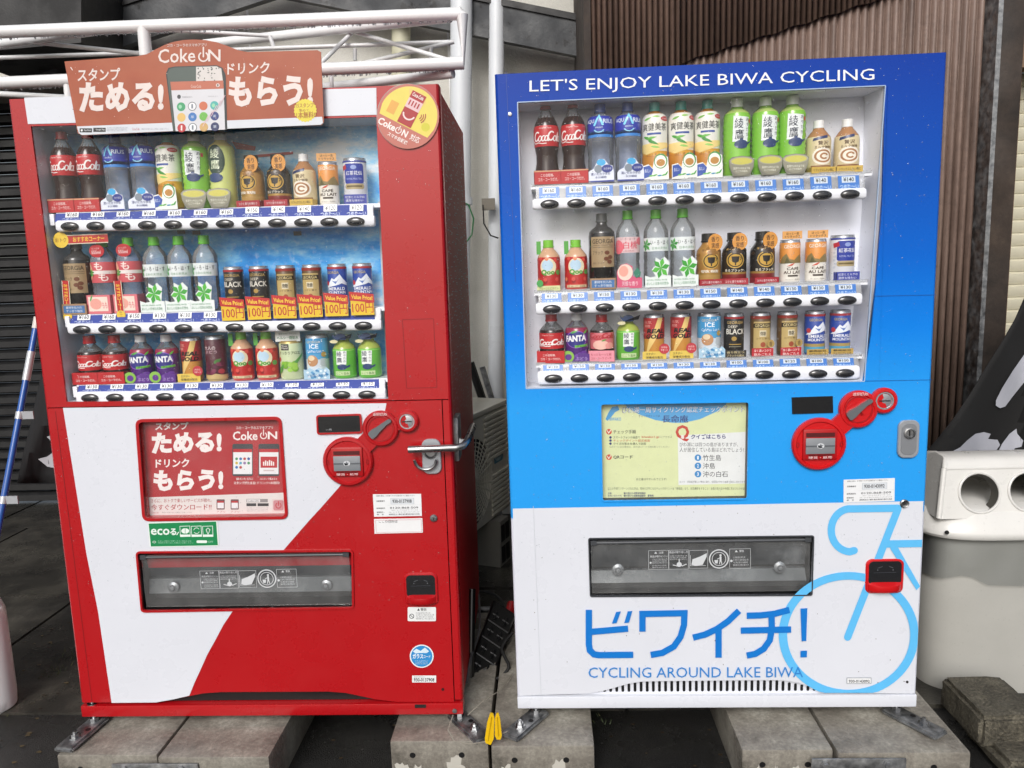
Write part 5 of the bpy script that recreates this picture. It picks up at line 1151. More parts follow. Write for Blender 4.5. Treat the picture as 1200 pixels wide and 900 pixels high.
        mb = MB(); A.build(mb, flat(0), .0004, .0002); mb.box((.0, 0, -.009), (L, .0008, .009), C('#c9c1a8')); o = mb.build('promo_strip', s2); o.location = (a[0], .028, a[1]); o.rotation_euler = (0, -ang, 0)
    wn = MB(); wn.add([(u, .0035, v) for u, v in W0], [(0, 1, 2, 3)], MT['glass']); wn.build('window_pane', root)
    # embossed panel on the right column
    P = quad(F, [(471.5, 374.5), (508, 373.5), (512, 454), (476.5, 455)]); mb = MB()
    for i in range(4):
        a, b_ = Vector(P[i]), Vector(P[(i+1) % 4]); d = (b_-a).normalized()*.0012; nn = Vector((-d.y, d.x)); mb.prism([(p.x, -.0006, p.y) for p in (a-nn, b_-nn, b_+nn, a+nn)], C('#8a0a10', .4), off=(0, .0005, 0))
    mb.build('embossed_panel', root)
    a, b_ = F.uv(65, 482), F.uv(108, 823); mb = MB(); mb.add([(a[0]-.0008, -.0005, a[1]), (a[0]+.0008, -.0005, a[1]), (b_[0]+.0008, -.0005, b_[1]), (b_[0]-.0008, -.0005, b_[1])], [(0, 1, 2, 3)], C('#70070c', .5)); mb.build('door_seam', root)
    # poster
    rframe(F, post, -.004, .005, .009, red, 'poster_rim', root)
    recess(F, root, post, .03, [MT['red'], MT['dark']], 'poster_recess', .005)
    def poster(A):
        A.poly([(160, 488), (331, 485), (339, 609), (168, 612)], '#a81a22'); A.poly([(165.7, 583), (339, 577), (342, 616), (167, 620)], '#dcd6d4')
        t = '#ece4e2'; A.text('スタンプ', 182, 504, 221, 495, t, .03, dy=-.6); A.text('ためる!', 178, 532, 260, 507, t, .055, dy=-2); A.text('ドリンク', 182.5, 548, 222, 538, t, .03, dy=-.8); A.text('もらう!', 180, 576, 262, 551, t, .055, dy=-1.6)
        A.text('コカ・コーラのスマホアプリ', 277, 503, 320, 499.5, t, .01, dy=-.4); A.text('Coke', 273, 516, 302, 505.5, t, .02, dy=-.3); A.text('N', 314, 514.5, 325, 505.5, t, .02); A.ring(309, 510.3, 4.2, 4.2, 1.1, t, -60, 240, 18); A.stroke([(309, 503.5), (309, 510)], 1.1, t)
        for x0, x1, k in ((272.5, 296.5, 0), (303, 327.5, 1)):
            A.rrect(x0, 558, x1, 520, 2.2, '#33353a', 2.2); A.rect(x0+1, 555.5, x1-1, 528, '#e6e6e8'); A.rect(x0+1, 529.8, x1-1, 526, '#b51f28')
            if k == 0:
                for j in range(10): A.circ(x0+5+(j % 4)*4.7, 537.5+(j//4)*5, 1.7, 1.7, ['#3f8f5a', '#2f6fb0', '#b53a3a', '#2b4f9c', '#c9b23c', '#4fa0c0', '#8a6a9c'][j % 7], 10)
            else:
                A.rect(x0+2.5, 548, x1-2.5, 535, '#b51f28')
                for j in range(6): A.rect(x0+5.5+j*2.3, 545.5, x0+7+j*2.3, 542-[1, 2.5, 1.5, 3, 2, 1][j], '#ece4e2')
                A.rect(x0+6, 552, x1-6, 550.5, '#c9b9b9')
        for x0, a_, b_ in ((275, '飲むたびに', 'スタンプがたまる!'), (303, '15スタンプ集めると', 'ドリンク1本無料!')): A.text(a_, x0+2, 562.5, x0+22, 559.5, t, .02); A.text(b_, x0-1, 567.5, x0+25, 564, t, .02)
        d = '#a81a22'; A.text('さらに、おトクで楽しいサービスが続々。', 177, 589, 248, 584.5, d, .01, dy=-.8); A.text('今すぐダウンロード!!', 177.5, 598, 248, 591, d, .05, dy=-.8); A.text('Coca-Cola', 178, 601.5, 186, 599.5, d)
        A.lines(190, 601.5, 225, 599.3, 1, '#8a8484')
        for x0, k in ((254, 0), (270.5, 1)): A.rrect(x0, 597, x0+9.5, 585, 1, '#6a4448', 1); A.rect(x0+1, 595.5, x0+8.5, 587.5, '#e3e3e6'); A.rect(x0+1, 589, x0+8.5, 587, '#b51f28'); A.text('アプリ', x0, 600.5, x0+10, 598.3, d)
        A.rect(289, 588.5, 314, 584.5, '#8f8a8a'); A.rect(290, 588, 305, 585, '#e3e0e0'); A.text('Coke ON', 291, 587.7, 303, 585.5, '#55504f'); A.rect(289, 593, 300.5, 589.6, '#2b2b2d'); A.rect(302, 593, 315, 589.6, '#2b2b2d'); A.lines(289.5, 599.5, 315, 594, 3, '#a8a2a2')
        A.rect(319, 599.5, 334, 584.5, '#d9c9c7'); A.rrect(320.5, 598, 332.5, 586, 2, '#c0848a', 2); A.ring(326.5, 592.2, 3.6, 3.6, 1, '#b51f28', -60, 240, 16); A.stroke([(326.5, 587.6), (326.5, 592)], 1, '#b51f28')
    pst = fixed('poster', root, F, -.026, poster)
    P = quad(F, post); mb = MB(); mb.add([(u, .009, v) for u, v in P], [(0, 1, 2, 3)], MT['pane2']); mb.build('poster_pane', root)
    def eco(A):
        g = '#12804a'; w_ = '#dfe9e2'; A.poly([(173.5, 613), (175, 611.8), (253, 610), (255, 611), (256.8, 637), (255.5, 639.8), (178, 641.3), (175.5, 640)], w_); A.poly([(174.4, 613.4), (253.5, 611), (255.5, 638.8), (177, 640.3)], g)
        A.text('eco', 177, 626.8, 199, 619.3, w_, .02); A.text('る', 199.5, 627, 207, 619, w_, .03); A.stroke([(207.5, 626.5), (209.5, 623.5)], 1, w_)
        for k in range(3): x = 211+13.3*k; A.stroke([(x, 616.6), (x+11.6, 616.2), (x+12.3, 628.4), (x+.7, 628.8), (x, 616.6)], .6, w_, False); A.rect(x+.7, 628.8, x+12.2, 626.2, w_)
        A.circ(217.3, 622, 4.6, 3.2, w_); A.stroke([(217.3, 618.9), (217.3, 625.1)], .5, g); A.ring(230.6, 621.7, 3.6, 3.6, .6, w_, 20, 150, 12); A.ring(230.6, 621.7, 3.6, 3.6, .6, w_, 190, 330, 12); A.stroke([(244, 618.5), (241.8, 620.5), (243.2, 624), (244, 625.6), (245, 624), (246.3, 620.5), (244, 618.5)], .7, w_)
        A.ring(181, 635, 2, 1.3, .4, w_); A.lines(185.5, 637, 227, 632.7, 2, '#9fcdb2'); A.rrect(230.5, 636.2, 243, 633, 1.4, w_, 1.4); A.text('OFF', 244, 636, 250, 633.6, '#9fcdb2')
    fixed('eco_sticker', root, F, .0012, eco)
    # delivery opening
    rframe(F, slot, -.003, .005, .006, red, 'delivery_rim', root, 3); delivery(F, root, slot, True)
    slot_print(F, root, [(234, 668), (347, 665.5), (348.5, 689), (236, 691)], -.0075, True)
    # amount display
    rframe(F, disp, -.001, .006, .005, red, 'display_rim', root, 1.5)
    mb = MB(); P = quad(F, disp); mb.prism([(u, -.003, v) for u, v in P], C('#0d0e11', .15, .5), off=(0, .003, 0)); mb.build('amount_display', root)
    fixed('display_print', root, F, .0034, lambda A: (A.text('円', 386, 504.8, 388.5, 502.3, '#b9bcc2'), A.lines(382, 504.5, 385.5, 503, 1, '#b9bcc2')))
    coin_unit(F, root, (408.5, 540), (446.6, 501.5), (477.7, 493), 30, 21.5, 13.5, red)
    # lock plate with ring, and the bolted bar
    c = F.uv(506, 534.5); mb = MB(); rplate(mb, c[0], c[1], .055, .103, .02, 0, -.008, C('#a6a9ae', .35, .2, .4)); lk = mb.build('lock_plate', root)
    mb = MB(); mb.lathe([(.019, .008), (.019, .013), (.015, .014), (.013, .010), (0, .010)], MT['steel'], 24, (c[0]-.002, 0, c[1]+.014), 'y'); mb.build('lock_cylinder', lk)
    mb = MB(); rr = .031; mb.tube([(c[0]-.016+rr*math.cos(t), -.021-.004*math.sin(t), c[1]-.006+rr*.95*math.sin(t)) for t in [math.pi+math.pi*k/14 for k in range(15)]], .0045, MT['steel'], 10); mb.build('pull_ring', lk)
    p0, p1 = F.uv(479, 526.5, .03), F.uv(535, 524.5, .03); e = W_
    mb = MB(); mb.tube([(p0[0], -.034, p0[1]), (p1[0]-.0, -.034, p1[1]), (p1[0]+.018, -.028, p1[1]+.004), (p1[0]+.028, -.012, p1[1]+.012), (p1[0]+.034, .03, p1[1]+.022), (p1[0]+.036, .12, p1[1]+.03)], .0105, MT['steel'], 14); bar = mb.build('locking_bar', root)
    mb = MB(); zc = p1[1]+.01; mb.box((e-.004, .045, zc-.07), (e+.012, .13, zc+.06), MT['galv'], .003); mb.build('bar_bracket', bar)
    mb = MB(); mb.lathe([(0, .012), (.009, .012), (.011, .004), (.015, .003), (.015, 0)], MT['steel'], 6, (e+.012, .08, zc-.02), 'x'); mb.build('bracket_bolt', bar)
    id_sticker(F, root, [(437, 579), (493.5, 578.5), (494.5, 604.5), (438.5, 605.5)], '930-0137908')
    def addr(A): A.poly([(438.3, 608), (495, 607), (495.7, 624), (439, 625.3)], '#e2e3e4'); A.text('ここの住所は', 444, 612.5, 466, 608.8, '#3a3b40', .01); A.stroke([(440.3, 609.5), (493.6, 608.7), (494.3, 622.8), (441, 623.8), (440.3, 609.5)], .5, '#d9a7aa', False)
    fixed('address_sticker', root, F, .0008, addr)
    c = F.uv(508.3, 607); mb = MB(); mb.lathe([(.011, 0), (.011, .004), (.009, .006), (.004, .0065), (0, .0065)], MT['steel'], 20, (c[0], 0, c[1]), 'y'); mb.box((c[0]-.001, -.0072, c[1]-.005), (c[0]+.001, -.0066, c[1]+.004), MT['dark']); mb.build('key_lock', root)
    return_cup(F, root, [(473.5, 672), (512.5, 671), (513.5, 708), (475, 709)], red)
    def warn(A): A.rrect(477.8, 727.8, 511, 711.2, 1.5, '#dfe2e2', 1.5); A.poly([(489, 715.5), (492, 715.5), (490.5, 712.6)], '#2b2c30'); A.text('警告', 493, 715.6, 500, 712.5, '#2b2c30', .03); A.ring(482.5, 722, 2.9, 2.9, .7, '#2b2c30', n=18); A.stroke([(480.6, 720.4), (484.4, 723.6)], .6, '#2b2c30'); A.lines(487.5, 726, 509, 717, 4, '#3d3e42')
    fixed('warning_sticker', root, F, .0008, warn)
    def glas(A): A.circ(494.2, 768.8, 14, 13.6, '#dfe6ea', 30); A.circ(494.2, 768.8, 12.6, 12.3, '#2f86c4', 30); A.text('ガラス', 483.6, 771.6, 496, 766, '#e6eef2', .03); A.text('コード', 496.5, 771, 504.5, 767.5, '#e6eef2', .01); A.poly([(484, 763), (488, 760), (493, 762.5), (498, 758.5), (503, 763), (500, 765), (492, 765), (487, 765.5)], '#cfe0ea'); A.lines(486.5, 778.5, 502, 773.2, 3, '#c6dbe8')
    fixed('round_sticker', root, F, .0008, glas)
    def num(A): A.rect(483, 799.6, 511.2, 791.4, '#dfe1e2'); A.text('930-0137908', 485, 798.6, 509, 794.3, '#2b2c30', .02); A.lines(485, 794, 498, 792.2, 1, '#77787c')
    fixed('number_sticker', root, F, .0008, num)
    fixed('screw_hole', root, F, .0004, lambda A: A.circ(519, 807.7, 1.6, 1.6, '#1a1214'))
    # base rail
    a, b_ = F.uv(97.5, 839), F.uv(543.5, 825.5); mb = MB(); mb.box((0, -.004, zr), (W_, .05, zr+.036), red, .003); rl = mb.build('base_rail', root)
    mb = MB(); mb.box((.012, .02, zr+.038), (W_-.012, .06, zd+.03), MT['dark']); mb.build('kick_gap', root)
    c = F.uv(533, 832); mb = MB(); mb.lathe([(.007, 0), (.007, .003), (0, .004)], MT['galv'], 14, (c[0], -.004, c[1]), 'y'); mb.build('rail_bolt', rl)
    c = F.uv(493, 826.5); mb = MB(); mb.box((c[0]-.017, -.006, c[1]-.005), (c[0]+.017, .0, c[1]+.005), MT['rubber']); mb.build('rubber_stop', rl)
    c = F.uv(106, 826.5); mb = MB(); mb.lathe([(.016, 0), (.016, .003), (.0075, .004), (.0075, .009), (0, .009)], MT['steel'], 14, (c[0], .012, zr+.0362)); mb.build('levelling_nut', rl)
    foot(F, root, F.uv(109, 838)[0], .005, -.12, H_); foot(F, root, F.uv(538, 838)[0], .02, .63, H_)
    # round app sticker at the top corner
    cx, cyy = 478.3, 136.5
    def appst(A):
        A.circ(cx, cyy, 36.3, 38, '#b86a5e', 40); Q = []
        a0 = math.radians(27)
        def R_(x, y): return (cx+x*math.cos(a0)-y*math.sin(a0), cyy+x*math.sin(a0)+y*math.cos(a0))
        A.poly([R_(34*math.cos(t), 35.5*math.sin(t) if math.sin(t) < 0 else 0) for t in [math.pi*(1+k/24) for k in range(25)]]+[R_(31.5, 12), R_(-31.5, 12)], '#dccb5c')
        A.poly([R_(-16, 6), R_(-16, -9), R_(-26, -9), R_(-26, 6)][::-1], '#d9a24a'); A.circ(*R_(24, 2), 5, 5, '#c9c238'); A.poly([R_(*p) for p in ((-14, -30), (4, -32), (12, -24), (8, -14), (-6, -14))], '#dcbf6a')
        for (x0, y0, x1, y1, c_) in ((-9, -30, 9, 11, '#a32029'), (-9, -21, 9, -9, '#dcb9bd')): A.poly([R_(x0, y0), R_(x1, y0), R_(x1, y1), R_(x0, y1)], c_)
        for k in range(4): A.poly([R_(-6.6+3.7*k, -19), R_(-5+3.7*k, -19), R_(-5+3.7*k, -12.5), R_(-6.6+3.7*k, -12.5)], '#a32029')
        A.stroke([R_(7*math.cos(math.radians(a)), -3.5+7*math.sin(math.radians(a))) for a in range(15, 166, 15)], 1.8, '#e6d0d0')
        for r in (4, 6.5, 9): A.stroke([R_(10+r*math.cos(math.radians(a)), -6+r*math.sin(math.radians(a))) for a in range(-38, 39, 19)], 1.1, '#a33a35')
        def rot_text(s_, x0, yb, x1, yt, bo):
            vs, fs = text_geo(s_, bo); A.raw([R_(x0+u*(x1-x0), yb+v*(yt-yb)) for u, v in vs], fs, '#f0e4e0')
        rot_text('Coke', -29, 23.5, -7, 15, .03); rot_text('N', 2.5, 23.5, 9, 15.5, .03); rot_text('対応', 13, 23.5, 25, 15.5, .01); rot_text('スマホ自販機', -12, 31, 13.5, 26, .02)
        rot_text('Coca-Cola', -7, -24, 7, -28.5, .02)
        A.stroke([R_(-2.6+3.4*math.cos(math.radians(a)), 19.7+3.4*math.sin(math.radians(a))) for a in range(-60, 241, 25)], 1, '#f0e4e0'); A.stroke([R_(-2.6, 14.3), R_(-2.6, 19.5)], 1, '#f0e4e0')
    fixed('round_app_sticker', root, F, .0045, appst, rough=.2)
    mb = MB(); P = [F.uv(cx+36.6*math.cos(t), cyy+38.3*math.sin(t)) for t in [2*math.pi*k/40 for k in range(40)]]; mb.prism([(u, -.0046, v) for u, v in P], MT['acryl'], off=(0, .0035, 0)); mb.build('sticker_base', root)
    aw = bounds(W0); raindrops(F, root, W_, H_, [(aw[0], aw[1], aw[2], aw[3], .45, .0033), (.02, W_-.02, .35, H_-.01, 1, -.0009)], 11, 2600)
    xs = [[83, 113, 144, 174, 204, 234, 265, 298, 329, 360, 387.5, 419], [98, 128, 159, 188, 217, 246, 277, 307.5, 338, 368, 397, 427], [111, 140, 169.5, 199, 227.5, 256, 286, 315.5, 344.5, 374, 405, 435]]
    place_drinks(F, 'red', 'top', xs[0], 248, 241, ['coke', 'coke', 'aquarius', 'aquarius', 'soken', 'ayataka', 'ayataka_pale', 'geogold', 'geoblack', 'cafe', 'aulait', 'kocha'], 'red')
    place_drinks(F, 'red', 'middle', xs[1], 367, 359, ['geobottle', 'peach_tag', 'peach_tag', 'irohasu', 'irohasu', 'irohasu', 'deepblack', 'deepblack', 'goldcan', 'goldcan', 'emerald', 'emerald'], 'red')
    place_drinks(F, 'red', 'bottom', xs[2], 448, 441, ['cokesmall', 'cokesmall', 'fanta', 'fanta', 'realgold', 'grapecan', 'qoo', 'qoo', 'muscat', 'icelatte', 'ayasmall', 'ayasmall'], 'red')
MT['pane2'] = clear('poster_glass', '#ffffff', .04, .03, .8)
red_machine()
# promo board clipped over the red machine's header
def promo_board():
    F = RED; w = .022; root = empty('promo_board', mat=F.M); tag(root, 'faded brownish plastic board advertising a stamp app across the red machine', 'sign board')
    uv = lambda x, y: F.uv(x, y, w)
    def seg(pts): return pts
    O = [(75.5, 72), (160, 66), (172, 63.5), (182, 58), (192, 53), (203, 49), (215, 46.8), (228, 46.2), (241, 47), (254, 49.5), (266, 53.5), (278, 58.5), (290, 61), (372, 58.8), (376, 61), (379.5, 143), (377, 146.5), (300, 149.5), (96, 158.6), (91, 156)]
    mb = MB(); mb.prism([(uv(x, y)[0], -w, uv(x, y)[1]) for x, y in O], MT['promo'], off=(0, .003, 0)); mb.build('board', root)
    A = Art(uv); A.poly([(90.2, 148.2), (377.5, 136.8), (378.6, 144), (376, 146.2), (96, 158.2), (92.5, 156)], '#cfd3da')
    t = '#dccfca'; A.text('コカ・コーラのスマホアプリ', 196, 55, 242, 51.5, t, .01, dy=-.8); A.text('Coke', 185.5, 74.3, 229, 57.8, t, .01, dy=-1.5); A.text('N', 244, 72, 258.5, 58, t, .01); A.ring(238.5, 66.5, 6.2, 6.2, 1.7, t, -60, 240, 22); A.stroke([(238.5, 55.6), (238.5, 66.5)], 1.7, t)
    A.text('スタンプ', 91, 95.5, 141, 80.5, t, .02, dy=-1.2); A.text('ためる!', 93, 132, 192, 96.5, t, .05, dy=-1.5); A.text('ドリンク', 266.5, 87.5, 316, 74, t, .02, dy=-1.8); A.text('もらう!', 268, 126, 367, 90, t, .05, dy=-2.5)
    # phone
    A.poly([(203, 154), (194.5, 86), (197.5, 79.5), (205, 78), (254, 76.5), (261, 79.5), (264.5, 88), (266.5, 152)], '#1f2a2c'); A.poly([(203.5, 153.5), (196, 86.5), (199, 80.8), (205, 79.2), (230, 78.4), (230, 97), (200, 98), (205, 153.5)], '#47544f'); A.poly([(230, 78.4), (254, 77.8), (259.5, 80.5), (261.5, 96), (230, 97)], '#cfc9c6'); A.poly([(200, 97), (262, 95.2), (264, 152), (206, 153.8)], '#cfcfd4'); A.poly([(199.8, 96), (261.8, 94.4), (262.5, 104), (201, 106)], '#b5644c'); A.text('Coca-Cola', 224, 103, 236, 99.5, '#d9c2b8')
    q = random.Random(9)
    for k in range(26): x, y = q.uniform(232, 260), q.uniform(79, 95); A.circ(x, y, q.uniform(.4, 1.3), q.uniform(.4, 1.1), '#4a4f4c', 6)
    A.circ(255.5, 100, 2.2, 2.2, '#d9c9c4', 12); A.text('1', 254.8, 101.3, 256.2, 98.7, '#444'+'444', .02)
    A.circ(210, 113.5, 2.2, 2.6, '#3d4246', 10); A.lines(214, 115, 226, 112.5, 1, '#6a6d72'); A.lines(244, 114, 256, 112, 1, '#9a9da2')
    cols = ['#3f9a6a', '#e3e3e6', '#c46a4a', '#4aa9a4', '#d9b46a', '#3a74b5', '#6ab04a', '#2c3f7c', '#b5343a', '#dfe2e6', '#c9a46a', '#2b3560']
    for j in range(12):
        x, y = 212.5+(j % 4)*13+(j//4)*.3, 125.2+(j//4)*12.4-(j % 4)*.5
        if j//4 == 2 and y+5 > 152: pass
        A.circ(x, y, 5.0, 5.2, '#2f3c42' if j in (1, 9) else cols[j], 18); A.circ(x, y, 4.3, 4.5, cols[j], 18)
        if j in (0, 3): A.circ(x-1, y, 2, 2.4, '#8fcaa6', 10)
        elif j in (1, 9): A.rect(x-1, y+2.5, x+1, y-2.5, '#77808a')
        elif j == 8: A.rect(x-.9, y+3, x+.9, y-3, '#eddcd8')
        elif j in (5, 7, 11): A.text('茶', x-2, y+1.6, x+2, y-1.6, '#cfd9ea')
    for k in range(5): A.stroke([(238+5*k, 148-6*k), (244+5*k, 136-6*k)], .8, '#d8b9c2')
    A.rect(93.5, 155.2, 108, 150.4, '#1c1d20'); A.rect(109.5, 154.6, 124, 149.8, '#1c1d20'); A.circ(96, 152.8, 1.2, 1.4, '#e6e6e8', 8); A.text('App Store', 98.5, 153.9, 106.8, 151.6, '#d9dbde', .01); A.text('Google Play', 112.5, 153.3, 123, 151, '#d9dbde', .01)
    A.lines(125.5, 154, 150, 148.8, 3, '#8f959e'); A.text('Coca-Cola', 155, 152.6, 163.5, 149.8, '#b04048'); A.lines(166, 152.3, 198, 150, 1, '#8f959e')
    for k in range(1, 1): pass
    P = []
    for k in range(44): r = 13.6 if k % 2 else 12.6; a = 2*math.pi*k/44; P.append((357.8+r*math.cos(a), 129.5+r*1.02*math.sin(a)))
    A.poly(P, '#d9c93c'); A.text('15スタンプ', 347, 126.5, 368, 121, '#a8682c', .02, dy=-.6); A.text('集めて、', 350.5, 131, 364, 127.6, '#a8682c', .02); A.text('1本無料!!', 347.5, 139, 370.5, 131.5, '#a5521f', .04, dy=-1)
    for k in range(30): x, y = q.uniform(85, 370), q.uniform(75, 140); A.circ(x, y, q.uniform(.2, .6), q.uniform(.2, .6), '#c9a597', 6)
    A.stroke([(83, 79), (85, 82)], 1, t); A.stroke([(85, 128), (90, 130)], .6, '#8a4a38'); A.stroke([(285, 68), (287, 74), (286, 78)], .4, '#a86a55')
    mb = MB(); A.build(mb, flat(-w), .0004, .00015, rough=.3); mb.build('board_print', root)
    for x in (120, 340):
        u, v = F.uv(x, 112); mb = MB(); mb.box((u-.01, -w+.0035, v-.02), (u+.01, -.0015, v+.02), MT['petclear'], .001); mb.build('clip', root)
def promo_mat():
    m = bpy.data.materials.new('faded_translucent_board'); m.use_nodes = True; t = m.node_tree; b = t.nodes['Principled BSDF']; out = [n for n in t.nodes if n.type == 'OUTPUT_MATERIAL'][0]
    t.links.new(ramp(t, tex_noise(t, 6, 6), [(.3, '#a8533a'), (.7, '#b96a4c')]), b.inputs['Base Color']); b.inputs['Roughness'].default_value = .22
    tr = t.nodes.new('ShaderNodeBsdfTransparent'); tr.inputs[0].default_value = lin('#d98a70'); mx = t.nodes.new('ShaderNodeMixShader'); mx.inputs[0].default_value = .8
    t.links.new(tr.outputs[0], mx.inputs[1]); t.links.new(b.outputs[0], mx.inputs[2]); t.links.new(mx.outputs[0], out.inputs[0]); return m
MT['promo'] = promo_mat()
promo_board()

# ------------------------------------------------------------------ the blue machine
def blue_machine():
    F = BLU; W_, H_ = 1.1793, 1.8356
    root = empty('vending_machine', mat=F.M); tag(root, 'blue and white drink vending machine with lake cycling livery', 'vending machine')
    zr = F.uv(800, 829)[1]; zd = F.uv(850, 814)[1]; blue, white = MT['blue'], MT['white']
    cabinet(F, root, W_, H_, .03, MT['bluedark'], blue); door_edge(F, root, W_, H_, zd, MT['edge'])
    ys = F.uv(850, 591.5)[1]
    win = [(607, 120.5), (1040, 100.8), (1030, 446), (617, 455)]; W0 = quad(F, win)
    post = [(704.5, 474), (877, 471.5), (875, 584), (706.5, 586.5)]; slot = [(690.5, 631.5), (952.5, 628.5), (950.5, 696.5), (692.5, 698)]; cup = [(1016, 657), (1056, 656), (1056, 692), (1017, 693.5)]
    hs_ = F.uv(850, 459)[1]
    sheet([(.007, hs_), (W_-.007, hs_), (W_-.007, H_-.0004), (.007, H_-.0004)], [W0], blue, 'upper_door', root)
    P = [(1037.2, 100.9), (1035.6, 180), (1034.2, 230), (1032, 265), (1026.3, 337), (1020.8, 393), (1012, 446.3), (1030.5, 446), (1040.5, 100.8)]
    Q = quad(F, P); mb = MB(); mb.prism([(u, .0, v) for u, v in Q], blue, off=(0, .008, 0)); mb.build('window_corner', root)
    sheet([(.007, ys), (W_-.007, ys), (W_-.007, hs_), (.007, hs_)], [quad(F, post)], blue, 'middle_door', root)
    za = F.uv(850, 780)[1]
    sheet([(.007, za), (W_-.007, za), (W_-.007, ys), (.007, ys)], [quad(F, slot)], white, 'lower_door', root)
    ar = [F.uv(x, y) for x, y in ((690, 812.5), (705, 810), (720, 806), (737, 801), (752, 798.8), (770, 798.2), (900, 796.8), (918, 797.3), (935, 800), (950, 805), (965, 810.5), (975, 811.5))]
    sheet([(.007, zd), *[(a, max(b, zd+.0005)) for a, b in ar], (W_-.007, zd), (W_-.007, za), (.007, za)], [], white, 'kick_plate', root)
    mb = MB(); m = MT['white']; u0, u1 = ar[0][0], ar[-1][0]; v0 = zd-.002; v1 = F.uv(850, 795)[1]
    mb.add([(u0-.05, .012, v0-.02), (u1+.05, .012, v0-.02), (u1+.05, .012, v1), (u0-.05, .012, v1)], [(0, 1, 2, 3)], m); o = mb.build('air_intake', root)
    A = Art()
    for k in range(37):
        u = lerp(u0+.03, u1-.03, k/36); mid = F.uv(0, 0)[0]; f = abs(k-18)/18; top = v1-.013-(.026*max(0, f-.62)/.38); A.rrect(u-.0042, v0+.006, u+.0042, max(top, v0+.012), .004, '#101113', n=3)
    mb = MB(); A.build(mb, flat(.0115), .0, .0002); mb.build('intake_slots', o)
    # colour seam and side seams
    a = F.uv(1031, 460); 
    # display window
    recess(F, root, win, .125, [MT['inner'], MT['inner']], 'display_lining', .006, False)
    mb = MB(); mb.add([(u, .1245, v) for u, v in W0], [(0, 1, 2, 3)], MT['inner']); mb.build('display_back', root)
    cur = quad(F, [(1037.2, 101), (1034.2, 230), (1026.3, 337), (1012, 446.3)]); mb = MB()
    for (a, b_) in zip(cur, cur[1:]): mb.add([(a[0], .0085, a[1]), (a[0]-.004, .124, a[1]), (b_[0]-.004, .124, b_[1]), (b_[0], .0085, b_[1])], [(0, 1, 2, 3)], MT['inner'], True)
    mb.build('curved_side', root)
    pr = ['160']*10+['140', '140']
    shelf(F, root, 'blue', 'top', 624, 1016, (233, 245.5), (219, 233.5), (644, 238.7), (996.2, 225.8), (628, 1012), pr, blue=True)
    shelf(F, root, 'blue', 'middle', 628, 1011, (355, 369), (343, 358), (646.7, 362.3), (992.6, 351.8), (631, 1008), ['130', '130', '150', '130', '130', '130', '150', '140', '140', '130', '130', '130'], blue=True)
    shelf(F, root, 'blue', 'bottom', 630, 1008, (435.5, 451), (428, 444.5), (648.5, 444.7), (990.2, 436.6), (633, 1005), ['130', '150', '130', '130', '130', '130', '130', '100', '100', '120', '100', '100'], blue=True)
    wn = MB(); wn.add([(u, .0035, v) for u, v in W0], [(0, 1, 2, 3)], MT['glass']); wn.build('window_pane', root)
    rframe(F, [(607, 120.5), (1037, 100.9), (1012.5, 446.3), (617, 455)], -.004, .0006, .0026, C('#9fb4cf', .3, .2), 'window_seal', root, .3)
    def head(A): A.text("LET'S ENJOY LAKE BIWA CYCLING", 620.5, 111.6, 1024.5, 94.0, '#e9ecf1', .0, dy=-14.0)
    fixed('header_lettering', root, F, .0008, head)
    c = F.uv(597.7, 134); mb = MB(); mb.lathe([(.006, 0), (.005, .003), (0, .004)], MT['chrome'], 14, (c[0], 0, c[1]), 'y'); mb.build('rivet', root)
    # cycling livery of the lower door
    lb = '#5cb6ea'; kb = '#0f72c6'; sk = 8.6
    def bike(A):
        A.stroke([(1001, 645)]+[(996.5+22.5*math.cos(math.radians(a)), 621.2-25.2*math.sin(math.radians(a))) for a in range(268, 89, -10)]+[(1052, 595.4)], sk, lb)
        A.stroke([(1052, 596.5), (993.2, 746.5)], sk, lb); A.stroke([(1039, 637.3), (1081.5, 636.6)], sk, lb, False); A.stroke([(1046.5, 640), (1077.5, 689)], sk, lb, False)
        A.ring(994.3, 743.5, 82, 73.5, 10, lb, 0, 360, 72, wy=9)
    fixed('bicycle_drawing', root, F, .0008, bike, lambda x, y: F.uv(min(x, 1106.5-.0457*(y-62)), min(y, 811.6), .0008))
    def biwa(A):
        w_ = 7.4
        A.stroke([(690, 714.5), (690, 755), (691.2, 762), (696, 766.6), (702, 767.6), (742, 767.2)], w_, kb, False); A.stroke([(690, 740.5), (736, 729.5+7)], w_, kb, False)
        A.poly([(722, 717), (727.5, 716.2), (722.5, 730), (717, 730.6)], kb); A.poly([(735.5, 716.3), (741, 715.8), (737, 729.4), (731.5, 730)], kb)
        A.stroke([(752.8, 740), (752.8, 719.3), (802, 718.4), (801.5, 732), (797.5, 746), (789.5, 757.5), (776, 765), (762.5, 767.3)], w_, kb, False)
        A.stroke([(866, 715.5), (853, 728), (840, 737), (826, 743.5), (812, 747)], w_, kb, False); A.stroke([(842, 736), (842, 770.5)], w_, kb, False)
        A.stroke([(925, 714.5), (908, 719), (891, 721), (875, 721.4)], w_, kb, False); A.stroke([(868, 738.8), (927, 737.5)], w_, kb, False); A.stroke([(904, 719.5), (904.4, 737), (902, 750), (895, 760), (885, 766), (875, 768)], w_, kb, False)
        A.poly([(938, 713), (946, 712.6), (944.8, 751), (939.3, 751.2)], kb); A.poly([(938, 762.5), (945.6, 762.2), (945.5, 770), (937.9, 770.3)], kb)
        A.text('CYCLING AROUND LAKE BIWA', 689.5, 794.2, 941, 782, '#2f80c8', .0, dy=-.6)
    fixed('livery_lettering', root, F, .0030, biwa)
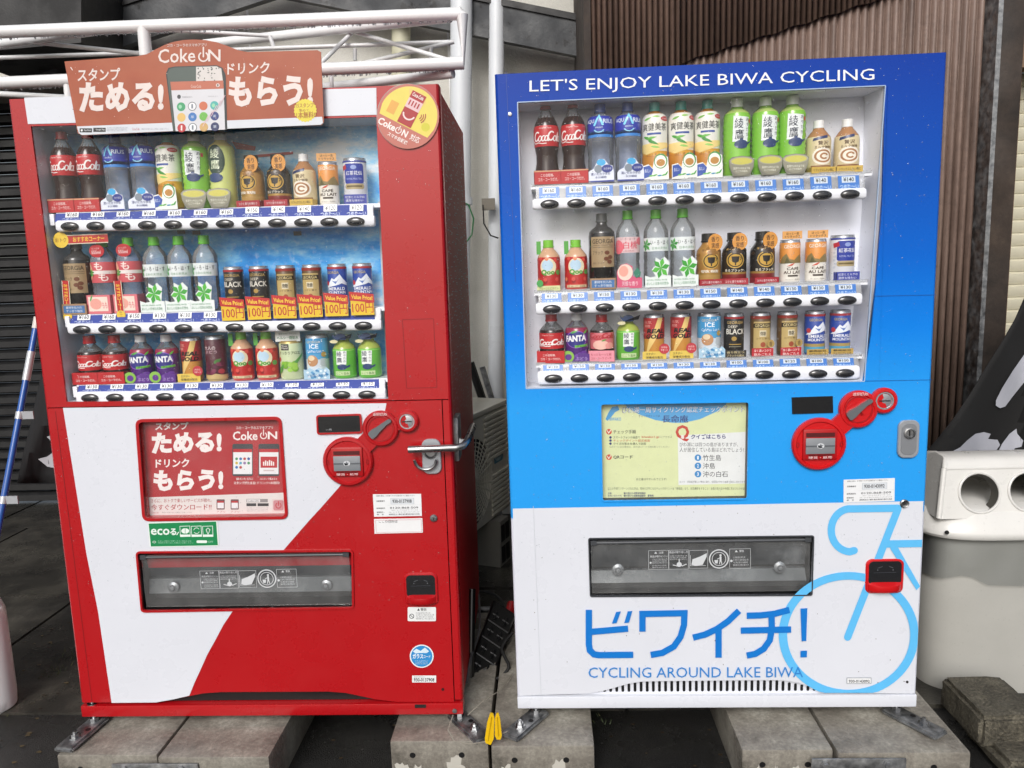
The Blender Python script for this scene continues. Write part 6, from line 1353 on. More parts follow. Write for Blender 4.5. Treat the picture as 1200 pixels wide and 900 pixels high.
    # check-point poster
    rframe(F, post, -.001, .003, .004, MT['blue'], 'poster_rim', root, 3); recess(F, root, post, .03, [MT['dark'], MT['dark']], 'poster_recess', .004)
    def poster(A):
        X = lambda x: 700+x*190/1200; Y = lambda y: 465+y*130/821.0
        A.poly([(700, 469), (880, 466.5), (879, 587), (703, 590)], '#d5ddaa')
        dk = '#1f2a6c'; A.poly([(X(190), Y(30)), (X(950), Y(20)), (X(955), Y(55)), (X(880), Y(110)), (X(760), Y(165)), (X(640), Y(192)), (X(560), Y(192)), (X(430), Y(172)), (X(310), Y(130)), (X(220), Y(80))], '#4f9fd6')
        A.text('びわ湖一周サイクリング認定チェックポイント', X(182), Y(122), X(1088), Y(72), dk, .09, dy=-1.2); A.text('びわ湖一周サイクリング認定チェックポイント', X(185), Y(119), X(1085), Y(75), '#dfe6ee', .015, dy=-1.2)
        A.text('チェックポイントは', X(305), Y(150), X(462), Y(132), dk); A.text('長命庵', X(480), Y(190), X(672), Y(135), dk, .05)
        A.poly([(X(60), Y(165)), (X(85), Y(110)), (X(110), Y(75)), (X(150), Y(65)), (X(165), Y(95)), (X(130), Y(115)), (X(110), Y(140)), (X(75), Y(178))], '#3f96cf'); A.text('BIWAKO', X(90), Y(176), X(176), Y(152), '#3f96cf', .02)
        for y, s_, x1 in ((258, 'チェック手順', 285), (446, 'QRコード', 262)): A.circ(X(86), Y(y), 3.3, 3.3, '#c8472a'); A.stroke([(X(74), Y(y-8)), (X(84), Y(y+10)), (X(100), Y(y-14))], .9, '#e9e6d4'); A.text(s_, X(118), Y(y+14), X(x1), Y(y-14), '#26302c', .03)
        for y, s_, c_ in ((300, 'スマートフォンの画面で', '#3a4a44'), (323, 'チェックポイント認定画面', '#b8502f'), (346, 'クイズの答えを選んで回答', '#3a4a44')): A.circ(X(97), Y(y), 1.5, 1.5, dk, 12); A.text(s_, X(118), Y(y+9), X(315 if y == 300 else 390 if y == 323 else 362), Y(y-9), c_, .01)
        A.text('biwako1.jp', X(328), Y(308), X(458), Y(288), '#b8502f', .02); A.text('にアクセス', X(468), Y(305), X(552), Y(289), '#3a4a44'); A.text('※エラーになる場合は、次のQRコードで読み取ってください', X(90), Y(378), X(532), Y(362), '#6c7466')
        A.text('お土産はやすいわでどうぞ!', X(288), Y(618), X(512), Y(600), '#3a4a44', .01)
        A.poly([(X(595), Y(285)), (X(1110), Y(258)), (X(1103), Y(640)), (X(600), Y(652))], '#e2e5e4'); A.text('Q', X(578), Y(330), X(680), Y(208), '#bf3a2a', .03); A.circ(X(630), Y(298), 2, 2, '#e8ddd6', 12); A.text('クイズはこちら', X(692), Y(312), X(950), Y(276), dk, .03, dy=-.2)
        A.text('びわ湖には四つの島がありますが、', X(608), Y(368), X(1040), Y(336), '#30363c'); A.text('人が居住している島はどれでしょう?', X(608), Y(408), X(1085), Y(374), '#30363c')
        for y, n_, s_, x1 in ((450, '1', '竹生島', 915), (510, '2', '沖島', 870), (571, '3', '沖の白石', 965)): A.circ(X(744), Y(y), 3.9, 3.9, '#2f86c4'); A.text(n_, X(738), Y(y+13), X(750), Y(y-13), '#e9eef2', .03); A.text(s_, X(780), Y(y+22), X(x1), Y(y-22), '#30363c', .005)
        A.text('ヒント　認定証が欲しい場合に限り、全回答の中から抽選で商品に当たります', X(612), Y(636), X(1092), Y(620), '#30363c'); A.text('以上の手順でリターンされた方は、現地の文字になるチェックポイントを「登録店」なり、記念撮影をすること！全国の旅の店や仲間に見せびらかせます', X(78), Y(688), X(1105), Y(668), '#3a4a44')
        A.text('主催', X(78), Y(720), X(105), Y(706), dk, .02); A.text('輪の国びわ湖推進協議会', X(195), Y(720), X(358), Y(704), dk, .02); A.text('お問い合わせ先', X(78), Y(738), X(180), Y(724), dk, .02); A.text('輪の国びわ湖推進協議会　事務局', X(195), Y(738), X(415), Y(722), dk, .02)
        q = random.Random(5)
        for k in range(110): x, y = q.uniform(40, 1110), 765-abs(q.gauss(0, 9)); A.circ(X(x), Y(y), q.uniform(.25, .7), q.uniform(.2, .5), ['#8a8f6a', '#5c604a'][k % 2], 6)
        for k in range(26): A.circ(X(q.uniform(50, 1110)), Y(q.uniform(60, 740)), .3, .3, '#8a8f6a', 6)
    fixed('poster', root, F, -.026, poster)
    P = quad(F, post); mb = MB(); mb.add([(u, .009, v) for u, v in P], [(0, 1, 2, 3)], MT['pane2']); mb.build('poster_pane', root)
    rframe(F, slot, -.003, .0035, .0035, C('#3a3d42', .4), 'delivery_rim', root, 1.5); delivery(F, root, slot, False); slot_print(F, root, [(760, 644), (879.5, 641.5), (879.5, 667), (760, 668.5)], -.0075, False)
    disp = [(927.5, 465.5), (975.5, 464), (976, 483.5), (928, 485)]; mb = MB(); P = quad(F, disp); mb.prism([(u, -.003, v) for u, v in P], C('#0d0e11', .15, .5), off=(0, .003, 0)); mb.build('amount_display', root)
    coin_unit(F, root, (958.5, 519.5), (1004.5, 479), (1034.6, 468.8), 31, 22, 15, MT['red2'])
    c = F.uv(1063.5, 514); mb = MB(); rplate(mb, c[0], c[1], .058, .108, .02, 0, -.008, C('#a6a9ae', .35, .2, .4)); lk = mb.build('lock_plate', root)
    mb = MB(); rplate(mb, c[0], c[1], .042, .088, .016, -.0075, -.0095, C('#8b8e93', .4, .2, .4), 6, .0008); mb.build('recess_face', lk)
    mb = MB(); mb.lathe([(.0155, .0096), (.0155, .014), (.012, .015), (.010, .011), (0, .011)], MT['steel'], 24, (c[0], 0, c[1]+.018), 'y'); mb.box((c[0]-.0015, -.0125, c[1]+.010), (c[0]+.0015, -.0112, c[1]+.026), MT['dark']); mb.build('lock_cylinder', lk)
    id_sticker(F, root, [(988.5, 562), (1048.5, 560), (1048, 587), (988.3, 588.8)], '930-0143092')
    c = F.uv(1059.5, 590); mb = MB(); mb.lathe([(.0125, 0), (.0125, .004), (.010, .006), (.008, .005), (0, .005)], MT['steel'], 20, (c[0], 0, c[1]), 'y'); mb.box((c[0]-.005, -.0062, c[1]-.0012), (c[0]+.005, -.0052, c[1]+.0012), MT['dark']); mb.build('key_lock', root)
    return_cup(F, root, [(1014.5, 655.5), (1057.5, 654.5), (1057.5, 693.5), (1016, 695)], MT['red2'])
    def num(A): A.rect(992, 801, 1021, 793.8, '#8f959c'); A.rect(992.7, 800.4, 1020.3, 794.5, '#e0e2e4'); A.text('930-0143092', 994.5, 799.8, 1019, 796.4, '#2b2c30', .02)
    fixed('number_sticker', root, F, .0008, num); fixed('screw_hole', root, F, .0004, lambda A: A.circ(1063, 799, 1.6, 1.6, '#1a1214'))
    mb = MB(); mb.box((0, -.003, zr), (W_, .05, zd-.0025), white, .003); mb.build('base_rail', root)
    for a, b_, c_ in (((1024.5, 347), (1097, 345.5), '#0b4a94'), ((1014, 446.5), (1092, 445), '#0b4a94'), ((593, 84), (604, 330), '#0a3f98'), ((625, 593), (634, 812), '#c2c6cc')):
        fixed('door_seam', root, F, .0002, lambda A: A.stroke([a, b_], .5, c_, False))
    foot(F, root, F.uv(628, 830)[0], .015, -.59, H_); foot(F, root, F.uv(1054, 830)[0], .02, .59, H_)
    aw = bounds(W0); raindrops(F, root, W_, H_, [(aw[0], aw[1]-.05, aw[2], aw[3], .5, .0033), (.02, W_-.02, .4, H_-.01, 1, -.0006)], 21, 3000)
    q = random.Random(17); A = Art()
    for k in range(46): u, v = q.uniform(.03, W_-.03), q.uniform(zr+.02, ys); A.circ(u, v, q.uniform(.0007, .0018), q.uniform(.0007, .0022), '#6c665c', 7)
    mb = MB(); A.build(mb, flat(0), .0003, 0); mb.build('dirt_specks', root)
    xs = [[642, 674, 705, 737, 768, 798, 829, 862.5, 895, 927, 958, 990], [644.5, 676, 706, 737, 769, 799, 830, 859.5, 892, 924, 955, 986], [648, 677, 706, 737, 767, 798, 830, 860, 890.5, 922, 952.6, 983]]
    place_drinks(F, 'blue', 'top', xs[0], 218, 205, ['coke', 'coke', 'aquarius', 'aquarius', 'soken', 'soken', 'soken', 'ayataka', 'ayataka', 'ayataka', 'cafe', 'cafe'], 'blue')
    place_drinks(F, 'blue', 'middle', xs[1], 340, 329, ['qoo2', 'qoo', 'geobottle', 'peach_clear', 'irohasu', 'irohasu', 'geogold', 'geoblack', 'geoblack', 'aulait', 'aulait', 'kocha'], 'blue')
    place_drinks(F, 'blue', 'bottom', xs[2], 423, 415, ['cokesmall', 'fanta', 'cokepeach', 'ayasmall', 'realgold', 'realgold', 'icelatte', 'deepblack_c', 'goldcan_c', 'goldcan_c', 'emerald_c', 'emerald_c'], 'blue')
MT['red2'] = panel_paint('red_plastic', '#c01318', .22, .1)
MT['bluedark'] = panel_paint('dark_cabinet', '#24272d', .4, .2)
MT['edge'] = panel_paint('blue_door_edge', '', .26, .2, grad=[(.298, '#d6d9e4'), (.30, '#2a98e6'), (.46, '#2a98e6'), (.56, '#0f7bdb'), (.66, '#0560c4'), (.77, '#034cae'), (.95, '#053397')], spec=.22, coat=.03)
blue_machine()

# ================================================================== RUBBISH BIN, BANNERS, ODDMENTS
def superloop(cx, cyy, hx, hy, z, p=4, n=40):
    o = []
    for k in range(n):
        t = 2*math.pi*k/n; c, s_ = math.cos(t), math.sin(t); o.append((cx+hx*math.copysign(abs(c)**(2/p), c), cyy+hy*math.copysign(abs(s_)**(2/p), s_), z))
    return o
def loft(mb, loops, m, cap=True, smooth=True):
    n = len(loops[0]); V = [v for l in loops for v in l]
    fs = [(i*n+k, i*n+(k+1) % n, (i+1)*n+(k+1) % n, (i+1)*n+k) for i in range(len(loops)-1) for k in range(n)]
    mb.add(V, fs, m, smooth)
    if cap: mb.add(loops[-1], [tuple(range(n))], m, False)
MT['binbody'] = panel_paint('bin_body_plastic', '#b3b2ac', .4, .7)
MT['binlid'] = panel_paint('bin_lid_plastic', '#d3d2ce', .32, .6)
def bin_():
    a = at(1090, 700, 2.46); hx, hy = .30, .22; cx = a.x+hx+.004; root = empty('litter_bin', (cx, 2.46+hy, 0)); tag(root, 'off-white plastic can bin with two round holes beside the blue machine', 'bin')
    m = MT['binlid']; mb = MB()
    loft(mb, [superloop(0, 0, hx-.03, hy-.03, .0), superloop(0, 0, hx-.022, hy-.022, .03), superloop(0, 0, hx-.012, hy-.012, .60)], MT['binbody'], False); mb.build('bin_body', root)
    mb = MB(); loft(mb, [superloop(0, 0, hx-.004, hy-.004, .42, 4), superloop(0, 0, hx-.002, hy-.002, .50), superloop(0, 0, hx-.001, hy-.001, .59)], MT['bag'], False)
    q = random.Random(3)
    mb.v = [(x*(1+.010*math.sin(9*math.atan2(y, x)+z*30)), y*(1+.016*math.sin(11*math.atan2(y, x)-z*20)), z+(.014*math.sin(5*math.atan2(y, x)+1)+.008*math.sin(13*math.atan2(y, x)))*(z < .45)) for x, y, z in mb.v]
    mb.build('liner_bag', root)
    # lid: rim, then a hood whose sloping front has two holes
    mb = MB(); loft(mb, [superloop(0, 0, hx+.008, hy+.008, .572), superloop(0, 0, hx+.024, hy+.024, .575), superloop(0, 0, hx+.03, hy+.03, .585), superloop(0, 0, hx+.029, hy+.029, .60), superloop(0, 0, hx+.012, hy+.012, .625), superloop(0, 0, hx-.004, hy-.006, .655), superloop(0, 0, hx-.022, hy-.024, .668)], m, True); lid = mb.build('lid_rim', root)
    prof = [(-.212, .640), (-.172, .805), (-.166, .817), (-.154, .826), (-.136, .831), (-.08, .833), (-.045, .825), (.0, .80), (.19, .66), (.2, .64)]
    R_ = .063; p0, p1 = Vector((0, -.212, .640)), Vector((0, -.172, .805)); d = (p1-p0); Lf = d.length; d.normalize(); nn = Vector((0, -d.z, d.y))
    w0, w1 = hx-.012, hx-.04; holes = [(-.150, Lf*.49), (.008, Lf*.49)]
    T = lambda x, y, h=0: tuple(p0+d*y+Vector((x, 0, 0))+nn*h)
    bm = bmesh.new(); bm.faces.new([bm.verts.new(v) for v in ((-w0, 0, 0), (w0, 0, 0), (w1, Lf, 0), (-w1, Lf, 0))]); N = 32
    for hx_, hy_ in holes:
        P = [(hx_+R_*math.cos(2*math.pi*k/N), hy_+R_*math.sin(2*math.pi*k/N)) for k in range(N)]
        for k in range(N):
            a_, b_ = P[k], P[(k+1) % N]; bmesh.ops.bisect_plane(bm, geom=bm.verts[:]+bm.edges[:]+bm.faces[:], plane_co=(*a_, 0), plane_no=(b_[1]-a_[1], a_[0]-b_[0], 0), dist=1e-6)
        bmesh.ops.delete(bm, geom=[f for f in bm.faces if math.hypot(f.calc_center_median().x-hx_, f.calc_center_median().y-hy_) < R_*.985], context='FACES')
    bm.verts.index_update(); mb = MB(); mb.add([T(v.co.x, v.co.y) for v in bm.verts], [[v.index for v in f.verts] for f in bm.faces], m); bm.free()
    for hx_, hy_ in holes:
        ring = lambda q, h: [T(hx_+R_*q*math.cos(2*math.pi*k/N), hy_+R_*q*math.sin(2*math.pi*k/N), h) for k in range(N)]
        mb.add(ring(1, 0)+ring(.96, -.045), [(k, (k+1) % N, N+(k+1) % N, N+k) for k in range(N)], C('#57554f', .7), True)  # throat coloured darker than the lid to paint in the shade inside
        lip = MB(); c_ = ring(1.03, .001); lip.tube(c_+[c_[0]], .0045, m, 8, False); lip.build('hole_lip', lid)
    # hood shell
    def hw(y, z): return lerp(w0, w1, max(0, min(1, (z-.640)/(.805-.640))))-max(0, z-.805)**2*22
    for i in range(1, len(prof)-1):
        (y0, z0), (y1, z1) = prof[i], prof[i+1]; a0, a1 = hw(y0, z0), hw(y1, z1); mb.add([(-a0, y0, z0), (a0, y0, z0), (a1, y1, z1), (-a1, y1, z1)], [(0, 1, 2, 3)], m, True)
    for sx in (-1, 1): mb.add([(sx*hw(y, z), y, z) for y, z in prof], [tuple(range(len(prof)))], m, True)
    E_ = [T(-w0+.006, .002, -.007), T(-w1+.006, Lf-.006, -.007), T(w1-.006, Lf-.006, -.007), T(w0-.006, .002, -.007)]
    for a_, b_ in zip(E_, E_[1:]): mb.tube([a_, b_], .0095, m, 12)
    for sx in (-1, 1): mb.tube([(sx*(hw(y, z)-.006), y+.002, z-.006) for y, z in prof[1:-1]], .0085, m, 10)
    hood = mb.build('lid_hood', root)
    for s_ in (-1, 1):
        mb = MB(); mb.lathe([(.007, 0), (.006, .004), (0, .005)], MT['dark'], 10, (s_*(hx-.035), -hy-.006, .60), 'y'); mb.build('lid_screw', lid)
MT['bag'] = clear('clear_bin_liner', '#eceeee', .07, .1, 1.4)
bin_()
# pebbly kerb stone in front of the bin
def stone():
    a = gr(1106, 850); root = empty('kerb_stone', (1.36, 2.2, 0)); tag(root, 'broken pebbly concrete kerb stone in front of the bin', 'kerb stone')
    mb = MB(); bm = bmesh.new(); bmesh.ops.create_cube(bm, size=1)
    for v in bm.verts: v.co = Vector((v.co.x*.19*(1 if v.co.z > 0 else 1.05), v.co.y*.24, v.co.z*.10+.05))
    bmesh.ops.bevel(bm, geom=list(bm.edges), offset=.012, segments=2, affect='EDGES'); bmesh.ops.subdivide_edges(bm, edges=bm.edges[:], cuts=3, use_grid_fill=True)
    q = random.Random(4)
    for v in bm.verts: v.co += Vector((q.uniform(-1, 1), q.uniform(-1, 1), q.uniform(-1, 1)))*.0022
    mb.bm(bm, MT['stone'], False); mb.build('upper_block', root, (0, .07, .035))
    mb = MB(); bm = bmesh.new(); bmesh.ops.create_cube(bm, size=1)
    for v in bm.verts: v.co = Vector((v.co.x*.22, v.co.y*.26, v.co.z*.06+.03))
    bmesh.ops.bevel(bm, geom=list(bm.edges), offset=.02, segments=2, affect='EDGES'); bmesh.ops.subdivide_edges(bm, edges=bm.edges[:], cuts=3, use_grid_fill=True)
    for v in bm.verts: v.co += Vector((q.uniform(-1, 1), q.uniform(-1, 1), q.uniform(-1, 1)))*.0028
    mb.bm(bm, MT['stone'], False); mb.build('broken_foot', root, (.03, -.03, 0))
stone()
def cloth_flag():
    Y = 3.0; root = empty('banner_flag', at(1200, 560, Y)); tag(root, 'black cloth banner with white brush strokes drooping behind the bin', 'banner'); o = root.location.copy()
    L = [(1212, 322), (1202, 346), (1190, 374), (1174, 402), (1156, 430), (1137, 462), (1118, 490), (1100, 512), (1083, 532), (1070, 556)]
    Rr = [(1340, 300), (1340, 340), (1340, 372), (1340, 405), (1340, 435), (1340, 470), (1340, 505), (1340, 530), (1340, 560), (1340, 600)]
    mb = MB(); n = 24; V = []
    def pt(x, y): t = (x-1080)/260; f = (y-330)/230; return at(x, y, Y+.05*math.sin(t*13+f*4)*(.3+f)+.02*math.sin(t*31))-o
    for a, b in zip(L, Rr):
        for k in range(n+1): V.append(pt(lerp(a[0], b[0], k/n), lerp(a[1], b[1], k/n)))
    fs = [(i*(n+1)+k, i*(n+1)+k+1, (i+1)*(n+1)+k+1, (i+1)*(n+1)+k) for i in range(len(L)-1) for k in range(n)]
    mb.add(V, fs, C('#0c0c0d', .85), True); c = mb.build('cloth', root); s_ = c.modifiers.new('s', 'SOLIDIFY'); s_.thickness = .003
    m = C('#a7a9b2', .8); mb = MB()
    def mark(P):
        bm = bmesh.new(); f = bm.faces.new([bm.verts.new((x, y, 0)) for x, y in P]); 
        for k in range(int(min(p[0] for p in P)/5), int(max(p[0] for p in P)/5)+1): bmesh.ops.bisect_plane(bm, geom=bm.verts[:]+bm.edges[:]+bm.faces[:], plane_co=(k*5, 0, 0), plane_no=(1, 0, 0), dist=1e-5)
        for k in range(int(min(p[1] for p in P)/8), int(max(p[1] for p in P)/8)+1): bmesh.ops.bisect_plane(bm, geom=bm.verts[:]+bm.edges[:]+bm.faces[:], plane_co=(0, k*8, 0), plane_no=(0, 1, 0), dist=1e-5)
        bm.verts.index_update(); mb.add([pt(v.co.x, v.co.y)+Vector((0, -.006, .0)) for v in bm.verts], [[v.index for v in f.verts] for f in bm.faces], m, True); bm.free()
    mark([(1230, 385), (1214, 396), (1200, 414), (1186, 434), (1173, 455), (1166, 469), (1166, 475), (1171, 478), (1177, 476), (1186, 464), (1198, 449), (1214, 436), (1240, 420)])
    mark([(1098, 539), (1112, 530), (1124, 524), (1132, 516), (1142, 508), (1152, 506), (1160, 508), (1157, 514), (1168, 515), (1171, 521), (1166, 528), (1156, 534), (1150, 540), (1144, 537), (1150, 530), (1146, 527), (1136, 532), (1124, 537)])
    mark([(1173, 520), (1182, 508), (1190, 502), (1191, 508), (1198, 516), (1196, 523), (1188, 525), (1184, 535), (1183, 541), (1170, 541), (1166, 535)])
    mark([(1206, 520), (1225, 506), (1240, 520), (1225, 540), (1208, 542)])
    mb.build('brush_lettering', root)
    mb = MB(); p = at(1345, 300, Y)-o; mb.tube([Vector((p.x, p.y, -o.z)), p+Vector((0, 0, .6))], .011, MT['dark'], 10); mb.build('pole', root)
cloth_flag()
def left_flag():
    Y = 2.55; a, b = at(42.5, 382, Y), at(-6, 640, Y-.25); root = empty('banner_pole', (b.x, b.y, 0)); o = root.location.copy(); tag(root, 'blue pole with silver tape holding a black banner behind the red machine', 'banner pole')
    d = (b-a); foot_ = a+d*(a.z/(a.z-b.z)); mb = MB(); mb.tube([a-o, foot_-o], .0105, C('#134f9c', .3, .4), 12); mb.build('pole', root)
    mb = MB(); e = a-d.normalized()*.03; mb.tube([e-o, a-o+d.normalized()*.01], .0125, C('#c9c4bd', .4), 12); mb.build('pole_end', root)
    for f, w_, l in ((.19, .0125, .05), (.42, .0125, .012), (.80, .0125, .012)):
        p = a+d*f; mb = MB(); mb.tube([p-o-d.normalized()*l, p-o+d.normalized()*l], w_, C('#b9bcc0', .3, .2, .3), 12)
        if f > .3: mb.box(tuple(p-o+Vector((0, -.004, -.012))), tuple(p-o+Vector((.05, .0, .014))), C('#9fa2a6', .4))
        mb.build('tape', root)
    def pt(x, y): return at(x, y, 2.75+.03*math.sin(y*.05+x*.1))-o
    rows = [((49, 440), (62, 420)), ((44, 462), (80, 455)), ((36, 500), (95, 495)), ((28, 530), (95, 530)), ((22, 556), (98, 552)), ((20, 566), (98, 566))]; V = []; n = 10
    for p, q_ in rows:
        for k in range(n+1): V.append(pt(lerp(p[0], q_[0], k/n), lerp(p[1], q_[1], k/n)))
    mb = MB(); mb.add(V, [(i*(n+1)+k, i*(n+1)+k+1, (i+1)*(n+1)+k+1, (i+1)*(n+1)+k) for i in range(len(rows)-1) for k in range(n)], C('#111113', .85), True); c = mb.build('cloth', root); s_ = c.modifiers.new('s', 'SOLIDIFY'); s_.thickness = .003
    mb = MB(); P = [(57, 511), (66, 508), (80, 512), (80, 528), (70, 548), (58, 546), (47, 537), (58, 534), (66, 528), (65, 519)]; mb.add([pt(x, y)+Vector((0, -.012, 0)) for x, y in P], [tuple(range(len(P)))], C('#a5a6ab', .8)); mb.build('brush_lettering', root)
left_flag()
def tank():
    MT['tankwhite'] = panel_paint('container_plastic', '#e6e8ea', .35, .4); a = at(20, 800, 2.42); root = empty('plastic_container', ((a.x-.136)*1.05-.012, 2.297*1.05, 0)); root.rotation_euler = (0, 0, math.radians(38)); tag(root, 'rounded white plastic container standing in two tiers beside the red machine', 'container'); m = MT['tankwhite']
    top = at(8, 560, 2.3).z; mid = at(20, 737, 2.3).z
    mb = MB(); loft(mb, [superloop(0, 0, .18, 0.108, .0), superloop(0, 0, .197, 0.118, .015), superloop(0, 0, .20, 0.120, .05), superloop(0, 0, .20, 0.120, mid-.04), superloop(0, 0, .19, 0.114, mid-.008), superloop(0, 0, .16, 0.096, mid)], m); mb.build('lower_tier', root)
    mb = MB(); loft(mb, [superloop(0, 0, .17, 0.090, mid+.001), superloop(0, 0, .182, 0.098, mid+.02), superloop(0, 0, .185, 0.100, mid+.05), superloop(0, 0, .182, 0.098, top-.06), superloop(0, 0, .15, 0.090, top-.015), superloop(0, 0, .11, 0.066, top)], m); mb.build('upper_tier', root)
    mb = MB(); mb.lathe([(.05, top), (.05, top+.035), (.045, top+.04), (0, top+.04)], m, 24); mb.build('screw_cap', root)
tank()
def gap_junk():
    # black lattice ramp piece
    o = gr(573, 815, .11); root = empty('plastic_ramp', (o.x, o.y, .111)); tag(root, 'black plastic kerb ramp with raised crosses leaning between the machines', 'kerb ramp')
    pts = [at(548, 790, 2.42), at(571, 806, 2.40), at(604, 722, 2.72), at(578, 705, 2.74)]; P = [p-root.location for p in pts]
    nn = (P[1]-P[0]).cross(P[3]-P[0]).normalized()
    if nn.y > 0: nn = -nn
    mb = MB(); mb.prism(P, MT['rubber'], off=tuple(-nn*.02)); mb.build('ramp_body', root)
    def B(a, b, h=.003): return (P[0]*(1-a)+P[1]*a)*(1-b)+(P[3]*(1-a)+P[2]*a)*b+nn*h
    mb = MB()
    for a in (.28, .72):
        for b in (.16, .38, .62, .84):
            for (x, y) in ((.14, .0), (0, .06)): mb.tube([B(a-x, b-y), B(a+x, b+y)], .0045, MT['blackgloss'], 6)
    for f in (.27, .5, .73): mb.tube([B(.03, f), B(.97, f)], .004, MT['blackgloss'], 6)
    mb.tube([B(.0, 0), B(1, 0), B(1, 1), B(0, 1), B(0, 0)], .005, MT['blackgloss'], 6); mb.build('raised_crosses', root)
    mb = MB(); a = at(545, 715, 3.0); mb.tube([a, at(585, 714, 3.05)], .013, MT['galv'], 10); tag(mb.build('steel_pipe'), 'short grey steel pipe lying on the ground between the machines', 'pipe')
    mb = MB(); mb.tube([at(593, 735, 2.75), at(600, 708, 2.85)], .02, C('#9c1a1c', .35, .3), 12); tag(mb.build('red_rod'), 'red plastic rod end standing between the two machines', 'rod')
    c = at(573, 740, 2.9); root = empty('rubber_bung', c); tag(root, 'round black rubber cap between the machines beside the kerb ramp', 'rubber cap'); mb = MB(); mb.lathe([(.05, 0), (.05, .02), (.035, .035), (.02, .036), (.018, .02), (0, .02)], MT['blackgloss'], 20, (0, 0, 0), 'y'); mb.build('bung_body', root)
    mb = MB(); mb.tube([at(553, 690, 2.5), at(552, 740, 2.45), at(551, 815, 2.4)], .013, MT['blackgloss'], 10); mb.tube([at(547, 818, 2.36), at(561, 815, 2.36)], .017, MT['blackgloss'], 12); tag(mb.build('drain_hose'), 'black drain hose hanging down beside the red machine', 'hose')
    mb = MB(); mb.tube([at(545, 760, 2.5), at(550, 700, 2.6), at(551, 650, 2.7)], .007, MT['rubber'], 8); tag(mb.build('power_cable'), 'black power cable running down behind the red machine', 'cable')
    w = C('#8a857a', .5, .2); mb = MB(); mb.tube([at(548, 838, 2.16), at(565, 822, 2.2), at(588, 808, 2.3), at(600, 790, 2.4)], .0017, w, 5); mb.tube([at(531, 838, 2.08), at(525, 855, 2.04), at(532, 868, 2.02), at(551, 872, 2.02), at(570, 869, 2.03), at(578, 864, 2.04), at(595, 857, 2.06)], .0017, w, 5); tag(mb.build('thin_wire'), 'thin loose wire looping over the footing blocks beside the yellow tags', 'wire')
    for k, (P_, r_, lab) in enumerate((([(600, 742, 2.55), (588, 760, 2.5), (596, 782, 2.45), (580, 796, 2.42), (560, 789, 2.44), (556, 770, 2.5), (575, 752, 2.6)], .0055, 'black cable lying in a loose coil at the foot of the blue machine'), ([(552, 700, 2.9), (566, 693, 3.0), (584, 700, 2.95), (592, 716, 2.85), (580, 730, 2.8), (562, 726, 2.85)], .006, 'black cable curling behind the plastic kerb ramp'), ([(547, 800, 2.3), (552, 770, 2.4), (562, 735, 2.6), (560, 690, 2.9), (553, 640, 3.1)], .0045, 'thin grey cable rising behind the red machine to the outdoor unit'))):
        mb = MB(); Q = [at(*p) for p in P_]; R2 = []
        for a_, b_, c_, d_ in zip([Q[0]]+Q[:-2], Q[:-1], Q[1:], Q[2:]+[Q[-1]]):
            for t in (0, .2, .4, .6, .8): R2.append(.5*((2*b_)+(c_-a_)*t+(2*a_-5*b_+4*c_-d_)*t*t+(3*b_-a_-3*c_+d_)*t**3))
        mb.tube(R2+[Q[-1]], r_, MT['rubber'] if k < 2 else C('#55565a', .5), 8); tag(mb.build('loose_cable'), lab, 'cable')
    # yellow tags
    for k, (P, lab) in enumerate((([(574.5, 836), (578, 837), (579.5, 842), (578.5, 866), (575, 873), (569, 871), (568, 866), (571, 846)], 'yellow plastic tag wired over the block gap, the longer of the pair'), ([(581.5, 837), (584, 836), (586, 842), (588, 862), (586.5, 867), (582, 866.5), (579.8, 862), (580, 842)], 'yellow plastic tag wired over the block gap, the shorter of the pair'))):
        Yq = 2.02; pts = [at(x, y, Yq) for x, y in P]; o = sum(pts, Vector((0, 0, 0)))/len(pts); root = empty('yellow_tag', o); tag(root, lab, 'tag', 'yellow tags on the footing blocks')
        mb = MB(); mb.prism([p-o for p in pts], C('#d9b010', .35, .3), off=(0, .006, 0)); mb.build('tag_body', root)
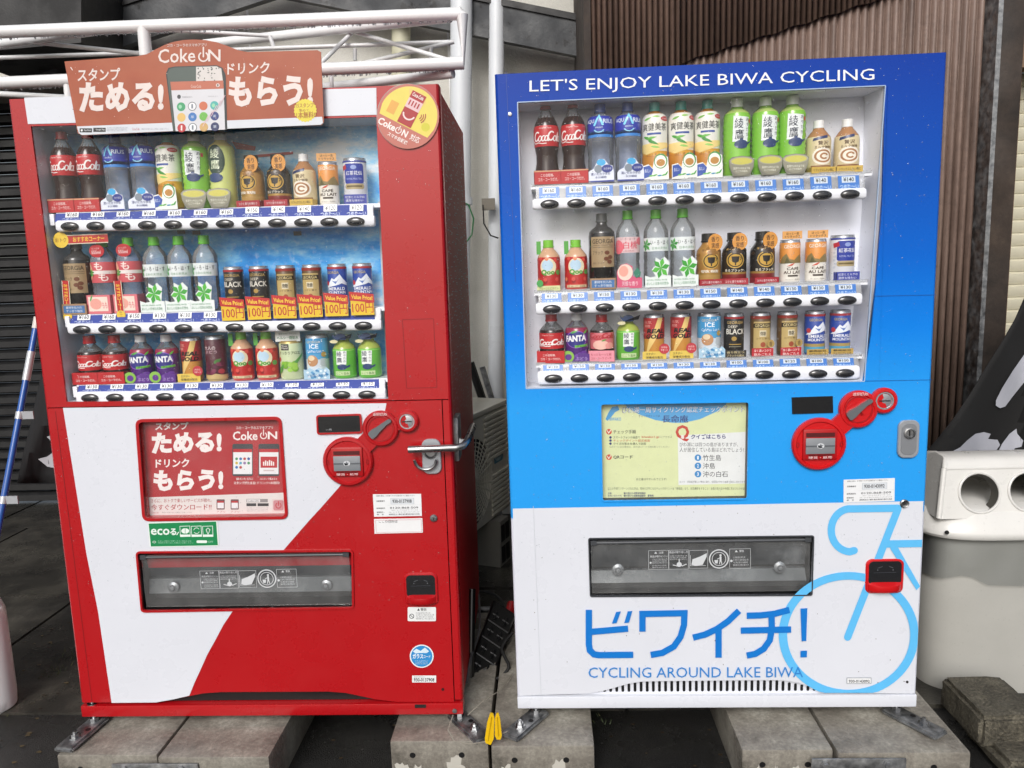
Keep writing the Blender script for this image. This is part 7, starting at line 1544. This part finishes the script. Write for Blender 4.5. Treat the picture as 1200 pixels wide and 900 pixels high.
        mb = MB(); v = (pts[3]-pts[0]); mb.tube([pts[0]*.6+pts[1]*.4-o+Vector((0, -.003, -.008)), pts[4]*.5+pts[5]*.5-o+Vector((0, -.003, .012))], .0011, C('#c79d0c', .4), 6); mb.build('moulded_rib', root)
    mb = MB(); mb.tube([gr(1192, 800), gr(1192, 800)+Vector((0, 0, .12))], .05, C('#1560ad', .35, .3), 20); tag(mb.build('blue_pail'), 'blue plastic pail edge beside the off-white bin', 'pail')
MT['blackgloss'] = C('#0f0f10', .3, .4)
gap_junk()
def weeds():
    q = random.Random(12); mb = MB(); m = C('#4a4a1e', .7); m2 = C('#2f3d1a', .7)
    for (x, y, n, s) in ((348, 848, 40, .03), (700, 845, 20, .015), (60, 790, 40, .03), (75, 772, 30, .03), (20, 830, 16, .02), (40, 700, 14, .02)):
        c = gr(x, y)
        for k in range(n):
            p = c+Vector((q.uniform(-.05, .05), q.uniform(-.05, .05), 0)); a = q.uniform(0, 6.28); h = s*q.uniform(.4, 1); dx, dy = math.cos(a)*h*.8, math.sin(a)*h*.8
            mb.add([(p.x-.002, p.y, 0), (p.x+.002, p.y, 0), (p.x+dx, p.y+dy, h)], [(0, 1, 2)], m if q.random() < .5 else m2)
    tag(mb.build('weed_tufts'), kind='stuff'); mb = MB()
    for k in range(260):
        x, y = (q.uniform(-2.3, -1.35), q.uniform(2.05, 3.6)) if k % 3 else (q.uniform(-.85, .6), q.uniform(1.9, 2.6)); s = q.uniform(.003, .011); a = q.uniform(0, 6.3); z = .012 if y > 2.42 else .003
        mb.add([(x+s*math.cos(a+t), y+s*.6*math.sin(a+t), z+s*.15*math.sin(3*t)) for t in (0, 1.2, 2.4, 3.6, 4.9)], [(0, 1, 2, 3, 4)], C(['#3b2f1e', '#4d4128', '#2b2418'][k % 3], .8))
    tag(mb.build('leaf_litter'), kind='stuff')
    mb = MB()
    for k in range(420):
        x, y = q.uniform(-1.0, 1.6), q.uniform(1.75, 2.45); s = q.uniform(.002, .006); mb.lathe([(0, -s*.3), (s, .1*s), (s*.6, s*.7), (0, s*.8)], MT['asphalt'], 5, (x, y, .0))
    tag(mb.build('loose_grit'), kind='stuff')
weeds()
